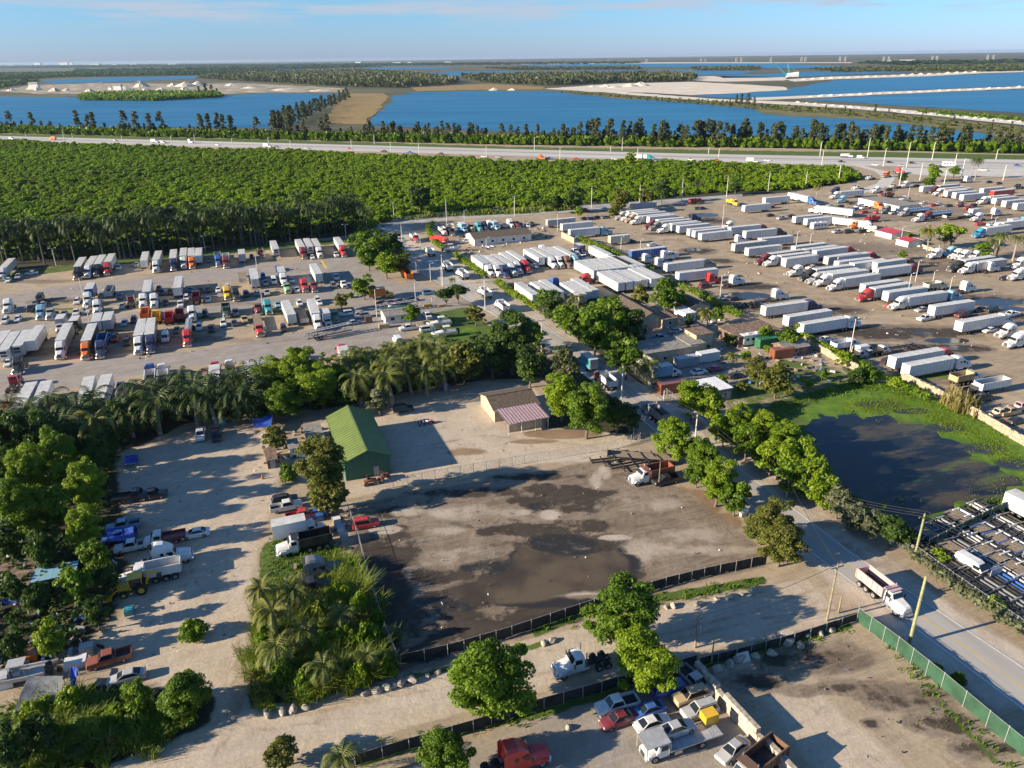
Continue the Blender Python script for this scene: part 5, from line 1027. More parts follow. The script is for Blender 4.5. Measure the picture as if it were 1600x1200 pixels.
# -- trees round the cottage and along the street
for px, py, r, lm, sh, d, lab in [
    (883, 575, 26, 'pine', 'tall', 'mid', 'dark upright conifer above the yellow-green tree by the cottage'), (878, 620, 34, 'yellow', 'round', 'hero', 'yellow-green tree beside the striped carport'),
    (917, 640, 40, 'mid', 'round', 'hero', 'dense green tree right of the cottage'), (965, 648, 25, 'dark', 'round', 'mid', 'dark tree between the dense green tree and the street'), (985, 655, 20, 'dark', 'round', 'mid', 'small dark tree at the gate by the street'),
    (800, 535, 42, 'dark', 'round', 'hero', 'large dark tree behind the cottage beside the street'), (770, 560, 30, 'dark', 'round', 'mid', 'dark tree left of the large one behind the cottage'), (828, 570, 30, 'dark', 'round', 'mid', 'dark tree close behind the cottage roof'), (832, 525, 22, 'mid', 'round', 'mid', 'small tree by the street above the cottage'),
    (725, 562, 32, 'olive', 'round', 'mid', 'pale olive tree between the palm hedge and the cottage'),
    (930, 515, 34, 'mid', 'round', 'mid', 'leafy tree across the street from the cottage'), (955, 495, 34, 'mid', 'round', 'mid', 'wide tree in front of the brown roofed house'), (905, 505, 24, 'mid', 'round', 'mid', 'tree at the street corner below the packed trailers'), (985, 510, 26, 'dark', 'round', 'mid', 'dark tree beside the brown roofed house'),
    (865, 478, 22, 'dark', 'round', 'mid', 'dark tree at the foot of the white trailer row'), (885, 495, 22, 'mid', 'round', 'mid', 'green tree beside the street near the trailer row'), (848, 470, 14, 'mid', 'round', 'low', 'small tree left of the dark one by the trailers'),
    (1040, 463, 24, 'mid', 'round', 'mid', 'green tree between the packed trailers and the houses'), (1000, 462, 16, 'olive', 'round', 'low', 'olive tree against the packed trailers'), (1065, 470, 14, 'mid', 'round', 'low', 'small tree behind the white awning'),
    (980, 557, 30, 'mid', 'round', 'mid', 'bright tree over the street near the long grey roof'), (955, 540, 22, 'mid', 'round', 'mid', 'tree leaning over the street beside the grey roof'),
    (1083, 622, 30, 'yellow', 'round', 'hero', 'yellow-green tree on the far side of the street near the white roofed shed'), (1112, 632, 26, 'yellow', 'round', 'mid', 'tree right of the yellow-green one near the shed'),
    (1054, 686, 34, 'yellow', 'round', 'hero', 'bright tree at the corner of the dark lot above the dump truck'), (1098, 716, 30, 'mid', 'round', 'hero', 'green tree beside the black pickup on the dark lot'), (1090, 742, 18, 'mid', 'round', 'mid', 'low green tree right of the black pickup'),
    (1122, 752, 36, 'yellow', 'round', 'hero', 'pale green tree between the dark lot and the street'), (1150, 778, 26, 'mid', 'round', 'mid', 'green tree below the pale one beside the street'),
    (1205, 812, 40, 'olive', 'round', 'hero', 'tall olive tree at the corner of the lane and the street'), (1222, 845, 38, 'olive', 'round', 'hero', 'lower olive tree at the lane corner'), (1190, 828, 22, 'mid', 'round', 'mid', 'small tree left of the olive pair at the lane corner'),
    (1132, 668, 26, 'yellow', 'round', 'mid', 'first tree of the street hedge beside the flooded field'), (1160, 660, 28, 'yellow', 'round', 'hero', 'yellow tree at the north end of the flooded field'), (1192, 662, 30, 'yellow', 'round', 'hero', 'broad yellow-green tree reaching over the flooded field'), (1168, 690, 26, 'mid', 'round', 'mid', 'green tree on the street side of the hedge by the field'),
    (1222, 690, 32, 'yellow', 'round', 'hero', 'leafy tree halfway along the flooded field'), (1205, 715, 26, 'yellow', 'round', 'mid', 'lower tree on the street side halfway along the field'), (1245, 718, 30, 'yellow', 'round', 'mid', 'tree leaning out over the dark water'), (1238, 745, 26, 'mid', 'round', 'mid', 'tree close to the street wires by the field'), (1272, 742, 28, 'yellow', 'round', 'mid', 'rounded tree beside the dark water'),
    (1290, 768, 26, 'yellow', 'round', 'mid', 'pale tree near the south end of the field hedge'), (1312, 785, 24, 'silver', 'round', 'mid', 'silvery tree beside the street wires'), (1335, 808, 22, 'silver', 'round', 'mid', 'silvery shrub tree at the south end of the flooded field'), (1362, 818, 20, 'silver', 'round', 'mid', 'grey-green shrub tree near the wooden pole'), (1395, 828, 24, 'dark', 'round', 'mid', 'dark shrub tree at the corner of the flooded field'), (1415, 838, 18, 'dark', 'round', 'mid', 'last dark shrub tree before the screen fence'),
    (1215, 590, 28, 'olive', 'round', 'mid', 'greyish tree in the weedy back yard'), (1185, 580, 20, 'olive', 'round', 'mid', 'olive tree left of the greyish one in the back yard'), (1262, 600, 9, 'yellow', 'round', 'low', 'tiny tree at the edge of the flooded field'), (1350, 582, 22, 'mid', 'shrub', 'mid', 'wide bush against the long hedge by the field'), (1318, 560, 12, 'yellow', 'round', 'low', 'small bright tree on the long hedge'), (1340, 590, 18, 'dark', 'shrub', 'mid', 'dark bush below the wide one by the field'), (1398, 600, 12, 'yellow', 'shrub', 'low', 'bright bush at the end of the plank fence'),
    (1465, 1046, 11, 'yellow', 'shrub', 'mid', 'small bright sapling outside the green screen fence'), (1497, 1062, 14, 'mid', 'shrub', 'mid', 'bright leafy sapling beside the green screen fence')]:
    tree(px, py, r * 1.12, lm, sh, d, 'roadside_bush' if sh == 'shrub' else 'broadleaf_tree', lab, 'bush' if sh == 'shrub' else 'tree', squash=1.2 if sh == 'shrub' else 1.15)
for px, py, r, lm, sh, lab in [(566, 378, 24, 'mid', 'round', 'rounded tree at the back of the flowering clump by the truck park gate'), (592, 392, 28, 'mid', 'round', 'white flowering tree in the clump by the truck park gate'), (612, 385, 24, 'dark', 'round', 'dark tree on the street side of the flowering clump'), (603, 412, 24, 'yellow', 'round', 'bright tree at the front of the flowering clump'), (575, 402, 22, 'mid', 'round', 'green tree at the front left of the flowering clump'), (626, 410, 20, 'olive', 'round', 'olive tree at the tip of the flowering clump'),
    (568, 447, 22, 'yellow', 'round', 'pale feathery tree left of the yellow box truck'), (533, 470, 16, 'coco', 'round', 'yellow-leaved tree beside the green day cab'), (641, 490, 19, 'mid', 'round', 'round green tree beside the gatehouse'), (697, 460, 18, 'dark', 'flat', 'dark spreading tree left of the pair by the street'), (716, 456, 18, 'dark', 'flat', 'dark spreading tree right of the pair by the street'), (743, 490, 20, 'olive', 'round', 'flowering olive tree by the lawn with boats'), (775, 515, 16, 'mid', 'round', 'green tree between the lawn and the street'), (548, 462, 8, 'mid', 'shrub', 'little bush at the end of the parking strip')]:
    tree(px, py, r, lm, sh, 'mid', 'garden_bush' if sh == 'shrub' else 'yard_tree', lab, 'bush' if sh == 'shrub' else 'tree')
# white blossoms on the flowering clump
# -- dark mass of trees on the left
WL = 'leafy tree in the dense wood along the left edge'
n = 0
for px, py, r, lm, d in [(92, 712, 34, 'mid', 'hero'), (132, 762, 32, 'yellow', 'hero'), (40, 745, 36, 'yellow', 'hero'), (28, 795, 38, 'mid', 'hero'), (62, 690, 32, 'dark', 'mid'), (20, 690, 34, 'dark', 'mid'), (78, 790, 30, 'mid', 'mid'), (150, 715, 24, 'dark', 'mid'), (10, 735, 30, 'dark', 'mid'), (110, 690, 24, 'dark', 'mid'), (130, 832, 32, 'yellow', 'hero'), (150, 872, 24, 'mid', 'mid'), (112, 915, 30, 'mid', 'mid'), (165, 905, 20, 'dark', 'mid'), (62, 860, 26, 'dark', 'mid'), (20, 850, 26, 'dark', 'mid'), (78, 1000, 24, 'yellow', 'mid'), (55, 940, 20, 'dark', 'mid'), (20, 920, 24, 'dark', 'mid'), (150, 960, 20, 'dark', 'mid'), (20, 1010, 20, 'dark', 'mid'), (190, 650, 22, 'dark', 'mid'), (170, 690, 20, 'dark', 'mid'), (215, 1090, 24, 'mid', 'mid'), (60, 1150, 30, 'dark', 'mid'), (15, 1175, 34, 'dark', 'mid'), (100, 750, 26, 'mid', 'mid')]:
    n += 1
    t_ = tree(px, py, r * 1.12, lm, 'round', d, 'wood_tree', {'mid': 'green ' + WL, 'yellow': 'bright yellow-green ' + WL, 'dark': 'dark ' + WL}[lm], group='trees of the left edge wood', squash=1.45)
for px, py, r, lm, d, lab in [(428, 588, 36, 'yellow', 'hero', 'bright green tree at the left of the big clump behind the barn'), (470, 585, 42, 'yellow', 'hero', 'tallest bright tree of the clump behind the barn'), (440, 625, 36, 'mid', 'hero', 'green tree low in the clump behind the barn'), (502, 605, 38, 'yellow', 'hero', 'yellow-green tree above the barn roof'), (525, 590, 28, 'mid', 'mid', 'green tree between the clump and the palm hedge'), (372, 645, 20, 'dark', 'mid', 'round dark tree at the end of the dirt yard'), (545, 615, 26, 'dark', 'mid', 'dark tree right behind the barn ridge'), (405, 640, 22, 'dark', 'mid', 'dark tree beside the blue tarpaulin')]:
    tree(px, py, r, lm, 'round', d, 'broadleaf_tree', lab)
# -- palms
PH = 'palms of the near hedge'
for i, (px, py) in enumerate([(10, 632), (40, 640), (70, 628), (95, 632), (118, 640), (140, 625), (182, 634), (205, 625), (222, 612), (245, 610), (262, 598), (280, 590), (298, 602), (316, 596), (335, 604), (352, 598), (372, 604), (392, 596), (60, 655), (30, 660), (110, 660), (200, 645), (240, 632), (270, 620), (300, 622), (330, 622), (360, 620), (390, 618), (410, 575)]):
    palm(px, py, 'darkclump', random.uniform(5, 7.5), 'dark bushy palm in the hedge between the dirt yard and truck park', PH, name='hedge_palm')
for i, (px, py) in enumerate([(548, 565), (565, 552), (585, 560), (602, 548), (618, 552), (635, 545), (650, 540), (665, 543), (680, 550), (600, 572), (625, 568), (648, 562), (672, 566), (690, 560), (575, 578), (640, 580), (665, 582), (695, 578), (560, 590), (610, 592)]):
    palm(px, py, 'clump', random.uniform(5, 7.5), 'sunlit bushy palm in the hedge behind the barn yard', PH + ' behind the barn', name='hedge_palm')
palm(158, 655, 'coco', 8.5, 'pale coconut palm standing out of the left wood', split=True, name='coconut_palm')
palm(428, 950, 'coco', 6.5, 'yellowing coconut palm beside the reed thicket', split=True, name='coconut_palm')
palm(415, 925, 'coco', 5.8, 'second coconut palm leaning behind the yellowing one', split=True, name='coconut_palm')
palm(540, 1188, 'clump', 3.6, 'small palm at the bottom edge by the lane', split=True, name='young_palm')
palm(1018, 572, 'clump', 6, 'palm at the street in front of the pale blue box truck', name='palm_tree')
palm(1108, 488, 'coco', 6, 'palm in the garden of the brown roofed house', name='palm_tree')
palm(945, 480, 'fan', 7, 'palm above the tree before the brown roofed house', name='palm_tree')
palm(975, 492, 'fan', 6, 'palm beside the wall of the brown roofed house', name='palm_tree')
palm(1522, 250, 'fan', 12, 'left palm of the tall pair beside the highway', name='tall_palm', s=1.4); palm(1530, 250, 'fan', 12, 'right palm of the tall pair beside the highway', name='tall_palm', s=1.4)
palm(1455, 362, 'coco', 8, 'coconut palm left of the feathery tree in the right park', name='palm_tree', s=1.3); palm(1565, 368, 'fan', 9, 'left palm of the pair at the right edge', name='tall_palm', s=1.5); palm(1591, 372, 'fan', 9, 'right palm of the pair at the right edge', name='tall_palm', s=1.5); palm(1555, 378, 'clump', 6, 'bushy palm between the white tractors and the edge', name='palm_tree')
palm(706, 437, 'fan', 5, 'palm at the truck park entrance', name='palm_tree'); palm(1278, 290, 'coco', 6, 'palm at the corner of the scrub wood', name='palm_tree'); palm(1085, 528, 'clump', 3.5, 'low palm beside the tan building', name='palm_tree'); palm(1145, 555, 'clump', 3, 'bright low palm by the white wall', name='palm_tree'); palm(905, 465, 'clump', 5, 'palm behind the dark tree at the trailer row', name='palm_tree')
tree(1490, 362, 24, 'yellow', 'flat', 'mid', 'feathery_tree', 'feathery tree between the palms of the right park'); tree(1478, 372, 14, 'mid', 'round', 'low', 'feathery_tree', 'low tree under the feathery one in the right park')
for px, py, r, lm, lab in [(1410, 277, 10, 'dark', 'dark bush tree by the highway ramp'), (1460, 270, 14, 'yellow', 'bright tree beside the highway ramp'), (1453, 283, 12, 'mid', 'green tree in front of the bright one at the ramp'), (1492, 268, 10, 'mid', 'small tree between the ramp tree and the tall palms'), (1410, 398, 8, 'mid', 'bush beside the red canopy in the right park'), (1535, 392, 14, 'mid', 'bush behind the white tractors at the right edge'), (1420, 369, 9, 'mid', 'bush by the low wall of the right park'), (1195, 522, 16, 'mid', 'tree at the hedge by the navy rig'), (1232, 528, 20, 'mid', 'tree at the hedge beside the white rig'), (1250, 512, 12, 'yellow', 'small bright tree on the hedge by the white rig')]:
    tree(px, py, r, lm, 'round', 'low', 'yard_tree', lab)
# royal palms along the edge of the scrub wood
k = 0
for x in np.linspace(-30, 572, 104):
    x += random.uniform(-4, 4); yb = 412 - max(0, x - 120) * .098 if x > 120 else 415 - x * .02
    palm(x, yb - random.uniform(0, 15), 'royal', random.uniform(10, 16), 'royal palm in the dark belt ' + ('left of the four truck row' if x < 112 else 'behind the four truck row' if x < 205 else 'behind the orange truck' if x < 330 else 'behind the silver short trailer' if x < 450 else 'behind the last red truck'), 'royal palms of the tall belt', base=True, name='royal_palm', s=random.uniform(1.05, 1.45))
# -- hedges: leaves on a clipped ridge
def hedge(pxs, h, w, leafm, label, name='hedge', dens=26, sz=.38):
    P = [g(*p) for p in pxs]; cen = []; rng = np.random.default_rng(len(pxs) * 5 + int(pxs[0][0]))
    for a, b in zip(P[:-1], P[1:]):
        n = max(2, int((b - a).length / .7))
        for i in range(n):
            c = a.lerp(b, (i + rng.random() * .6) / n)
            for zz in (h * .3, h * .72): cen.append((c.x + rng.normal() * w * .15, c.y + rng.normal() * w * .15, zz * rng.uniform(.8, 1.15)))
    cen = np.array(cen); o = cen[0].copy(); o[2] = 0; cen = cen - o
    V, F, T = leaves(cen, rng.uniform(.8, 1.2, len(cen)) * max(w, h * .8) * .5, dens, sz, rng)
    t = thing(name, label, 'hedge', tuple(o)); link('foliage', raw_mesh(name + '_foliage', V, F, LM[leafm], tint=T), t)
    mb = MB()
    for c in cen[::4]: mb.cyl((c[0], c[1], 0), (c[0], c[1], c[2]), .05, 5)
    mb.build('stems', BARK, t)
hedge([(676, 352), (669, 362), (674, 375), (686, 388), (695, 394)], 2.4, 2.2, 'yellow', 'curved clipped hedge round the corner of the tan building yard')
hedge([(711, 402), (735, 418), (757, 436)], 2.2, 2.2, 'yellow', 'clipped hedge between the street and the six white tractors')
hedge([(776, 444), (800, 462), (818, 473), (840, 487)], 2.2, 2.2, 'yellow', 'hedge between the street and the row of short trailer ends')
hedge([(905, 377), (925, 386), (950, 397), (975, 410), (1005, 425), (1020, 430)], 2.8, 2.6, 'yellow', 'long bright hedge dividing the middle yard from the right park')
hedge([(1062, 452), (1090, 464), (1110, 474), (1135, 490), (1160, 498)], 2.4, 2.4, 'yellow', 'hedge behind the houses beside the red semi truck')
hedge([(1250, 528), (1290, 550), (1330, 568), (1380, 595)], 2.2, 1.8, 'yellow', 'narrow hedge above the back yard with the red shed')
hedge([(1388, 600), (1430, 618), (1450, 628)], 2.2, 1.6, 'mid', 'vine covered stretch of the plank fence beside the flooded field')
hedge([(1428, 872), (1470, 905), (1520, 940), (1570, 975), (1610, 1003)], 1.6, 2.0, 'silver', 'silvery creeper along the fence of the trailer frame yard', dens=30)
hedge([(1462, 875), (1475, 888)], 2.2, 2.0, 'yellow', 'bright bush at the north end of the creeper fence'); hedge([(1545, 948), (1560, 962)], 2.0, 2.0, 'yellow', 'bright bush halfway along the creeper fence')
# -- tall reeds and rough grass nobody could count
def reeds(name, polys, spacing, hmin, hmax, leafm, seed=1, blades=12, lean=.55, width=.10):
    rng = np.random.default_rng(seed); V = []; Tt = []
    for px in polys:
        poly = wpoly(px); lo, hi = poly.min(0), poly.max(0)
        xs, ys2 = np.meshgrid(np.arange(lo[0], hi[0], spacing), np.arange(lo[1], hi[1], spacing)); pts = np.stack([xs.ravel(), ys2.ravel()], 1) + rng.uniform(-.45, .45, (xs.size, 2)) * spacing
        pts = pts[signed(poly, pts) > rng.normal(.4, .9, len(pts))]
        hh0 = np.repeat(rng.uniform(hmin, hmax, len(pts)) * (0.8 + .3 * np.sin(pts[:, 0] * .35) * np.cos(pts[:, 1] * .3)), blades); tt = np.repeat(rng.uniform(0, .5, len(pts)), blades)
        P = np.repeat(pts, blades, 0) + rng.normal(size=(len(pts) * blades, 2)) * spacing * .3; n = len(P)
        az = rng.uniform(0, 2 * np.pi, n); ln = rng.uniform(.25, 1, n) * lean * hh0; d = np.stack([np.cos(az), np.sin(az)], 1); s = np.stack([-d[:, 1], d[:, 0]], 1) * width
        hh = hh0 * rng.uniform(.55, 1.05, n); z0 = np.zeros(n)
        a = np.column_stack([P - s, z0]); b = np.column_stack([P + s, z0]); m1 = np.column_stack([P + d * ln[:, None] * .35 + s * 1.3, hh * .72]); m0 = np.column_stack([P + d * ln[:, None] * .35 - s * 1.3, hh * .72])
        t1 = np.column_stack([P + d * ln[:, None] + s * .3, hh]); t0 = np.column_stack([P + d * ln[:, None] - s * .3, hh])
        V.append(np.stack([a, b, m1, m0, m0, m1, t1, t0], 1).reshape(-1, 3)); Tt.append(np.repeat(tt + rng.uniform(0, .5, n), 8))
    V = np.concatenate(V); F = np.arange(len(V)).reshape(-1, 4)
    return tag(link(name, raw_mesh(name, V, F, LM[leafm], tint=np.concatenate(Tt))), kind='stuff')
reeds('reed_thicket', [[(400, 960), (440, 925), (500, 905), (530, 880), (555, 880), (575, 930), (600, 1000), (625, 1040), (610, 1065), (560, 1080), (500, 1095), (420, 1115), (392, 1090), (395, 1010)]], 1.0, 2.2, 4.2, 'reed', 3, 46, .85, .03)
reeds('reed_thicket', [[(30, 1090), (110, 1090), (180, 1085), (245, 1095), (300, 1120), (310, 1150), (190, 1185), (100, 1215), (20, 1210)]], 1.1, 1.8, 3.6, 'reed', 4, 44, .85, .03)
reeds('dry_reeds', [[(1466, 622), (1490, 618), (1530, 640), (1525, 655), (1490, 645)]], .9, 2.2, 4.0, 'dryreed', 5, 14, .4, .07)
reeds('rough_grass', [[(630, 345), (700, 338), (800, 335), (900, 328), (900, 318), (800, 325), (700, 328), (640, 335)]], 1.6, 1.5, 3.2, 'reed', 6, 8, .5, .16)
reeds('rough_grass', [[(410, 850), (450, 838), (530, 855), (540, 890), (500, 905), (420, 925)], [(830, 990), (930, 952), (1060, 930), (1200, 900), (1200, 912), (1060, 942), (940, 962)], [(560, 1186), (680, 1148), (850, 1108), (850, 1120), (690, 1162)], [(1090, 1040), (1330, 975), (1335, 985), (1100, 1052)], [(1160, 645), (1330, 596), (1400, 602), (1500, 645), (1560, 665), (1600, 690), (1560, 680), (1480, 642), (1400, 615), (1340, 612), (1240, 640), (1200, 680)], [(1400, 845), (1440, 830), (1500, 800), (1600, 770), (1600, 800), (1480, 850)], [(1385, 992), (1480, 1100), (1590, 1200), (1570, 1200), (1460, 1100), (1375, 1000)]], .75, .25, .75, 'mid', 7, 7, .6, .05)
reeds('pond_weed', [[(1340, 640), (1380, 625), (1430, 625), (1420, 650), (1370, 665)], [(1440, 655), (1480, 645), (1500, 665), (1470, 680)], [(1470, 800), (1520, 770), (1560, 740), (1600, 745), (1600, 780), (1500, 800)], [(1370, 790), (1410, 770), (1440, 775), (1420, 800)], [(1500, 690), (1560, 690), (1560, 720), (1520, 730)]], 1.0, .1, .4, 'olive', 8, 4, .8, .06)

# undergrowth: low leaves that fill the woods down to the soil
def undergrowth(name, polys, spacing, h, leafm, seed, size=.42, per=16):
    rng = np.random.default_rng(seed); Vs, Fs, Ts, o = [], [], [], 0
    for px in polys:
        poly = wpoly(px); lo, hi = poly.min(0), poly.max(0)
        xs, y2 = np.meshgrid(np.arange(lo[0], hi[0], spacing), np.arange(lo[1], hi[1], spacing)); pts = np.stack([xs.ravel(), y2.ravel()], 1) + rng.uniform(-.5, .5, (xs.size, 2)) * spacing
        pts = pts[signed(poly, pts) > 0]; pts = pts[rng.random(len(pts)) < .8]
        if not len(pts): continue
        cen = np.column_stack([pts, h * rng.uniform(.25, 1.0, len(pts))]); V, F, T = leaves(cen, rng.uniform(.7, 1.3, len(cen)) * spacing * .62, per, size, rng)
        Vs.append(V); Fs.append(F + o); Ts.append(T); o += len(V)
    return tag(link(name, raw_mesh(name, np.concatenate(Vs), np.concatenate(Fs), LM[leafm], tint=np.concatenate(Ts))), kind='stuff')
undergrowth('undergrowth', [[(-120, 730), (0, 670), (150, 640), (300, 625), (400, 610), (400, 640), (300, 655), (190, 700), (175, 760), (165, 830), (190, 900), (165, 960), (110, 1010), (20, 1040), (-120, 1100)]], 1.5, 2.6, 'dark', 21, .5)
undergrowth('undergrowth', [[(400, 640), (400, 590), (500, 570), (640, 550), (780, 530), (850, 540), (855, 590), (760, 590), (640, 605), (540, 640), (470, 650)]], 1.5, 2.8, 'dark', 22, .5)
undergrowth('undergrowth', [[(1120, 675), (1200, 650), (1260, 700), (1320, 780), (1420, 830), (1425, 850), (1340, 825), (1240, 745), (1150, 690)], [(890, 620), (860, 570), (900, 600), (990, 660), (960, 670)]], 1.3, 1.8, 'mid', 23, .45)
undergrowth('undergrowth', [[(0, 1120), (120, 1080), (260, 1090), (330, 1100), (320, 1140), (190, 1185), (60, 1230), (-60, 1260)]], 1.4, 1.4, 'mid', 24, .45)
undergrowth('undergrowth', [[(860, 500), (930, 470), (985, 470), (1010, 520), (1000, 560), (960, 555), (900, 530)]], 1.4, 1.6, 'dark', 25, .5)
undergrowth('undergrowth', [[(400, 960), (500, 905), (560, 900), (610, 1010), (610, 1060), (500, 1090), (400, 1105)]], 1.3, 1.6, 'olive', 26, .4)
undergrowth('belt_shade_undergrowth', [[(-40, 413), (120, 408), (300, 390), (400, 380), (570, 366), (570, 358), (400, 371), (120, 398), (-40, 403)]], 2.0, 9.5, 'dark', 28, .85, 22)  # dark leaves added tall and dense to stand for shade between the trunks
undergrowth('undergrowth', [[(555, 360), (600, 365), (635, 400), (640, 418), (600, 428), (560, 400)]], 1.6, 2.6, 'mid', 27, .6)

for px, py, r, lm in [(415, 1000, 24, 'mid'), (440, 1050, 26, 'mid'), (410, 1085, 20, 'olive'), (480, 1070, 24, 'mid'), (520, 1050, 26, 'olive'), (560, 1060, 22, 'yellow'), (600, 1040, 20, 'yellow'), (575, 1000, 24, 'mid'), (540, 1000, 22, 'yellow'), (500, 1010, 22, 'mid'), (470, 1020, 20, 'olive'), (560, 950, 20, 'yellow'), (530, 930, 22, 'yellow'), (500, 960, 22, 'reed'), (545, 890, 16, 'yellow'), (460, 970, 20, 'reed'), (590, 970, 16, 'mid'), (615, 1050, 12, 'yellow')]:
    tree(px, py, r, lm, 'shrub', 'mid', 'thicket_shrub', {'mid': 'green', 'olive': 'dull olive', 'yellow': 'yellow-green', 'reed': 'pale yellowish'}[lm] + ' rounded shrub in the reed thicket beside the dark lot', 'shrub', 'shrubs of the reed thicket', squash=2.1)
for px, py, r, lm in [(60, 1110, 26, 'yellow'), (110, 1100, 28, 'yellow'), (85, 1150, 26, 'mid'), (140, 1140, 28, 'reed'), (180, 1120, 26, 'yellow'), (215, 1130, 24, 'reed'), (240, 1110, 22, 'yellow'), (170, 1165, 22, 'olive'), (120, 1180, 24, 'dark'), (40, 1170, 28, 'dark'), (255, 1135, 20, 'mid'), (195, 1085, 18, 'mid')]:
    tree(px, py, r, lm, 'shrub', 'mid', 'thicket_shrub', {'mid': 'green', 'olive': 'dull olive', 'yellow': 'yellow-green', 'reed': 'pale yellowish', 'dark': 'dark green'}[lm] + ' rounded shrub in the bottom left thicket', 'shrub', 'shrubs of the bottom left thicket', squash=1.6)
reeds('pond_weed', [[(1300, 632), (1420, 612), (1480, 640), (1560, 680), (1610, 730), (1560, 720), (1470, 665), (1400, 640), (1330, 648)]], .55, .08, .3, 'yellow', 10, 9, 1.0, .04)
reeds('yard_weeds', [[(1130, 1050), (1200, 1035), (1330, 990), (1360, 1010), (1250, 1060), (1180, 1090), (1220, 1130), (1180, 1120)], [(1290, 1090), (1360, 1080), (1480, 1130), (1560, 1190), (1480, 1170), (1380, 1120)]], 1.6, .05, .3, 'olive', 12, 5, 1.0, .04)

for px, py, r, lm, lab in [(1120, 494, 13, 'mid', 'small tree behind the palm in the brown house garden'), (1140, 532, 11, 'olive', 'olive bushy tree beside the green container'), (1165, 556, 10, 'mid', 'low tree at the white yard wall'), (1078, 502, 11, 'dark', 'dark tree behind the tan box building'), (1112, 547, 9, 'yellow', 'bright low tree by the white container'), (1062, 546, 9, 'dark', 'dark low tree against the long grey building'), (1130, 592, 10, 'mid', 'tree behind the white roofed patched shed'), (1160, 605, 12, 'olive', 'olive tree at the corner of the weedy yard'), (1012, 575, 12, 'mid', 'tree on the verge before the pale blue box truck'), (1200, 545, 8, 'yellow', 'small bright tree left of the little brown hut'), (1285, 585, 10, 'mid', 'round low tree in the weedy back yard'), (1100, 462, 10, 'dark', 'dark tree at the hedge behind the small house')]:
    tree(px, py, r, lm, 'round', 'low', 'yard_tree', lab)
for px, py, r, lm in [(1145, 680, 24, 'mid'), (1178, 676, 26, 'yellow'), (1210, 668, 24, 'yellow'), (1190, 705, 24, 'mid'), (1236, 700, 24, 'yellow'), (1225, 732, 22, 'mid'), (1258, 730, 24, 'yellow'), (1258, 760, 22, 'mid'), (1285, 752, 22, 'yellow'), (1300, 785, 20, 'mid'), (1328, 792, 18, 'silver'), (1348, 815, 18, 'silver')]:
    tree(px, py, r, lm, 'round', 'mid', 'broadleaf_tree', {'mid': 'green', 'yellow': 'yellow-green', 'silver': 'silvery'}[lm] + ' tree filling the roadside row beside the flooded field', group='trees filling the roadside row')
for px, py, h in [(452, 930, 4.5), (480, 985, 4.2), (425, 1010, 4.4), (540, 960, 3.8), (500, 1040, 3.8), (575, 1030, 3.4)]: palm(px, py, 'clump', h, 'bushy palm inside the reed thicket', 'palms inside the reed thicket', name='thicket_palm')
# ------------------------------------------------------------------ buildings, walls, fences, poles, yard clutter
def uv_of(p): return Vector((p.dot(UX), p.dot(VY)))
def rect_from(px, z):
    q = [uv_of(Vector((*g(*c, z)[:2], 0))) for c in px]
    u0, u1 = min(p.x for p in q), max(p.x for p in q); v0, v1 = min(p.y for p in q), max(p.y for p in q)
    return (u0 + u1) / 2, (v0 + v1) / 2, (u1 - u0), (v1 - v0)
def at_uv(u, v): p = UX * u + VY * v; return (p.x, p.y, 0)
M_SHING = mat('brown_shingle', (.095, .072, .055), rough=.9, var=.3, scale=2.2, bump=.3); M_SHG = mat('grey_shingle', (.20, .19, .175), rough=.9, var=.28, scale=1.6, bump=.3); M_GREENR = mat('green_sheet_metal', (.135, .185, .045), rough=.45, var=.08, scale=.5); M_GREENW = mat('green_wall', (.03, .12, .075), rough=.7)
M_WHT = mat('white_render', (.66, .64, .60), rough=.85, var=.12, scale=.8); M_TANW = mat('tan_render', (.42, .345, .24), rough=.85, var=.12, scale=.8); M_RUSTW = mat('rusty_sheet', (.155, .105, .075), rough=.85, var=.4, scale=1.2)
M_DOOR = mat('plain_door', (.30, .30, .30), rough=.6); M_TRIM = mat('white_trim', (.72, .71, .68), rough=.6); M_CORR = mat('corrugated_pale', (.46, .34, .375), rough=.55, var=.15, scale=2.5); M_CORRD = mat('corrugated_plum', (.21, .14, .155), rough=.55, var=.2, scale=2.5)
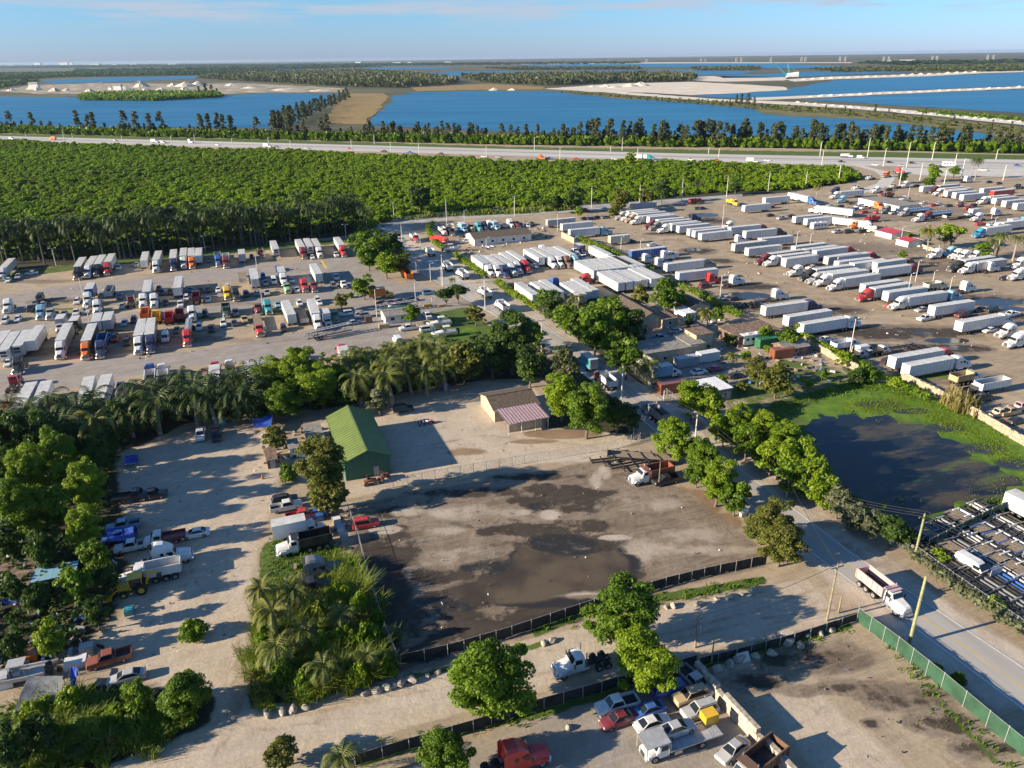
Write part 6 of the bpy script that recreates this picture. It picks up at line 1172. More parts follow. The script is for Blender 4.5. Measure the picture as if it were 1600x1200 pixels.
def gable(name, label, cat, u, v, w, l, ze, zr, ridge='V', roofm=M_SHING, wallm=M_WHT, over=.35, windows=3, door=True, ribs=0, z0=0, groundpos=True):
    """ridge along V (length l) or U (length w); origin at the building's middle on the ground"""
    t = thing(name, label, cat, at_uv(u, v), LOT)
    if ridge == 'U': t.rotation_euler.z = LOT + math.pi / 2; w, l = l, w
    hw, hl = w / 2 - over, l / 2 - over
    mb = MB(); zi = ze + (zr - ze) * (over / (w / 2)) - .06
    pts = [(-hw, zi), (0, zr - .08), (hw, zi)]
    for y in (-hl, hl):
        q = [(-hw, y, 0), (hw, y, 0), (hw, y, zi), (0, y, zr - .08), (-hw, y, zi)]; mb.add(q, [(0, 1, 2, 3, 4) if y < 0 else (4, 3, 2, 1, 0)])
    mb.quad((hw, -hl, 0), (hw, hl, 0), (hw, hl, zi), (hw, -hl, zi)); mb.quad((-hw, hl, 0), (-hw, -hl, 0), (-hw, -hl, zi), (-hw, hl, zi))
    wall = mb.build('wall', wallm, t)
    for sg in (1, -1):
        mb = MB(); a = (sg * w / 2, -l / 2, ze); b = (sg * w / 2, l / 2, ze); c = (0, l / 2, zr); d = (0, -l / 2, zr)
        dz = .1; P = [a, b, c, d] if sg > 0 else [b, a, d, c]
        mb.add(P + [(p[0], p[1], p[2] - dz) for p in P], [(0, 1, 2, 3), (7, 6, 5, 4), (0, 4, 5, 1), (1, 5, 6, 2), (2, 6, 7, 3), (3, 7, 4, 0)])
        rp = mb.build('roof_slope', roofm, t)
        if ribs:
            n = int(l / ribs); rb = MB()
            for i in range(n + 1):
                y = -l / 2 + .1 + i * (l - .2) / n; rb.bar((sg * (w / 2 - .03), y, ze + .035), (sg * .06, y, zr + .03), .07, .05)
            rb.build('roof_rib', roofm, rp)
    mb = MB(); mb.bar((0, -l / 2 - .02, zr + .04), (0, l / 2 + .02, zr + .04), .35, .07); mb.build('ridge_cap', roofm, t)
    for sg in (1, -1):
        mb = MB(); mb.bar((sg * (w / 2 + .02), -l / 2, ze - .06), (sg * (w / 2 + .02), l / 2, ze - .06), .06, .2); mb.build('fascia', M_TRIM if wallm is not M_GREENW else roofm, t)
    for sg in (1, -1):
        for i in range(windows):
            y = -hl + (i + .7) * 2 * hl / (windows + .4); f = MB(); f.box(-.03, .03, -.65, .65, 1.0, 2.1); fr = f.build('window', M_TRIM, t, (sg * (hw + .03), y, 0))
            f = MB(); f.box(-.012, .012, -.56, .56, 1.08, 2.02); f.build('pane', GLASS, fr, (sg * .028, 0, 0))
    if door:
        f = MB(); f.box(-.5, .5, -.04, .04, .0, 2.1); dr = f.build('door', M_DOOR, t, (hw * .35, -hl - .045, 0)); f = MB(); f.box(.32, .4, -.1, -.04, .95, 1.1); f.build('handle', CHR, dr)
    return t
def flatroof(name, label, cat, px, z, roofm=M_SHG, wallm=M_WHT, windows=3, door=True, pitch=.25):
    u, v, w, l = rect_from(px, z); t = thing(name, label, cat, at_uv(u, v), LOT)
    mb = MB(); mb.box(-w / 2 + .2, w / 2 - .2, -l / 2 + .2, l / 2 - .2, 0, z - .13); mb.build('wall', wallm, t)
    n = max(2, int(w / 1.5))
    for i in range(n):
        mb = MB(); x0 = -w / 2 + i * w / n; mb.box(x0 + .015, x0 + w / n - .015, -l / 2, l / 2, z - .125, z - .02 + .012 * (i % 3)); mb.build('roof_sheet', roofm, t)
    for i in range(windows):
        x = -w / 2 + (i + .6) * w / (windows + .2); f = MB(); f.box(-.5, .5, -.03, .03, 1.0, 2.0); fr = f.build('window', M_TRIM, t, (x, -l / 2 + .17, 0)); f = MB(); f.box(-.42, .42, -.012, .012, 1.08, 1.92); f.build('pane', GLASS, fr, (0, -.03, 0))
    if door: f = MB(); f.box(-.45, .45, -.03, .03, 0, 2.05); f.build('door', M_DOOR, t, (w / 2 - 1.1, -l / 2 + .165, 0))
    return t
# the green barn
t = gable('barn', 'long barn with bright green sheet metal roof and green walls', 'barn', *[*uv_of(Vector((-31.9, 138.2, 0)))], 9.6, 22.2, 4.1, 6.0, 'V', M_GREENR, M_GREENW, .4, 0, True, .95)
# cottage with the striped carport
u, v, w, l = rect_from([(756, 613), (806, 606), (836, 626), (775, 632)], 3.4)
gable('cottage', 'cottage with brown shingle roof behind the striped carport', 'house', u, v, w + 2.0, l + 1.6, 2.9, 4.4, 'U', M_SHING, M_TANW)
u, v, w, l = rect_from([(772, 631), (830, 622), (859, 650), (793, 661)], 3.0); t = thing('carport', 'open carport with striped plum and white corrugated roof on white posts', 'carport', at_uv(u, v), LOT)
n = int(w / .36)
for i in range(n):
    mb = MB(); x0 = -w / 2 + i * w / n; z = 3.0; mb.bar((x0 + w / n / 2, -l / 2, 2.75), (x0 + w / n / 2, l / 2, 3.1), w / n - .02, .05 + .03 * (i % 2)); mb.build('roof_sheet', M_CORR if i % 2 else M_CORRD, t)
for x in (-w / 2 + .3, -w / 6, w / 6, w / 2 - .3):
    for y, zt in ((-l / 2 + .2, 2.72), (l / 2 - .3, 3.03)): mb = MB(); mb.bar((x, y, 0), (x, y, zt), .1); mb.build('post', M_TRIM, t)
mb = MB(); mb.bar((-w / 2, -l / 2 + .2, 2.7), (w / 2, -l / 2 + .2, 2.7), .08, .12); mb.build('beam', M_TRIM, t)
mb = MB(); mb.box(-w / 2 + .5, w / 2 - 1.2, -l / 2 + 1.4, -l / 2 + 1.5, 0, 1.9); mb.build('back_panel', M_TANW, t)
# yard building and houses across the street
u, v, w, l = rect_from([(729, 364), (816, 357), (826, 365), (741, 373)], 3.3)
gable('office_building', 'long tan single storey building with brown shingle roof in the middle yard', 'building', u, v, w + .5, l + .3, 3.0, 4.8, 'U', M_SHING, M_WHT, .3, 5)
u, v, w, l = rect_from([(955, 470), (992, 467), (1034, 492), (997, 500)], 3.4)
gable('house', 'house with long brown gable roof beside the packed white trailers', 'house', u, v, w, l, 3.0, 5.0, 'V', M_SHING, M_TANW)
flatroof('shed', 'brown roofed lean-to against the wall of the long brown house', 'shed', [(1022, 487), (1042, 486), (1055, 497), (1035, 500)], 2.8, M_RUSTW, M_TANW, 1)
u, v, w, l = rect_from([(1056, 461), (1075, 458), (1098, 474), (1078, 480)], 3.2); gable('house', 'small brown roofed house among hedges right of the white awning', 'house', u, v, w, l, 2.8, 4.2, 'V', M_SHING, M_TANW, .3, 2)
flatroof('awning_shed', 'small shed with bright white roof between the brown houses', 'shed', [(1059, 480), (1070, 478), (1083, 487), (1071, 490)], 2.7, TSIDE, M_WHT, 0)
flatroof('warehouse', 'long low building with weathered grey roof beside the street trees', 'building', [(985, 538), (1062, 523), (1082, 538), (1010, 553)], 3.6, M_SHG, M_TANW, 4)
flatroof('annex', 'grey roofed annex joined to the long grey building', 'building', [(1049, 522), (1070, 519), (1102, 534), (1080, 539)], 3.9, M_SHG, M_TANW, 2)
flatroof('store_building', 'tan box shaped building behind the grey annex', 'building', [(1070, 514), (1090, 510), (1115, 519), (1095, 523)], 5.2, M_RUSTW, M_TANW, 2)
flatroof('shed', 'wide brown rusty roofed shed beside the cream motorhome', 'shed', [(1125, 512), (1175, 502), (1225, 516), (1160, 524)], 3.2, M_RUSTW, M_RUSTW, 0)
flatroof('shed', 'grey patched roof shed behind the yellow-green street tree', 'shed', [(1080, 597), (1118, 588), (1141, 605), (1110, 612)], 3.0, TSIDE, M_SHG, 2)
u, v, w, l = rect_from([(1217, 533), (1247, 527), (1256, 537), (1226, 543)], 3.0); gable('hut', 'little brown roofed hut in the weedy back yard', 'hut', u, v, w, l, 2.4, 3.4, 'U', M_SHG, M_RUSTW, .25, 1)
q = g(1222, 551, 1.3); o = put('container', 'rust', (q.x, q.y, .012), HEAD['E'] - .1, ''); o['label'] = 'rusty red steel container used as a wall before the brown hut'; VEH.pop()
q = g(1083, 562, 1.3)
flatroof('low_shed', 'flat dark grey shed roof in the jumble of trucks', 'shed', [(1341, 309), (1365, 307), (1430, 317), (1420, 321)], 3.2, M_SHG, M_WHT, 0)
u, v, w, l = rect_from([(594, 484), (632, 478), (640, 486), (602, 493)], 3.0); gable('gatehouse', 'small gatehouse with green edged roof beside the round tree', 'hut', u, v, w, l, 2.7, 3.3, 'U', M_SHG, M_WHT, .25, 2)
mb = MB(); mb.bar((-w / 2, l / 2 + .1, 3.1), (w / 2, l / 2 + .1, 3.1), .3, .22); tag(mb.build('green_awning', mat('teal_awning', (.02, .25, .17)), None, at_uv(u, v), LOT), 'green awning strip along the back of the gatehouse roof', 'awning')
for i, (px, lab) in enumerate([([(1412, 371), (1425, 369), (1432, 374), (1420, 377)], 'small red canopy by the low wall of the right park'), ([(1387, 357), (1398, 355), (1404, 362), (1394, 365)], 'red tent roof at the end of the yellow kerb')]):
    u, v, w, l = rect_from(px, 2.6); gable('canopy', lab, 'canopy', u, v, max(3, w), max(3, l), 2.2, 3.0, 'V', paint('red'), M_WHT, .2, 0, False)
# left yard: pens, sheds, tarpaulins
flatroof('shed', 'small grey roofed shed among the pens left of the barn', 'shed', [(447, 688), (463, 684), (468, 698), (451, 702)], 2.2, M_SHG, M_WHT, 0)
flatroof('lean_to', 'open fronted pen roof beside the barn wall', 'shed', [(472, 665), (500, 660), (510, 690), (482, 694)], 2.3, M_SHG, M_RUSTW, 0)
flatroof('shed', 'grey sheet roofed pen below the small olive tree', 'shed', [(412, 700), (428, 697), (434, 716), (418, 720)], 2.0, M_RUSTW, M_RUSTW, 0)
flatroof('shelter', 'pale blue roofed shelter buried in the left wood', 'shed', [(48, 890), (110, 878), (118, 896), (52, 908)], 2.2, paint('lightblue'), M_RUSTW, 0)
flatroof('shelter', 'white roofed shelter at the left edge in the wood', 'shed', [(15, 855), (38, 851), (36, 866), (12, 868)], 2.4, TSIDE, M_RUSTW, 0)
flatroof('shack', 'brown roofed shack under the trees at the left edge', 'shed', [(-10, 890), (40, 870), (50, 900), (0, 925)], 2.2, M_RUSTW, M_RUSTW, 0)
M_TARP = mat('grey_tarpaulin', (.13, .14, .15), rough=.6, var=.25, scale=1.2, bump=.5); M_BTARP = mat('blue_tarpaulin', (.02, .06, .32), rough=.5, var=.3, scale=1.5, bump=.5)
def tarp(px, zs, m, label, posts=True):
    P = [g(*p, z) for p, z in zip(px, zs)]; c = sum(P, Vector()) / 4; o0 = Vector((c.x, c.y, 0)); t = thing('tarpaulin', label, 'tarpaulin', tuple(o0)); V, F = [], []; N_ = 8
    rng = random.Random(len(label))
    for i in range(N_ + 1):
        for j in range(N_ + 1):
            a = P[0].lerp(P[1], i / N_); b = P[3].lerp(P[2], i / N_); q = a.lerp(b, j / N_) - o0; q.z += -.35 * math.sin(math.pi * i / N_) * math.sin(math.pi * j / N_) + rng.uniform(-.06, .06); V.append(tuple(q))
    for i in range(N_):
        for j in range(N_): k = i * (N_ + 1) + j; F.append((k, k + N_ + 1, k + N_ + 2, k + 1))
    mb = MB(); mb.add(V, F); mb.build('sheet', m, t, smooth=True)
    if posts:
        for p in P: q = p - o0; mb = MB(); mb.bar((q.x, q.y, 0), (q.x, q.y, q.z), .07); mb.build('post', GALV, t)
tarp([(44, 1056), (98, 1056), (96, 1092), (22, 1112)], (2.6, 2.6, 2.3, 2.0), M_TARP, 'grey tarpaulin canopy on posts in the lower left yard')
tarp([(110, 1042), (120, 1042), (118, 1090), (109, 1092)], (1.6, 1.6, 1.6, 1.6), M_BTARP, 'narrow bright blue tarpaulin beside the grey canopy')
tarp([(395, 652), (425, 648), (424, 668), (396, 668)], (2.4, 2.4, 1.8, 1.8), M_BTARP, 'bright blue tarpaulin under the trees behind the pens')
tarp([(166, 826), (208, 822), (210, 844), (168, 846)], (2.0, 2.0, 1.6, 1.6), M_BTARP, 'blue tarpaulin thrown over a pickup in the left yard', False)
tarp([(3, 928), (32, 922), (32, 942), (2, 946)], (1.8, 1.8, 1.3, 1.3), M_BTARP, 'dark blue tarpaulin at the left edge'); tarp([(195, 712), (216, 710), (216, 724), (194, 726)], (1.4, 1.4, .9, .9), M_BTARP, 'blue tarpaulin heap at the edge of the wood', False)
def crate(px, py, s, col, label, name='box', cat='box', z=0, rz=LOT):
    p = g(px, py, z); mb = MB(); a, b, c = s; mb.box(-a / 2, a / 2, -b / 2, b / 2, 0, c); mb.box(-a / 2 - .04, a / 2 + .04, -b / 2 - .04, b / 2 + .04, c + .001, c + .07)
    for x in (-a / 2 - .03, a / 2 + .03):
        for y in (-b / 2 - .03, b / 2 + .03): mb.box(x - .03, x + .03, y - .03, y + .03, 0, c - .002)
    o = mb.build(name, paint(col), None, (p.x, p.y, z + .012), rz); tag(o, label, cat); return o
crate(1107, 1126, (1.7, 1.3, 1.3), 'yellow', 'yellow tank box standing on the end of the recovery truck deck', 'tank_box', 'tank', 1.14)
for px, py, s, c, lab in [(500, 812, (1.1, 1.1, 1.1), 'blue', 'bright blue plastic tank beside the tree trunk by the parked trucks'), (527, 818, (1.2, 1, 1.1), 'white', 'topmost white plastic tank in the line beside the dark lot fence'), (533, 830, (1.2, 1, 1.1), 'lightblue', 'pale blue plastic tank in the line beside the dark lot fence'), (538, 842, (1.2, 1, 1.1), 'silver', 'grey plastic tank, lowest of the line beside the dark lot fence'), (556, 888, (1.4, 1.1, 1.0), 'white', 'white cabinet lying at the edge of the reed thicket'), (137, 1018, (1.6, 1.2, 1.1), 'silver', 'silver generator box beside the rusty pickup'), (10, 1072, (1.8, 1.3, 1.2), 'white', 'white cool box unit beside the boat in the lower left yard'), (120, 1040, (2.6, 1.6, 1.0), 'white', 'white flat box beside the rusty pickup bonnet'), (582, 656 - 62, (1.6, 1.2, 1.5), 'blue', 'blue bin under the palm hedge'), (622, 612, (1.6, 1.2, 1.3), 'navy', 'dark bin beside the blue one under the palm hedge'), (695, 608, (1.8, 1.3, 1.1), 'blue', 'bright blue bin behind the barn yard'), (347, 664, (1.6, 1.5, 1.5), 'teal', 'green cabinet at the back of the left dirt yard'), (340, 663, (1.4, 1.4, 1.5), 'lightgreen', 'pale cabinet beside the green one in the left dirt yard'), (668, 479, (2.4, .9, .7), 'yellow', 'left yellow concrete block by the lawn'), (691, 479, (2.4, .9, .7), 'tan', 'right yellow concrete block by the lawn'), (600, 512, (3.0, 1.6, 1.2), 'tan', 'tan timber bin before the gatehouse'), (576, 504, (2.0, 1.6, 2.0), 'brown', 'brown timber stack beside the white saloon'), (203, 958, (1.2, 1.2, .8), 'teal', 'turquoise tub in the left wood'), (1161, 802, (1.2, 1.0, 1.0), 'white', 'white box under the pale green tree by the street'), (1160, 806, (1.0, .8, .7), 'silver', 'grey box beside the white one by the street'), (48, 1030, (1.8, 1.5, 1.0), 'orange', 'orange and white crate behind the boat')]:
    crate(px, py, s, c, lab)
for px, py in [(412, 740), (414, 735)]: pass
# scraps and junk too small and many to count
def debris(polys, dens, seed, name='yard_debris', f=1.0):
    rng = random.Random(seed); mb = MB(); ms = [M_RUSTW, M_TRIM, GALV, paint('blue'), DARK, WOOD]
    for px in polys:
        poly = wpoly(px); lo, hi = poly.min(0), poly.max(0); n = int((hi[0] - lo[0]) * (hi[1] - lo[1]) * dens); pts = np.column_stack([[rng.uniform(lo[0], hi[0]) for _ in range(n)], [rng.uniform(lo[1], hi[1]) for _ in range(n)]])
        for p in pts[signed(poly, pts) > 0]:
            a = rng.uniform(0, 6.28); l = rng.uniform(.25, 1.5) * f; w = rng.uniform(.1, .6) * f; h = rng.uniform(.05, .6) * f; mb.bar((p[0], p[1], h / 2), (p[0] + math.cos(a) * l, p[1] + math.sin(a) * l, h / 2 + rng.uniform(0, .3)), w, h, rng.choice((0, 0, 1, 2, 2, 3, 4, 4, 5, 5)))
    tag(mb.build(name, ms), kind='stuff')
debris([[(0, 850), (120, 840), (185, 880), (175, 960), (100, 1050), (0, 1060)], [(400, 680), (500, 660), (510, 720), (420, 730)], [(100, 1005), (180, 1000), (170, 1030), (60, 1060), (0, 1050)], [(470, 800), (540, 795), (545, 860), (520, 850)], [(440, 890), (520, 880), (510, 930), (450, 930)]], .35, 3)
debris([[(1000, 500), (1130, 480), (1230, 520), (1340, 570), (1300, 610), (1180, 600), (1050, 560)], [(955, 705), (1060, 720), (1030, 740), (950, 725)], [(690, 350), (830, 345), (870, 370), (720, 400)]], .14, 4)
debris([[(0, 440), (500, 400), (560, 520), (0, 590)], [(900, 390), (1100, 330), (1600, 290), (1600, 560), (1300, 520), (1080, 440)]], .012, 5, 'yard_debris', .6)
debris([[(180, 720), (400, 660), (420, 780), (380, 1000), (240, 1060), (220, 900)], [(560, 780), (940, 720), (1180, 860), (960, 935), (630, 1030)], [(1140, 1050), (1330, 990), (1560, 1190), (1300, 1200)], [(620, 640), (960, 670), (940, 700), (600, 750)]], .035, 6, 'litter_scraps', .28)
def cone_(px, py, lab):
    p = g(px, py); mb = MB(); mb.cyl((0, 0, .05), (0, 0, .9), .25, 8, .05); mb.box(-.32, .32, -.32, .32, 0, .05); tag(mb.build('traffic_cone', paint('orange'), None, tuple(p)), lab, 'cone')
cone_(410, 748, 'lone orange cone at the west side of the pens')
# small rusty rollers by the barn
for px, py, rz, lab in [(579, 757, 20.5, 'left rusty compact roller below the barn'), (600, 750, 60, 'right rusty compact roller below the barn')]:
    p = g(px, py); t = thing('compact_roller', lab, 'roller', (p.x, p.y, .012), R_(rz))
    for x in (-.9, .9): mb = MB(); mb.cyl((0, -.6, 0), (0, .6, 0), .45, 14); mb.build('drum', M_RUSTW, t, (x, 0, .45))
    mb = MB(); mb.loft([(1.2, .75, 1.1, .9, .8), (.2, .7, 1.25, 1.0, .9), (-1.2, .75, 1.05, .9, .8)]); mb.build('body', paint('rust'), t)
    mb = MB(); mb.box(-.5, 0, -.25, .25, 1.25, 1.4); mb.box(-.55, -.45, -.25, .25, 1.4, 1.8); mb.build('seat', DARK, t)
    mb = MB(); mb.bar((-.5, -.45, 1.1), (-.5, -.45, 2.1), .06); mb.bar((-.5, .45, 1.1), (-.5, .45, 2.1), .06); mb.bar((-.5, -.45, 2.1), (-.5, .45, 2.1), .06); mb.build('roll_bar', DARK, t)
# motorcycles in the barn yard
BK = None
for i, (px, py, c, lab) in enumerate([(655, 665, 'black', 'black motorcycle at the left of the group in the barn yard'), (661, 663, 'blue', 'blue motorcycle in the middle of the group in the barn yard'), (667, 662, 'white', 'white motorcycle right of the blue one'), (673, 661, 'red', 'red motorcycle at the right of the group in the barn yard')]):
    p = g(px, py); t = thing('motorcycle', lab, 'motorcycle', (p.x, p.y, .012), HEAD['S'] + .3 * i, 'motorcycles in the barn yard')
    for x in (.7, -.7): mb = MB(); mb.cyl((0, -.06, 0), (0, .06, 0), .31, 12); mb.build('wheel', RUB, t, (x, 0, .31))
    mb = MB(); mb.loft([(.5, .5, .85, .3, .2), (.1, .4, .95, .34, .26), (-.3, .45, .75, .28, .22)]); mb.build('fuel_tank', paint(c), t)
    mb = MB(); mb.box(-.9, -.2, -.13, .13, .76, .84); mb.build('seat', DARK, t)
    mb = MB(); mb.bar((.7, 0, .31), (.4, 0, 1.0), .07); mb.bar((.4, -.35, 1.05), (.4, .35, 1.05), .05); mb.bar((-.7, 0, .31), (.1, 0, .4), .08); mb.build('fork', CHR, t)
# yellow backhoe and wheel loader
def backhoe(px, py, rz, col, label, s=1.0, hoe=True):
    p = g(px, py); t = thing('backhoe_loader' if hoe else 'wheel_loader', label, 'digger', (p.x, p.y, .012), rz); t.scale = (s, s, s); Y = paint(col)
    for x, r, w in ((1.3, .5, .35), (-.9, .78, .48)):
        for sg in (1, -1): mb = MB(); mb.cyl((0, -w / 2, 0), (0, w / 2, 0), r, 14, mi=0); mb.cyl((0, -w / 2 - .02, 0), (0, w / 2 + .02, 0), r * .5, 10, mi=1); mb.build('wheel', [RUB, Y], t, (x, sg * .9, r))
    mb = MB(); mb.loft([(2.0, .8, 1.5, .8, .7), (.6, .75, 1.65, .95, .85), (.3, .7, 1.65, 1.0, .9)]); mb.build('bonnet', Y, t)
    mb = MB(); mb.box(-1.4, .3, -.45, .45, .6, 1.3); mb.build('chassis', DARK, t)
    mb = MB(); mb.loft([(.45, 1.3, 2.5, 1.45, 1.3), (-1.1, 1.3, 2.5, 1.45, 1.3)]); mb.build('cab_glass', GLASS, t)
    mb = MB(); mb.box(-1.25, .6, -.78, .78, 2.505, 2.63)
    for x in (-1.12, .46):
        for y in (-.7, .7): mb.bar((x, y, 1.28), (x, y, 2.5), .09)
    mb.build('cab_roof', Y, t)
    mb = MB()
    for sg in (1, -1): mb.bar((.5, sg * .62, 1.45), (2.1, sg * .62, 1.2), .14, .2); mb.bar((2.1, sg * .62, 1.2), (2.9, sg * .62, .45), .14, .2)
    mb.build('loader_arm', Y, t)
    mb = MB(); mb.add([(2.9, -1.1, .75), (2.8, -1.1, .1), (3.6, -1.1, .05), (2.9, 1.1, .75), (2.8, 1.1, .1), (3.6, 1.1, .05), (3.0, -1.1, .12), (3.0, 1.1, .12)], [(0, 3, 4, 1), (1, 4, 5, 2), (0, 1, 2), (3, 5, 4)]); mb.build('bucket', Y if hoe else DARK, t)
    if hoe:
        mb = MB(); mb.bar((-1.5, 0, .9), (-2.1, 0, 2.9), .24, .3); mb.bar((-2.1, 0, 2.9), (-3.2, 0, 2.3), .2, .26); mb.build('dig_boom', Y, t)
        mb = MB(); mb.loft([(-2.95, 1.6, 2.3, .6, .6), (-3.5, 1.5, 2.1, .6, .6)]); mb.build('dig_bucket', DARK, t)
        for sg in (1, -1): mb = MB(); mb.bar((-1.45, sg * .6, .9), (-1.6, sg * 1.0, .1), .15); mb.build('stabiliser', Y, t)
backhoe(212, 925, LOT + math.pi, 'yellow', 'yellow backhoe loader beside the white dump truck in the left yard', 1.15)
backhoe(762, 381, LOT + math.pi, 'yellow', 'yellow wheel loader in front of the long tan building', 1.3, False)
# ---- fences
M_SCREEN = mat('black_screen_mesh', (.018, .02, .02), rough=.85, var=.35, scale=.8); M_GSCR = mat('green_screen_mesh', (.02, .068, .036), rough=.8, var=.25, scale=.5); M_PLANK = mat('weathered_plank', (.33, .27, .19), rough=.9, var=.3, scale=2)
def fence(pxs, h, kind, label, name='fence', step=2.6):
    P = [Vector((*g(*p)[:2], 0)) for p in pxs]; o0 = P[0].copy(); t = thing(name, label, 'fence', tuple(o0)); post = None; rng = random.Random(int(pxs[0][0]))
    rail = MB(); wires = MB()
    for a, b in zip(P[:-1], P[1:]):
        d = b - a; n = max(1, round(d.length / step)); nn = Vector((-d.y, d.x, 0)).normalized()
        for i in range(n):
            p = a.lerp(b, i / n) - o0; q = a.lerp(b, (i + 1) / n) - o0
            if post is None: mb = MB(); mb.cyl((0, 0, 0), (0, 0, h + .15), .045, 6); post = mb.mesh('post', GALV)
            link('post', post, t, tuple(p))
            if kind in ('screen', 'green'):
                m = M_SCREEN if kind == 'screen' else M_GSCR; mb = MB(); k = 4; V = []
                for j in range(k + 1):
                    c = p.lerp(q, j / k); bulge = math.sin(math.pi * j / k) * rng.uniform(-.18, .18); lo = .04 + rng.uniform(0, .06); hi = h - rng.uniform(0, .14)
                    V += [(c.x + nn.x * (.06 + bulge), c.y + nn.y * (.06 + bulge), lo), (c.x + nn.x * (.06 + bulge * .4), c.y + nn.y * (.06 + bulge * .4), hi)]
                mb.add(V, [(2 * j, 2 * j + 2, 2 * j + 3, 2 * j + 1) for j in range(k)]); mb.build('screen_panel', m, t)
            elif kind == 'plank':
                L0 = (q - p).length; kk = max(2, int(L0 / .9))
                for j in range(kk):
                    c0 = p.lerp(q, j / kk + .01); c1 = p.lerp(q, (j + 1) / kk - .01); mb = MB(); hh = h * rng.uniform(.86, 1.06); mb.bar((c0.x, c0.y, hh / 2), (c1.x, c1.y, hh / 2), .05, hh); mb.build('plank', M_PLANK, t)
            else:
                L0 = (q - p).length; kk = int(L0 / .45)
                for j in range(kk):
                    c0 = p.lerp(q, j / kk); c1 = p.lerp(q, min(1, (j + 2) / kk)); wires.bar((c0.x, c0.y, .08), (c1.x, c1.y, h), .016); wires.bar((c1.x, c1.y, .08), (c0.x, c0.y, h), .016)
            rail.bar((p.x, p.y, h + .02), (q.x, q.y, h + .02), .035)
    rail.build('top_rail', GALV, t)
    if wires.f: tag(wires.build('wire_mesh', GALV, t), kind='stuff')
    return t
fence([(627, 1040), (700, 1024), (800, 995), (860, 975), (950, 945), (1040, 918), (1100, 903), (1197, 882)], 1.9, 'screen', 'black screen fence along the south side of the dark lot')
fence([(556, 1198), (640, 1172), (740, 1143), (850, 1108), (940, 1082), (1040, 1055), (1088, 1040)], 1.9, 'screen', 'black screen fence between the dirt lane and the bottom yard')
fence([(1092, 1042), (1150, 1028), (1240, 1004), (1338, 972)], 1.6, 'screen', 'low black screen fence north of the south-east yard')
fence([(1338, 972), (1400, 1018), (1470, 1075), (1540, 1135), (1600, 1185), (1680, 1250)], 2.5, 'green', 'tall green screen fence along the street side of the south-east yard')
fence([(1448, 862), (1500, 835), (1560, 805), (1640, 768)], 2.4, 'green', 'dark green screen fence between the flooded field and the trailer frames')
fence([(1428, 868), (1480, 906), (1540, 948), (1610, 996)], 1.9, 'wire', 'wire fence under the silvery creeper beside the street')
fence([(592, 766), (660, 752), (740, 738), (820, 724), (900, 711), (958, 702), (1000, 688)], 1.9, 'wire', 'chain link fence between the barn yard and the dark lot')
fence([(545, 800), (562, 850), (580, 920), (602, 985), (622, 1038)], 1.7, 'wire', 'chain link fence along the west side of the dark lot')
fence([(1407, 592), (1450, 612), (1490, 634), (1530, 655), (1570, 680), (1620, 708)], 2.0, 'plank', 'weathered plank fence at the north-east edge of the flooded field')
fence([(1000, 690), (980, 670), (950, 652)], 2.0, 'wire', 'wire fence at the gate by the street'); fence([(640, 415), (648, 420), (660, 432)], 3.0, 'wire', 'tall mesh gate fence at the truck park entrance')
fence([(590, 368), (606, 384), (628, 405), (640, 415)], 2.2, 'wire', 'wire fence between the flowering clump and the street')
fence([(620, 346), (700, 337), (800, 332), (900, 326), (960, 320)], 2.0, 'wire', 'wire fence at the edge of the scrub wood behind the middle yard')
fence([(1050, 625), (1000, 590), (950, 553), (900, 518)], 1.8, 'wire', 'wire fence along the houses side of the street')
fence([(1140, 690), (1230, 755), (1320, 815), (1420, 862)], 1.8, 'wire', 'wire fence below the trees of the flooded field')
fence([(1255, 535), (1285, 552), (1310, 567), (1340, 580)], 1.9, 'plank', 'leaning plank fence behind the red container')
# stacked concrete block wall at the bottom
p0, p1 = g(1086, 1052), g(1240, 1225); d = (p1 - p0); t = thing('block_wall', 'wall of stacked pale concrete blocks between the bottom yards', 'wall', (p0.x, p0.y, 0), math.atan2(d.y, d.x)); n = int(d.length / 1.5)
mb = MB(); mb.loft([(0, 0, .72, .72, .68, .03), (1.47, 0, .72, .72, .68, .03)]); blk = mb.mesh('block', mat('old_concrete_block', (.34, .30, .245), rough=.9, var=.25, scale=1.5))
for i in range(n):
    for k in range(3 if i % 5 != 3 else 2): o = link('block', blk, t, (i * 1.5 + (.0 if k % 2 == 0 else .35), random.uniform(-.05, .05), k * .73), random.uniform(-.03, .03))
# leaning concrete slabs and boulders
M_ROCK = mat('limestone_rock', (.31, .28, .225), rough=.95, var=.3, scale=1.5, bump=.6)
M_BLK = mat('old_concrete', (.36, .33, .28), rough=.9, var=.2, scale=1.5)
def boulder(px, py, s, lab, grp='boulders along the dirt lane'):
    p = g(px, py); bm = bmesh.new(); bmesh.ops.create_icosphere(bm, subdivisions=2, radius=.5); rng = random.Random(int(px * 3 + py))
    a = [Vector((rng.uniform(-1, 1), rng.uniform(-1, 1), rng.uniform(-.5, 1))).normalized() for _ in range(6)]; c = [rng.uniform(.28, .42) for _ in a]
    for v in bm.verts:
        for q, h in zip(a, c):
            e = v.co.dot(q) - h
            if e > 0: v.co -= q * e
        v.co += Vector((rng.uniform(-.02, .02),) * 3)
    me = bpy.data.meshes.new('boulder'); bm.to_mesh(me); bm.free(); me.materials.append(M_ROCK)
    o = link('boulder', me, None, (p.x, p.y, .2 * s), rng.uniform(0, 6)); s *= .8; o.scale = (s * 1.5, s, s * .9); tag(o, lab, 'boulder', grp)
k = 0
LB = 'pale boulder in the line along the north side of the lane'
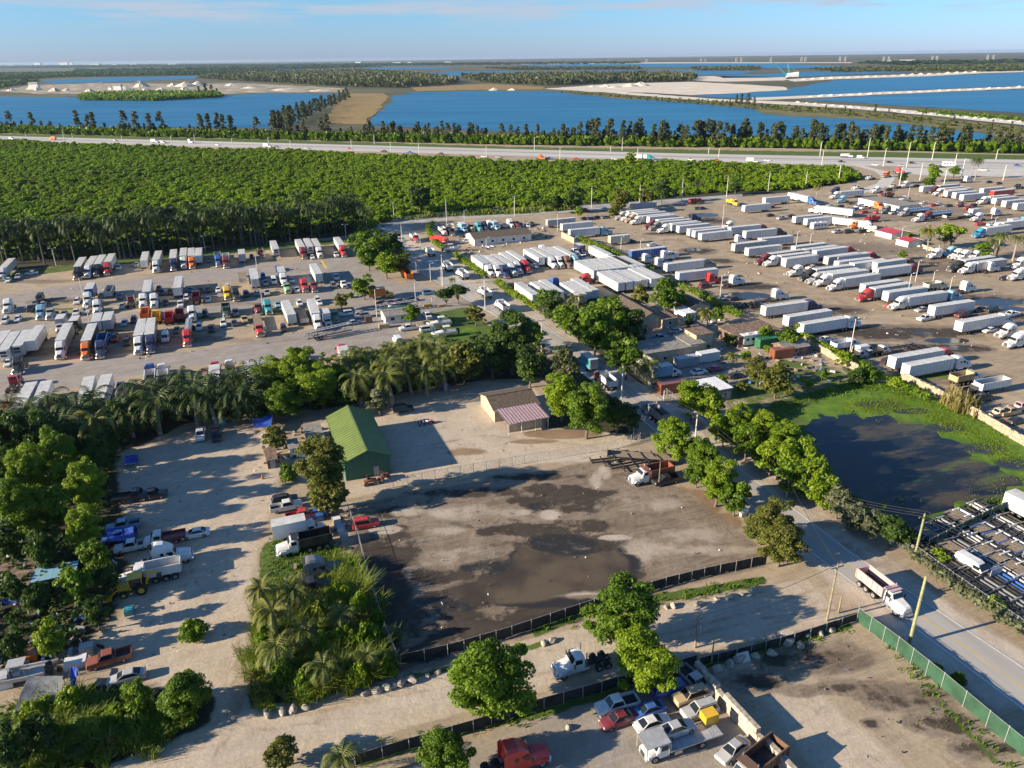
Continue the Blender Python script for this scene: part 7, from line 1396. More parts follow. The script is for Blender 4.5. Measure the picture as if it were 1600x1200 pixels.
for px, py, s in [(418, 1118, 1.5), (440, 1114, 1.4), (458, 1111, 1.5), (478, 1107, 1.3), (572, 1085, 1.2), (588, 1081, 1.6), (604, 1076, 1.5), (616, 1073, 1.2), (628, 1069, 1.6), (642, 1064, 1.8), (668, 1057, .9), (684, 1052, 1.0), (850, 1007, 1.2), (864, 1002, 1.3), (1052, 948, 1.2), (1092, 945, 1.3), (1120, 938, 1.0), (1142, 934, 1.4), (1158, 930, .9), (1175, 926, 1.0), (1188, 924, .9), (888, 1138, 1.0), (1040, 950, .8)]:
    k += 1; boulder(px, py, s, LB)
for px, py, s in [(1212, 1002, 1.7), (1232, 1006, 2.0), (1250, 1010, 1.4), (1260, 995, 1.5), (1280, 990, 1.4), (1298, 986, 1.3), (1205, 1022, 1.6), (1120, 1048, 1.6), (1140, 1040, 1.5), (1155, 1032, 1.8), (1180, 1026, 1.3)]: boulder(px, py, s, 'big grey boulder in the row inside the south-east yard fence', 'boulders inside the south-east yard')
for px, py, rz in [(1230, 998, .2), (1160, 1030, .3)]:
    p = g(px, py); mb = MB(); mb.loft([(-.9, 0, .3, 1.4, 1.36, .03), (.9, 0, .3, 1.4, 1.36, .03)]); o = mb.build('concrete_slab', M_CONC, None, (p.x, p.y, .3), rz); o.rotation_euler = (.9, 0, rz); tag(o, 'square concrete slab leaning on the low black fence, %s' % ('right one' if px > 1200 else 'left one'), 'slab')
# white kerb stones and low yellow wall of the right park
P = [g(*p) for p in [(1357, 359), (1400, 372), (1440, 384), (1462, 392)]]; 
mb = MB(); 
for a, b in zip(P[:-1], P[1:]): mb.bar((a.x, a.y, .35), (b.x, b.y, .35), .5, .7)
tag(mb.build('low_wall', mat('cream_wall', (.52, .43, .27), rough=.9)), 'low cream wall along the dark asphalt of the right park', 'wall')
for i in range(9):
    f = i / 8 * 2.98; j = min(2, int(f)); c = P[j].lerp(P[j + 1], f - j) + Vector((-1.4, -3.2, 0)); mb = MB(); mb.loft([(-.9, 0, .45, .6, .45, .08), (.9, 0, .45, .6, .45, .08)]); tag(mb.build('wheel_stop', M_TRIM, None, tuple(c), LOT - math.pi / 2), 'white concrete wheel stop in the line before the cream wall', 'wheel stop', 'wheel stops before the cream wall')
# yellow timber hoarding in the middle yard
for a, b, lab in [((807, 372), (829, 374), 'orange plywood hoarding at the end of the tan building'), ((877, 371), (897, 381), 'orange plywood hoarding at the bend of the long hedge')]:
    A, B = g(*a), g(*b); t = thing('hoarding', lab, 'hoarding', tuple(A)); d = B - A; n = max(3, int(d.length / 1.3))
    for i in range(n): c0 = d * (i / n + .005); c1 = d * ((i + 1) / n - .005); mb = MB(); mb.bar((c0.x, c0.y, 1.3), (c1.x, c1.y, 1.3), .06, 2.5); mb.build('panel', M_TANW, t)
# ---- poles, lamps and wires
M_POLE = mat('pole_timber', (.22, .19, .12), rough=.9, var=.25, scale=4); M_CPOLE = mat('concrete_pole', (.50, .49, .46), rough=.85, var=.12, scale=3); M_GPOLE = mat('treated_pole', (.26, .27, .13), rough=.9, var=.2, scale=4)
def height_for(base, topy):
    lo, hi = 1.0, 40.0
    for _ in range(30):
        z = (lo + hi) / 2; q = CAM_R.transposed() @ (Vector((base.x, base.y, z)) - Vector((0, 0, CAM_H))); y = 600 - FPX * q.y / -q.z
        if y > topy: lo = z
        else: hi = z
    return z
POLE_TOP = {}
def pole(px, py, topy, label, kind='wood', r=.16, arms=1, cat='utility pole'):
    p = g(px, py); h = height_for(p, topy); m = {'wood': M_POLE, 'concrete': M_CPOLE, 'green': M_GPOLE, 'lamp': M_CPOLE}[kind]
    t = thing('lamp_post' if kind == 'lamp' else 'utility_pole', label, 'lamp post' if kind == 'lamp' else cat, (p.x, p.y, 0), LOT)
    mb = MB(); mb.cyl((0, 0, -.1), (0, 0, h), r, 8, r * .7); mb.build('post', m, t)
    if kind == 'lamp':
        for i in range(arms):
            a = i * 2 * math.pi / max(1, arms); mb = MB(); e = (math.cos(a) * .9, math.sin(a) * .9, h + .1); mb.bar((0, 0, h - .1), e, .08); mb.build('arm', GALV, t); mb = MB(); mb.loft([(-.1, -.1, .12, .3, .3, .05), (.55, -.08, .1, .34, .3, .05)]); mb.build('lamp_head', M_TRIM, t, e, a)
    elif arms:
        mb = MB(); mb.bar((-1.1, 0, h - .5), (1.1, 0, h - .5), .1, .12); mb.build('crossarm', M_POLE, t)
        for x in (-1.0, 0, 1.0): mb = MB(); mb.cyl((0, 0, 0), (0, 0, .25), .05, 6); mb.build('insulator', CHR, t, (x, 0, h - .44 if x else h))
        if arms > 1: mb = MB(); mb.cyl((0, 0, 0), (0, 0, 1.0), .28, 10); mb.build('transformer', GALV, t, (.0, -.42, h - 2.4))
    POLE_TOP[(px, py)] = Vector((p.x, p.y, h)); return t
pole(1292, 970, 882, 'brown wooden pole at the corner of the lane and the street', 'wood', .17, 1)
pole(1310, 958, 930, 'short wooden stub pole right beside the corner pole', 'wood', .15, 0)
pole(1420, 1008, 900, 'thick greenish wooden pole beside the green screen fence', 'green', .24, 0)
pole(1430, 866, 803, 'greenish wooden pole at the corner of the trailer frame yard', 'green', .2, 1)
pole(1086, 1012, 963, 'dark wooden pole with a transformer on the south side of the lane', 'wood', .16, 2)
pole(1111, 1040, 995, 'short dark pole in the fence beside the transformer pole', 'wood', .12, 0)
pole(1229, 776, 750, 'short pale pole on the street near the lane corner', 'concrete', .14, 1)
pole(1085, 698, 648, 'grey pole on the street by the bright tree', 'concrete', .16, 1); pole(971, 622, 572, 'grey pole on the street beside the red dump truck', 'concrete', .16, 1); pole(846, 555, 498, 'grey pole on the street above the cottage', 'concrete', .16, 1)
pole(1037, 625, 610, 'short pole by the fence of the house yard', 'concrete', .13, 0); pole(906, 545, 530, 'stub pole on the verge across from the cottage', 'wood', .14, 0); pole(1029, 761, 722, 'slim pole standing before the black pickup on the dark lot', 'wood', .1, 0)
pole(758, 484, 432, 'grey pole left of the street below the second hedge', 'concrete', .16, 1); pole(692, 447, 398, 'tall grey pole by the truck park entrance', 'concrete', .18, 1); pole(690, 447, 415, 'thin pole beside the tall one at the entrance', 'concrete', .1, 0); pole(659, 415, 372, 'grey pole on the far stretch of the street', 'concrete', .16, 1); pole(629, 388, 349, 'grey pole where the street meets the scrub wood', 'concrete', .16, 1)
pole(698, 350, 312, 'pole at the scrub wood edge left of the middle yard', 'concrete', .18, 1); pole(616, 345, 317, 'pole standing in the scrub by the palm belt', 'concrete', .16, 1)
for px, py, ty, lab in [(804, 338, 305, 'left pole of the line along the side street'), (924, 325, 290, 'second pole along the side street'), (999, 318, 288, 'third pole along the side street'), (1065, 314, 279, 'fourth pole along the side street'), (1135, 308, 275, 'fifth pole along the side street'), (1200, 299, 268, 'sixth pole along the side street'), (1258, 294, 267, 'tall pole at the corner of the scrub wood')]: pole(px, py, ty, lab, 'concrete', .2, 1)
for px, py, ty, a, lab in [(88, 416, 388, 2, 'lamp post at the palm belt left of the row of four trucks'), (321, 393, 369, 3, 'lamp post at the palm belt with three heads'), (541, 372, 351, 2, 'lamp post at the right end of the palm belt'), (140, 503, 434, 1, 'tall white lamp post in the middle of the left park'), (403, 428, 400, 1, 'slim lamp post in the second row of the left park'), (411, 480, 455, 2, 'lamp post between second and third rows'), (673, 440, 412, 1, 'lamp post with round head by the entrance gate'), (589, 495, 452, 1, 'white lamp post beside the yellow box truck'), (650, 479, 442, 1, 'white lamp post right of the gatehouse'), (675, 478, 465, 1, 'short lamp post near the yellow blocks'), (1125, 465, 430, 1, 'lamp post among the red and white tractors'), (1000, 398, 375, 1, 'lamp post beside the blue trailer'), (970, 392, 370, 1, 'lamp post on the long hedge'), (1243, 390, 362, 1, 'left lamp post of the middle block'), (1265, 385, 365, 1, 'right lamp post of the middle block'), (1417, 464, 428, 1, 'lamp post by the orange ended trailer'), (1430, 440, 408, 1, 'left wooden light pole by the dark asphalt'), (1456, 447, 424, 1, 'light pole beside the cream dump truck'), (1481, 466, 433, 1, 'right wooden light pole near the lone tractor'), (1328, 551, 498, 1, 'tall white lamp post near the white dump truck'), (1330, 553, 541, 1, 'stub lamp near the tall white lamp post'), (1128, 358, 321, 1, 'tall lamp post left of the pale puddle'), (1550, 368, 340, 1, 'lamp post before the long white rig'), (1408, 373, 355, 1, 'light pole beside the low cream wall'), (1467, 390, 357, 1, 'light pole in front of the feathery tree'), (760, 388, 372, 1, 'lamp post before the long tan building'), (726, 356, 329, 1, 'lamp post behind the long tan building'), (871, 362, 333, 1, 'lamp post beside the silver trailers'), (903, 360, 351, 1, 'slim lamp post before the parked trailers'), (1418, 312, 290, 1, 'lamp post over the jumbled white trucks'), (1549, 342, 315, 1, 'lamp post at the right edge by the lone tractor')]: pole(px, py, ty, lab, 'lamp', .13, a)
def wire(seq, offs, label, sag=.9):
    mb = MB(); pts = [POLE_TOP[s] if isinstance(s, tuple) and s in POLE_TOP else Vector(s) for s in seq]
    for a, b in zip(pts[:-1], pts[1:]):
        n = Vector((-(b - a).y, (b - a).x, 0)).normalized() * offs; prev = a + n
        for i in range(1, 9): q = a.lerp(b, i / 8) + n; q.z -= sag * math.sin(math.pi * i / 8); mb.bar(prev, q, .045); prev = q
    tag(mb.build('overhead_wire', DARK), label, 'wire')
far = POLE_TOP[(1430, 866)]; nxt = far + (far - POLE_TOP[(1229, 776)]); nxt.z = far.z
for off, nm in ((-1.0, 'outer'), (0, 'middle'), (1.0, 'inner')): wire([(629, 388), (692, 447), (758, 484), (846, 555), (971, 622), (1085, 698), (1229, 776), (1430, 866), tuple(nxt)], off, '%s overhead wire running the length of the street' % nm)
wire([(1292, 970), (1086, 1012)], 0, 'overhead wire between the corner pole and the transformer pole', .7); wire([(1292, 970), (1229, 776)], 0, 'overhead wire crossing the street to the corner pole', .6)
wire([(804, 338), (924, 325), (999, 318), (1065, 314), (1135, 308), (1200, 299), (1258, 294)], 0, 'overhead wire along the side street', .8)
for a, b in [((698, 350), (804, 338))]: wire([a, b], 0, 'overhead wire from the middle yard corner to the side street', .8)
# ------------------------------------------------------------------ beyond the yards: scrub wood, highway, lakes, quarry, horizon
M_HWY = pos_mat('highway_concrete', (.40, .385, .36), (.50, .48, .45), .08, .85, stretch=((30, 1, 1), R_(-18.3)))
M_TRACK = pos_mat('pale_track', (.36, .31, .22), (.46, .40, .29), .05, .9); M_SAND = pos_mat('pale_sand', (.52, .46, .37), (.66, .60, .50), .02, .95, c3=(.56, .50, .41)); M_GOLD = pos_mat('golden_grass', (.20, .14, .05), (.28, .20, .075), .05, .95, c3=(.24, .17, .06))
M_MARSH = pos_mat('marsh_bank', (.085, .095, .03), (.20, .16, .06), .03, .95, c3=(.13, .125, .045)); M_QRY = pos_mat('quarry_soil', (.10, .10, .055), (.55, .49, .39), .022, .95, c3=(.28, .24, .17))
M_RUB = pos_mat('white_spoil', (.48, .44, .37), (.66, .62, .55), .06, .95, bump=.6)
sheet('highway', [(-1500, 180), (-800, 196), (0, 212.5), (530, 226), (1070, 240), (1600, 250), (2400, 262), (2400, 292), (1700, 266), (1600, 264), (1330, 259), (1070, 252), (530, 235.5), (0, 219.5), (-800, 202), (-1500, 186)], M_HWY, .06)
sheet('median_strip', [(-800, 198.4), (0, 215.3), (530, 229.6), (1070, 244.6), (1600, 255), (1600, 256), (1070, 245.6), (530, 230.3), (0, 215.9), (-800, 199)], pos_mat('median_concrete', (.22, .21, .19), (.30, .29, .27), .3), .12)
sheet('frontage_road', [(-800, 193), (0, 208), (530, 219.6), (1070, 228.6), (1600, 241.5), (2400, 251), (2400, 252.6), (1600, 242.7), (1070, 229.7), (530, 220.5), (0, 208.8), (-800, 193.6)], M_TRACK, .08)
sheet('ramp', [(1330, 258), (1345, 258), (1385, 268), (1400, 277), (1392, 290), (1350, 302), (1325, 306), (1330, 300), (1370, 287), (1378, 276), (1365, 267)], M_CONC, .07)
sheet('highway_apron', [(1400, 262), (1600, 264), (1700, 268), (1700, 280), (1560, 276), (1440, 274), (1400, 268)], M_CONC, .065)
LK = lambda pts, z=.25, st=60, am=9: sheet('lake', pts, M_LAKE, z, st, am)
LK([(-1600, 150), (-600, 150), (0, 151), (120, 152), (128, 156), (240, 156), (330, 150), (420, 146), (528, 147), (515, 158), (495, 172), (470, 186), (440, 201), (300, 200), (0, 196), (-600, 184), (-1600, 168)])
LK([(608, 152), (650, 144), (740, 142), (860, 143), (950, 152), (1080, 160), (1180, 171), (1195, 178), (1230, 182), (1330, 184), (1450, 197), (1560, 212), (1500, 226), (1300, 221), (1000, 212), (800, 206), (572, 196), (590, 175), (612, 158)])
LK([(1250, 156), (1400, 147.5), (1600, 139.5), (1950, 127), (1950, 208), (1600, 177), (1440, 167), (1290, 158)]); LK([(1080, 149.5), (1180, 144.5), (1234, 139), (1300, 126), (1450, 119), (1600, 113.5), (1950, 101), (1950, 121), (1600, 134), (1400, 142), (1240, 151), (1180, 154), (1110, 152)])
LK([(634, 115.5), (720, 112), (900, 110.5), (1080, 109.5), (1180, 112), (1150, 116.5), (1040, 118), (860, 117), (740, 120.5), (640, 121)], .5, 120, 14); LK([(800, 101.5), (1060, 99.5), (1200, 99), (1330, 104), (1270, 107.5), (1060, 105.5), (900, 105.5)], 1, 200, 20); LK([(1115, 119), (1260, 112.5), (1420, 110), (1440, 112), (1300, 118), (1200, 121.5), (1130, 122)], .5, 120, 12)
LK([(60, 127), (180, 121), (312, 119), (300, 124), (180, 128), (90, 131)], .5, 90, 10); LK([(415, 107.5), (478, 107), (475, 110), (420, 110)], 1, 150, 8); LK([(560, 106), (690, 105), (720, 107.5), (600, 109)], 1, 150, 10)
S_ = lambda nm, pts, m, z=.4, st=30, am=5: sheet(nm, pts, m, z, st, am)
S_('golden_meadow', [(545, 146), (600, 146), (608, 152), (596, 166), (582, 182), (570, 195), (500, 192), (520, 172)], M_GOLD, .3)
S_('quarry_ground', [(0, 143), (0, 136), (60, 133), (150, 130), (300, 131), (380, 130), (540, 138), (532, 145), (420, 145), (330, 148), (200, 146), (60, 147)], M_QRY, .35); S_('sand_flat', [(850, 139), (960, 131), (1080, 128), (1160, 132), (1225, 136), (1230, 141), (1150, 146), (1080, 149), (1010, 145), (930, 144)], M_SAND, .45)
S_('sand_flat', [(640, 136), (760, 131), (850, 136), (850, 140), (740, 141), (650, 143)], M_GOLD, .42); S_('far_sand', [(735, 100), (800, 98.5), (1060, 97.5), (1330, 97.5), (1330, 98.8), (1060, 99.2), (800, 101)], M_SAND, 1.2, 200, 10); S_('far_sand', [(1390, 94), (1430, 93), (1432, 97.5), (1388, 98)], M_SAND, 2, 100, 6)
S_('far_sand', [(480, 109), (520, 108.5), (525, 111), (484, 112)], M_SAND, .8, 60, 5); S_('sand_flat', [(1070, 121), (1110, 119), (1230, 121), (1225, 126), (1130, 128), (1075, 126)], M_SAND, .5); S_('causeway', [(890, 139), (1000, 146), (1120, 155), (1240, 160), (1340, 166), (1440, 174), (1600, 190), (1900, 218), (1900, 226), (1600, 196), (1440, 180), (1340, 171), (1230, 164), (1110, 158), (990, 149)], M_RUB, .5)
S_('marsh_bank', [(860, 141), (950, 147), (1060, 153), (1180, 160), (1340, 173), (1480, 186), (1620, 202), (1620, 222), (1560, 213), (1450, 198), (1330, 186), (1230, 182), (1190, 178), (1180, 171), (1080, 161), (950, 153)], M_MARSH, .42); S_('causeway', [(1175, 153), (1250, 150), (1400, 143), (1600, 135), (1950, 122), (1950, 126), (1600, 138.5), (1400, 147), (1260, 154), (1180, 157)], M_RUB, .5)
S_('causeway', [(1225, 124.5), (1300, 120), (1450, 116), (1535, 111), (1600, 110), (1600, 113), (1540, 114.5), (1450, 119.5), (1310, 124), (1240, 128)], M_RUB, .7)
S_('wooded_bank', [(1260, 108), (1420, 104), (1600, 100), (1600, 111), (1540, 112), (1420, 112.5), (1290, 113)], M_MARSH, .8, 60, 8)
# rubble heaps along the causeways and in the quarry: each heap a cone of loose stone
def heap(px, py, rpx, hpx, lab, grp, m=M_RUB):
    p = g(px, py); s = ppm(p); r = rpx / s; h = hpx / s; rng = random.Random(int(px * 7 + py)); V = [(0, 0, h)]; n = 12
    for ring in (0.35, .7, 1.0):
        for i in range(n): a = 2 * math.pi * i / n; q = rng.uniform(.82, 1.18) * ring * r; V.append((math.cos(a) * q, math.sin(a) * q, h * (1 - ring) * rng.uniform(.8, 1.25) - (.3 if ring == 1 else 0)))
    F = [(0, 1 + i, 1 + (i + 1) % n) for i in range(n)]
    for k in range(2): F += [(1 + k * n + i, 1 + (k + 1) * n + i, 1 + (k + 1) * n + (i + 1) % n, 1 + k * n + (i + 1) % n) for i in range(n)]
    mb = MB(); mb.add(V, F); tag(mb.build('spoil_heap', m, None, tuple(p)), lab, 'heap', grp)
for px, py, r, h in [(18, 142, 9, 4), (48, 140, 6, 7), (60, 141, 7, 6), (86, 143, 10, 6), (104, 142, 7, 4), (140, 143, 9, 4), (196, 140, 10, 5), (222, 136, 13, 10), (228, 142, 12, 4), (252, 141, 9, 4), (288, 141, 8, 6), (290, 135, 18, 7), (310, 134, 16, 7), (270, 135, 10, 5), (362, 134, 12, 4), (390, 138, 16, 3), (440, 141, 18, 2.5), (500, 142, 20, 2.5)]: heap(px, py, r, h, 'pale limestone heap in the quarry beyond the left lake', 'quarry heaps', M_SAND)
for px, py, r, h in [(772, 141, 9, 4), (800, 141, 8, 3), (925, 136, 7, 3), (945, 136, 10, 4), (985, 135, 14, 5), (1000, 134, 16, 6), (960, 137, 12, 3), (1360, 96, 5, 2)]: heap(px, py, r, h, 'pale sand heap on the spit behind the middle lake', 'sand heaps on the spit', M_SAND)
k = 0
for (x0, y0), (x1, y1), n in [((1240, 160), (1600, 192), 26), ((1260, 152), (1600, 136.5), 22), ((1250, 125), (1530, 113), 20)]:
    for i in range(n): f = (i + .5) / n; heap(x0 + (x1 - x0) * f, y0 + (y1 - y0) * f, random.uniform(5, 8), random.uniform(1.6, 3.2), 'low white spoil heap along the ' + {26: 'near', 22: 'middle', 20: 'far'}[n] + ' causeway between the lakes', 'spoil heaps along the causeways')
# quarry machinery
M_STEEL = mat('quarry_steel', (.30, .29, .27), rough=.7)
for px, py, dx, hp, lab in [(140, 141, 22, 12, 'left sloping quarry conveyor'), (200, 141, 20, 14, 'middle sloping quarry conveyor'), (236, 141, -16, 11, 'conveyor over the steep quarry heap'), (48, 140, 10, 9, 'short conveyor at the left end of the quarry')]:
    p = g(px, py); s = ppm(p); t = thing('conveyor', lab, 'conveyor', tuple(p)); a = Vector((dx / s, 0, hp / s)); mb = MB(); mb.bar((0, 0, .5), a, 2.4, 1.6); mb.build('belt_frame', M_STEEL, t); mb = MB(); mb.bar((a.x * .95, -3, 0), (a.x * .95, 0, a.z * .93), .9); mb.bar((a.x * .95, 3, 0), (a.x * .95, 0, a.z * .93), .9); mb.bar((a.x * .5, 0, 0), (a.x * .5, 0, a.z * .5), .9); mb.build('support_leg', M_STEEL, t)
for px, py, w, h, lab in [(55, 140, 14, 11, 'white crusher building at the left of the quarry'), (185, 141, 12, 9, 'grey screening plant in the quarry'), (272, 143, 6, 4, 'pale blue shed by the quarry shore'), (172, 141, 5, 6, 'small grey hopper tower in the quarry')]:
    p = g(px, py); s = ppm(p); W = w / s; H = h / s; t = thing('quarry_building', lab, 'building', tuple(p)); mb = MB(); mb.box(-W / 2, W / 2, -W / 4, W / 4, 0, H * .7); mb.build('wall', M_TRIM, t); mb = MB(); mb.loft([(-W / 2 - .5, H * .71, H, W / 2 + 1, W / 8, .1), (W / 2 + .5, H * .71, H, W / 2 + 1, W / 8, .1)]); mb.build('roof', M_STEEL, t)
# the dragline beside the far lake
p = g(1238, 122); s = ppm(p); t = thing('dragline', 'white dragline excavator with a long turquoise boom beside the far lake', 'excavator', tuple(p)); u_ = 1 / s; M_TQ = paint('teal')
mb = MB(); mb.loft([(-9 * u_, 1.5 * u_, 7 * u_, 8 * u_, 7 * u_, .5), (8 * u_, 1.5 * u_, 9 * u_, 8 * u_, 6 * u_, .5)]); mb.build('house', M_TRIM, t)
mb = MB(); mb.box(-8 * u_, -2 * u_, -5 * u_, -3 * u_, 0, 1.8 * u_); mb.box(-8 * u_, -2 * u_, 3 * u_, 5 * u_, 0, 1.8 * u_); mb.box(0, 7 * u_, -5 * u_, -3 * u_, 0, 1.8 * u_); mb.box(0, 7 * u_, 3 * u_, 5 * u_, 0, 1.8 * u_); mb.build('walking_shoe', DARK, t)
mb = MB(); A = Vector((-8 * u_, 0, 2.5 * u_)); B = Vector((-34 * u_, 0, 24 * u_))
for y, z in ((-1, 0), (1, 0), (-1, 2), (1, 2)): mb.bar(A + Vector((0, y * u_ * 1.3, z * u_ * .8)), B + Vector((0, y * u_ * .4, 0)), .55 * u_)
for i in range(10): a = A.lerp(B, i / 10); b = A.lerp(B, (i + 1) / 10); mb.bar(a + Vector((0, -u_, 0)), b + Vector((0, u_, u_ * .5)), .3 * u_)
mb.build('boom', M_TQ, t)
mb = MB(); mb.bar((-6 * u_, -2 * u_, 7 * u_), (-10 * u_, 0, 22 * u_), .6 * u_); mb.bar((-6 * u_, 2 * u_, 7 * u_), (-10 * u_, 0, 22 * u_), .6 * u_); mb.bar((-10 * u_, 0, 22 * u_), (5 * u_, 0, 8 * u_), .4 * u_); mb.build('mast', M_TQ, t); mb = MB(); mb.bar((-10 * u_, 0, 22 * u_), B, .18 * u_); mb.build('stay_rope', DARK, t)
# far town and pylons
for px, py, w, h in [(60, 102, 9, 5), (97, 102, 6, 4), (104, 102, 7, 5), (112, 102, 5, 3.5), (150, 101.5, 14, 1.8), (180, 101.5, 8, 1.4), (210, 101, 10, 1.4), (620, 98.5, 12, 1.3), (560, 98.5, 9, 2), (640, 98.2, 6, 1.2), (700, 97.5, 10, 1.1), (18, 102.5, 12, 1.3), (270, 100.8, 12, 1.2)]:
    p = g(px, py); s = ppm(p); W = w / s; H = min(70, h / s); t = thing('distant_building', 'pale distant block low on the horizon', 'building', tuple(p), 0, 'distant buildings on the horizon'); mb = MB(); mb.box(-W / 2, W / 2, -W / 3, W / 3, 0, H); mb.build('wall', M_TRIM, t); mb = MB(); mb.box(-W / 2 - 2, W / 2 + 2, -W / 3 - 2, W / 3 + 2, H + .01, H + 3); mb.build('roof', M_STEEL, t)
for px, py, h in [(1095, 96, 4), (1102, 96, 4), (1150, 96.5, 6), (1158, 96.5, 6), (1204, 96.5, 6), (1252, 96, 6.5), (1258, 96, 6.5), (1312, 96, 7), (1320, 96, 7), (1380, 96, 7), (1388, 96, 7), (1456, 96, 8), (1463, 96, 8), (1542, 95.5, 9), (1551, 95.5, 9), (1010, 97, 4), (950, 97.5, 3.5)]:
    p = g(px, py); s = ppm(p); H = min(74, h / s); t = thing('power_pylon', 'pale twin legged pylon in the line across the far marsh', 'pylon', tuple(p), 0, 'pylons across the far marsh'); mb = MB(); w = max(.8, .45 / s); a = 1.0 / s
    mb.bar((-a, 0, 0), (-a, 0, H), w); mb.bar((a, 0, 0), (a, 0, H), w); mb.build('legs', M_CPOLE, t); mb = MB(); mb.bar((-a * 1.6, 0, H * .88), (a * 1.6, 0, H * .88), w); mb.build('crossarm', M_CPOLE, t)
# highway lamp posts and signs
k = 0
for px, py, ty in [(42, 220, 207), (101, 220.5, 202), (115, 222, 208), (56, 209.5, 198), (192, 224.5, 211), (269, 228, 213), (248, 211.5, 201), (306, 229.5, 210), (364, 231, 216), (353, 214, 203), (420, 226, 214), (454, 229, 219), (468, 217.5, 206), (550, 238, 218), (585, 225.5, 211), (611, 240, 221), (655, 243, 224), (760, 246, 227), (835, 234, 215), (875, 250, 230), (954, 236.5, 228), (972, 235, 216), (996, 250, 231), (1107, 240, 231), (1123, 245, 232), (1281, 244, 221), (1284, 258, 235), (1355, 246, 216), (1380, 260, 232), (1418, 250, 222), (1437, 282, 255), (1416, 262, 248), (1456, 250, 222), (1490, 266, 240), (1502, 278, 248), (1556, 249, 233), (1567, 282, 258), (1405, 290, 262), (1475, 288, 265), (1310, 284, 258)]: pole(px, py, ty, 'slim pale lamp post along the ' + ('left' if px < 600 else 'right') + ' part of the far highway', 'lamp', .3, 1).__setitem__('group', 'lamp posts along the far highway')
# casuarinas along the lake shore
def pine_mesh(seed, spread):
    rng = np.random.default_rng(seed); cen = []; 
    for i in range(46): z = rng.uniform(.12, 1.0); a = rng.uniform(0, 6.28); r = spread * (1 - z) ** .7 * rng.uniform(.5, 1.0) + .02; cen.append((math.cos(a) * r, math.sin(a) * r, z))
    V, F, T = leaves(np.array(cen), rng.uniform(.045, .095, 46), 22, .04, rng, up=.1, aspect=3.0, droop=-.6); mb = MB(); mb.cyl((0, 0, 0), (0, 0, .95), .016, 5, .004, mi=0); return raw_mesh('pine_crown', V, F, LM['pine'], tint=T), mb.mesh('pine_trunk', BARK)
PINES = [pine_mesh(i + 50, sp) for i, sp in enumerate((.13, .17, .21, .25, .30))]
def pine(px, py, hpx, lab, grp):
    p = g(px, py); h = hpx / ppm(p); i = random.randrange(5); t = thing('casuarina_tree', lab, 'tree', (p.x, p.y, 0), random.uniform(0, 6.28), grp); t.scale = (h * random.uniform(.85, 1.2), h, h); link('crown', PINES[i][0], t); link('trunk', PINES[i][1], t)
def shore(x): return np.interp(x, [-50, 0, 400, 800, 1200, 1650], [207, 208, 217, 226, 231, 240])
for x in list(np.linspace(-20, 560, 62)) : 
    x += random.uniform(-5, 5); tall = random.random() < .28; pine(x, shore(x) - random.uniform(0, 4), random.uniform(26, 36) if tall else random.uniform(10, 18), 'feathery casuarina by the left lake ' + ('near its left end' if x < 180 else 'below the quarry point' if x < 370 else 'near the golden meadow'), 'casuarinas by the left lake')
for x in list(np.linspace(575, 1620, 215)):
    x += random.uniform(-4, 4); hp = random.uniform(12, 36); pine(x, shore(x) - random.uniform(0, 5), hp * (1.08 if x > 880 else .8), ('tall ' if hp > 24 else 'low ') + 'feathery casuarina by the middle lake ' + ('at the golden meadow end' if x < 740 else 'left of the lone highway tree' if x < 900 else 'behind the teal highway truck' if x < 1060 else 'below the sand spit' if x < 1250 else 'below the marshy bank' if x < 1430 else 'at the right edge'), 'casuarinas by the middle lake')
for f in np.linspace(0, 1, 46): 
    x = 425 + 122 * f + random.uniform(-7, 7); y = 214 - 62 * f ** .85; pine(x, y, (30 - 18 * f) * random.uniform(.7, 1.15), 'casuarina on the strip between the two lakes, ' + ('near half' if f < .5 else 'far half'), 'casuarinas between the lakes')
for x, y, h in [(1140, 166, 10), (1150, 163, 14), (1158, 164, 16), (1168, 165, 18), (1178, 167, 14), (1290, 172, 8), (1320, 175, 8), (1367, 176, 12), (1388, 178, 8), (1440, 186, 9), (1490, 190, 9), (1550, 196, 9), (1580, 200, 10), (1215, 172, 8), (1240, 176, 7), (312, 150, 14), (322, 150, 18), (332, 150, 16), (340, 149, 10), (252, 153, 12)]: pine(x, y, h, 'small tree on the marshy bank beyond the middle lake' if x > 600 else 'tree on the wooded point of the left lake', 'trees on the far banks')
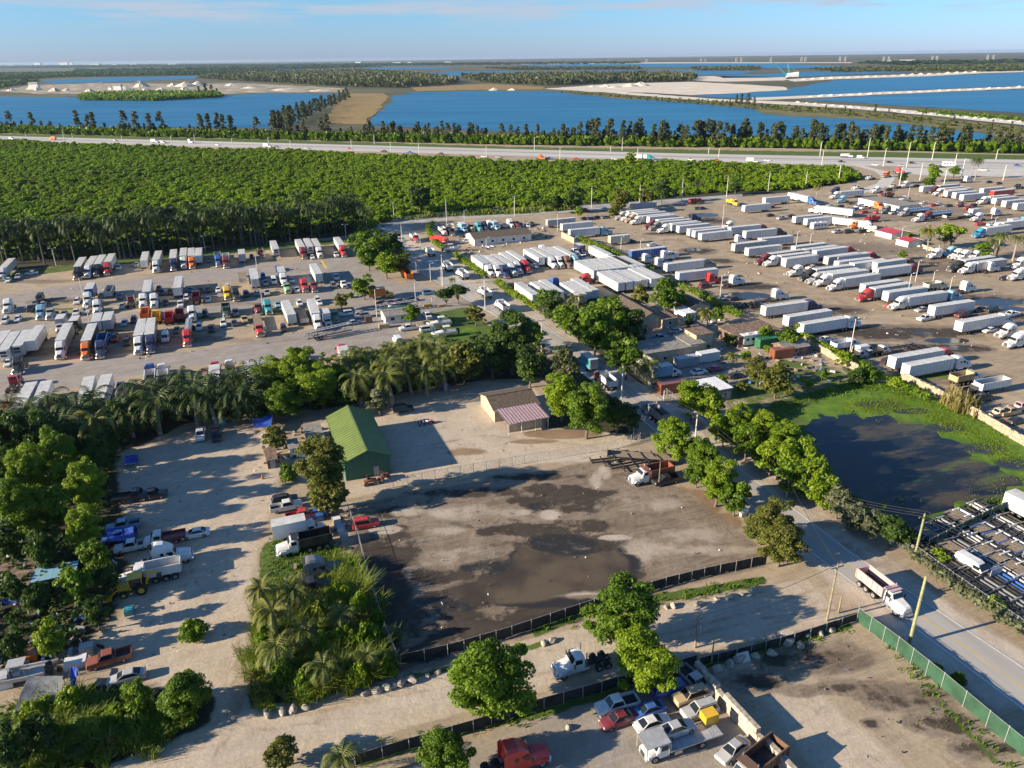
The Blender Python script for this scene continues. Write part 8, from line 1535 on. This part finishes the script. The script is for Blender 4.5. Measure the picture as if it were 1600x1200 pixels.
# masses of wood nobody could count
def band(name, polys, spacing, h, w, leafm, seed, per=7):
    rng = np.random.default_rng(seed); Vs, Ts = [], []
    for px in polys:
        poly = wpoly(px); lo, hi = poly.min(0), poly.max(0); xs, y2 = np.meshgrid(np.arange(lo[0], hi[0], spacing), np.arange(lo[1], hi[1], spacing)); pts = np.stack([xs.ravel(), y2.ravel()], 1) + rng.uniform(-.5, .5, (xs.size, 2)) * spacing
        pts = pts[signed(poly, pts) > 0]; n = len(pts) * per
        if n == 0: continue
        P = np.repeat(pts, per, 0); H = np.repeat(h * rng.uniform(.55, 1.15, len(pts)), per); az = rng.uniform(0, 6.28, n); d = np.stack([np.cos(az), np.sin(az)], 1); z = rng.uniform(.25, .95, n) * H; rr = w * (1.05 - z / H) ** .6 * .9
        C = np.column_stack([P + d * rr[:, None] * .5, z]); s = np.column_stack([-d[:, 1], d[:, 0], np.zeros(n)]) * (w * .42); up = np.column_stack([d * w * .12, H * .22])
        Vs.append(np.stack([C - up, C + s, C + up * 1.3, C - s], 1).reshape(-1, 3)); Ts.append(np.repeat(np.repeat(rng.uniform(0, .5, len(pts)), per) + rng.uniform(0, .5, n), 4))
    V = np.concatenate(Vs); return tag(link(name, raw_mesh(name, V, np.arange(len(V)).reshape(-1, 4), LM[leafm], tint=np.concatenate(Ts))), kind='stuff')
band('shore_bushes', [[(-150, 204), (0, 205), (400, 214), (800, 222), (1200, 227), (1650, 235), (1650, 241), (1200, 232), (800, 227), (400, 218), (0, 209), (-150, 207)]], 4.2, 7, 5, 'mid', 31, 12)
band('pine_wood', [[(310, 123), (420, 115), (560, 112), (640, 118), (720, 128), (700, 133), (620, 138), (540, 136), (440, 130), (380, 127)], [(720, 122), (880, 119), (1040, 119), (1090, 122), (1080, 127), (960, 130), (860, 134), (760, 130)]], 15, 17, 11, 'pine', 32, 8)
band('wooded_point', [[(122, 152), (210, 147), (340, 148), (350, 152), (240, 158), (128, 157)]], 6, 9, 7, 'mid', 33, 9)
band('far_wood', [[(-200, 118), (0, 116), (310, 113), (420, 112), (310, 118), (100, 121), (0, 126), (-200, 132)], [(-300, 138), (0, 133), (60, 129), (0, 140), (-300, 147)]], 24, 14, 20, 'dark', 34, 6)
band('far_wood', [[(1265, 109), (1420, 106), (1600, 102), (1600, 111), (1540, 112.5), (1420, 112), (1300, 113)], [(1080, 107), (1190, 106), (1180, 110), (1090, 110.5)], [(760, 107), (1000, 106), (1000, 108.5), (800, 109.5)]], 24, 12, 18, 'pine', 35, 6)
band('far_wood', [[(0, 103), (500, 101), (1000, 98), (1000, 99.5), (500, 104), (0, 107)], [(120, 110), (420, 106), (560, 104), (600, 105), (420, 110), (120, 114)], [(1330, 99), (1600, 95.5), (1600, 99), (1400, 103)]], 90, 16, 75, 'dark', 36, 5)
band('marsh_scrub', [[(860, 143), (1060, 155), (1180, 163), (1340, 175), (1620, 206), (1620, 212), (1450, 195), (1330, 182), (1180, 171), (950, 152)]], 13, 3.5, 6, 'olive', 37, 5)
band('causeway_scrub', [[(1430, 172), (1600, 186), (1620, 190), (1620, 193), (1440, 178)]], 9, 4, 6, 'mid', 38, 6)
# the scrub wood in front of the highway: geometry nodes scatter crowns over it
LM['scrub_bright'] = leaf_mat('scrub_leaves_bright', (.085, .165, .004), (.265, .385, .010)); LM['scrub_mid'] = leaf_mat('scrub_leaves', (.055, .12, .004), (.20, .31, .010))
src = bpy.data.collections.new('scrub_crowns')
for i in range(6):
    rng = np.random.default_rng(70 + i); cen = []
    while len(cen) < 17:
        q = rng.uniform(-1, 1, 3)
        if np.linalg.norm(q) < 1 and q[2] > -.15: cen.append((q[0] * .72, q[1] * .72, .25 + q[2] * .62))
    V, F, T = leaves(np.array(cen), rng.uniform(.22, .42, 17), 34, .17, rng, up=.9)
    src.objects.link(bpy.data.objects.new('scrub_crown', raw_mesh('scrub_crown', V, F, LM['scrub_bright' if i in (1, 3, 4) else 'olive' if i == 2 else 'scrub_mid'], tint=T)))
def scatter(name, polys, spacing, smin, smax, seed):
    rng = np.random.default_rng(seed); P = []
    for px in polys:
        poly = wpoly(px); lo, hi = poly.min(0), poly.max(0); xs, y2 = np.meshgrid(np.arange(lo[0], hi[0], spacing), np.arange(lo[1], hi[1], spacing)); pts = rng.uniform(lo, hi, (xs.size, 2)); P.append(pts[signed(poly, pts) > 1])
    P = np.concatenate(P); n = len(P); me = bpy.data.meshes.new(name); me.vertices.add(n); me.vertices.foreach_set('co', np.column_stack([P, np.zeros(n)]).astype(np.float32).ravel())
    big = .75 + .5 * (np.sin(P[:, 0] * .031 + 1) * np.cos(P[:, 1] * .027) * .5 + .5)
    for nm, arr in (('grow', rng.uniform(smin, smax, n) * big), ('turn', rng.uniform(0, 6.28, n))): a = me.attributes.new(nm, 'FLOAT', 'POINT'); a.data.foreach_set('value', arr.astype(np.float32))
    a = me.attributes.new('pick', 'INT', 'POINT'); patch = (np.sin(P[:, 0] * .02) + np.sin(P[:, 1] * .033 + 2) > rng.normal(0, .8, n)); a.data.foreach_set('value', np.where(patch, rng.choice([0, 5, 0, 5, 2, 1], n), rng.choice([1, 3, 4, 1, 3, 0], n)).astype(np.int32))
    o = link(name, me); nt = bpy.data.node_groups.new(name, 'GeometryNodeTree'); nt.interface.new_socket('Geometry', in_out='INPUT', socket_type='NodeSocketGeometry'); nt.interface.new_socket('Geometry', in_out='OUTPUT', socket_type='NodeSocketGeometry'); N = nt.nodes.new; K = nt.links.new
    gi, go, ip, ci = N('NodeGroupInput'), N('NodeGroupOutput'), N('GeometryNodeInstanceOnPoints'), N('GeometryNodeCollectionInfo')
    ci.inputs['Collection'].default_value = src; ci.inputs['Separate Children'].default_value = True; ci.inputs['Reset Children'].default_value = True; ip.inputs['Pick Instance'].default_value = True
    def at(nm, ty): q = N('GeometryNodeInputNamedAttribute'); q.data_type = ty; q.inputs['Name'].default_value = nm; return q.outputs['Attribute']
    cx = N('ShaderNodeCombineXYZ'); K(at('turn', 'FLOAT'), cx.inputs['Z']); K(cx.outputs[0], ip.inputs['Rotation']); K(at('grow', 'FLOAT'), ip.inputs['Scale']); K(at('pick', 'INT'), ip.inputs['Instance Index'])
    K(gi.outputs[0], ip.inputs['Points']); K(ci.outputs[0], ip.inputs['Instance']); K(ip.outputs[0], go.inputs[0]); md = o.modifiers.new('scatter', 'NODES'); md.node_group = nt; return tag(o, kind='stuff')
scatter('scrub_wood', [[(-500, 211), (0, 222.5), (400, 237), (800, 253), (1070, 257), (1320, 263), (1352, 277), (1320, 286), (1240, 297), (1100, 303), (960, 317), (860, 324), (700, 333), (630, 342), (580, 358), (400, 374), (120, 404), (0, 408), (-300, 420), (-500, 330)]], 2.9, .9, 3.9, 41)
for px, py, r, lm, lab in [(655, 312, 25, 'dark', 'tall dark tree standing out at the south edge of the scrub wood'), (985, 250, 12, 'yellow', 'single tree rising above the scrub wood beside the highway'), (970, 312, 22, 'olive', 'dark olive tree on the side street at the scrub wood edge'), (1035, 298, 20, 'dark', 'dark tree right of the olive one at the scrub wood edge'), (1010, 308, 16, 'olive', 'smaller olive tree between the two dark ones'), (900, 312, 20, 'dark', 'dark tree at the scrub wood edge behind the tan building'), (870, 318, 16, 'dark', 'lower dark tree behind the tan building'), (1150, 290, 14, 'dark', 'dark tree at the scrub edge by the yellow dump truck'), (960, 330, 12, 'olive', 'low tree between the side street and white trucks'), (905, 332, 9, 'yellow', 'yellow bush beside the side street')]: tree(px, py, r, lm, 'round', 'mid', 'edge_tree', lab)
# ------------------------------------------------------------------ the air
hz = MB(); hz.box(-26500, 26500, -3500, 26500, -2.0, 78.0); hm = bpy.data.materials.new('haze_air'); hm.use_nodes = True; hn = hm.node_tree; hn.nodes.clear(); ho = hn.nodes.new('ShaderNodeOutputMaterial'); hv = hn.nodes.new('ShaderNodeVolumePrincipled')
hv.inputs['Color'].default_value = (.50, .66, .88, 1); hv.inputs['Density'].default_value = 2.4e-5; hv.inputs['Anisotropy'].default_value = .2; hn.links.new(hv.outputs[0], ho.inputs['Volume']); tag(hz.build('haze', hm), kind='stuff')
# ---- things alike in look are told apart by their place in the line
def place_labels():
    W_ = 'first second third fourth fifth sixth seventh eighth ninth tenth eleventh twelfth thirteenth fourteenth fifteenth sixteenth seventeenth eighteenth nineteenth twentieth twenty-first twenty-second twenty-third twenty-fourth twenty-fifth twenty-sixth twenty-seventh twenty-eighth twenty-ninth thirtieth'.split()
    by = {}
    for o in COL.objects:
        if o.parent is None and 'label' in o and 'group' in o: by.setdefault(o['label'], []).append(o)
    for lab, L_ in by.items():
        if 1 < len(L_) <= 30 and len(lab.split()) <= 15:
            def sx(o): q = CAM_R.transposed() @ (o.location - Vector((0, 0, CAM_H))); return q.x / -q.z
            for i, o in enumerate(sorted(L_, key=sx)): o['label'] = ('leftmost ' if i == 0 else 'rightmost ' if i == len(L_) - 1 else W_[i] + '-from-left ') + lab
place_labels()
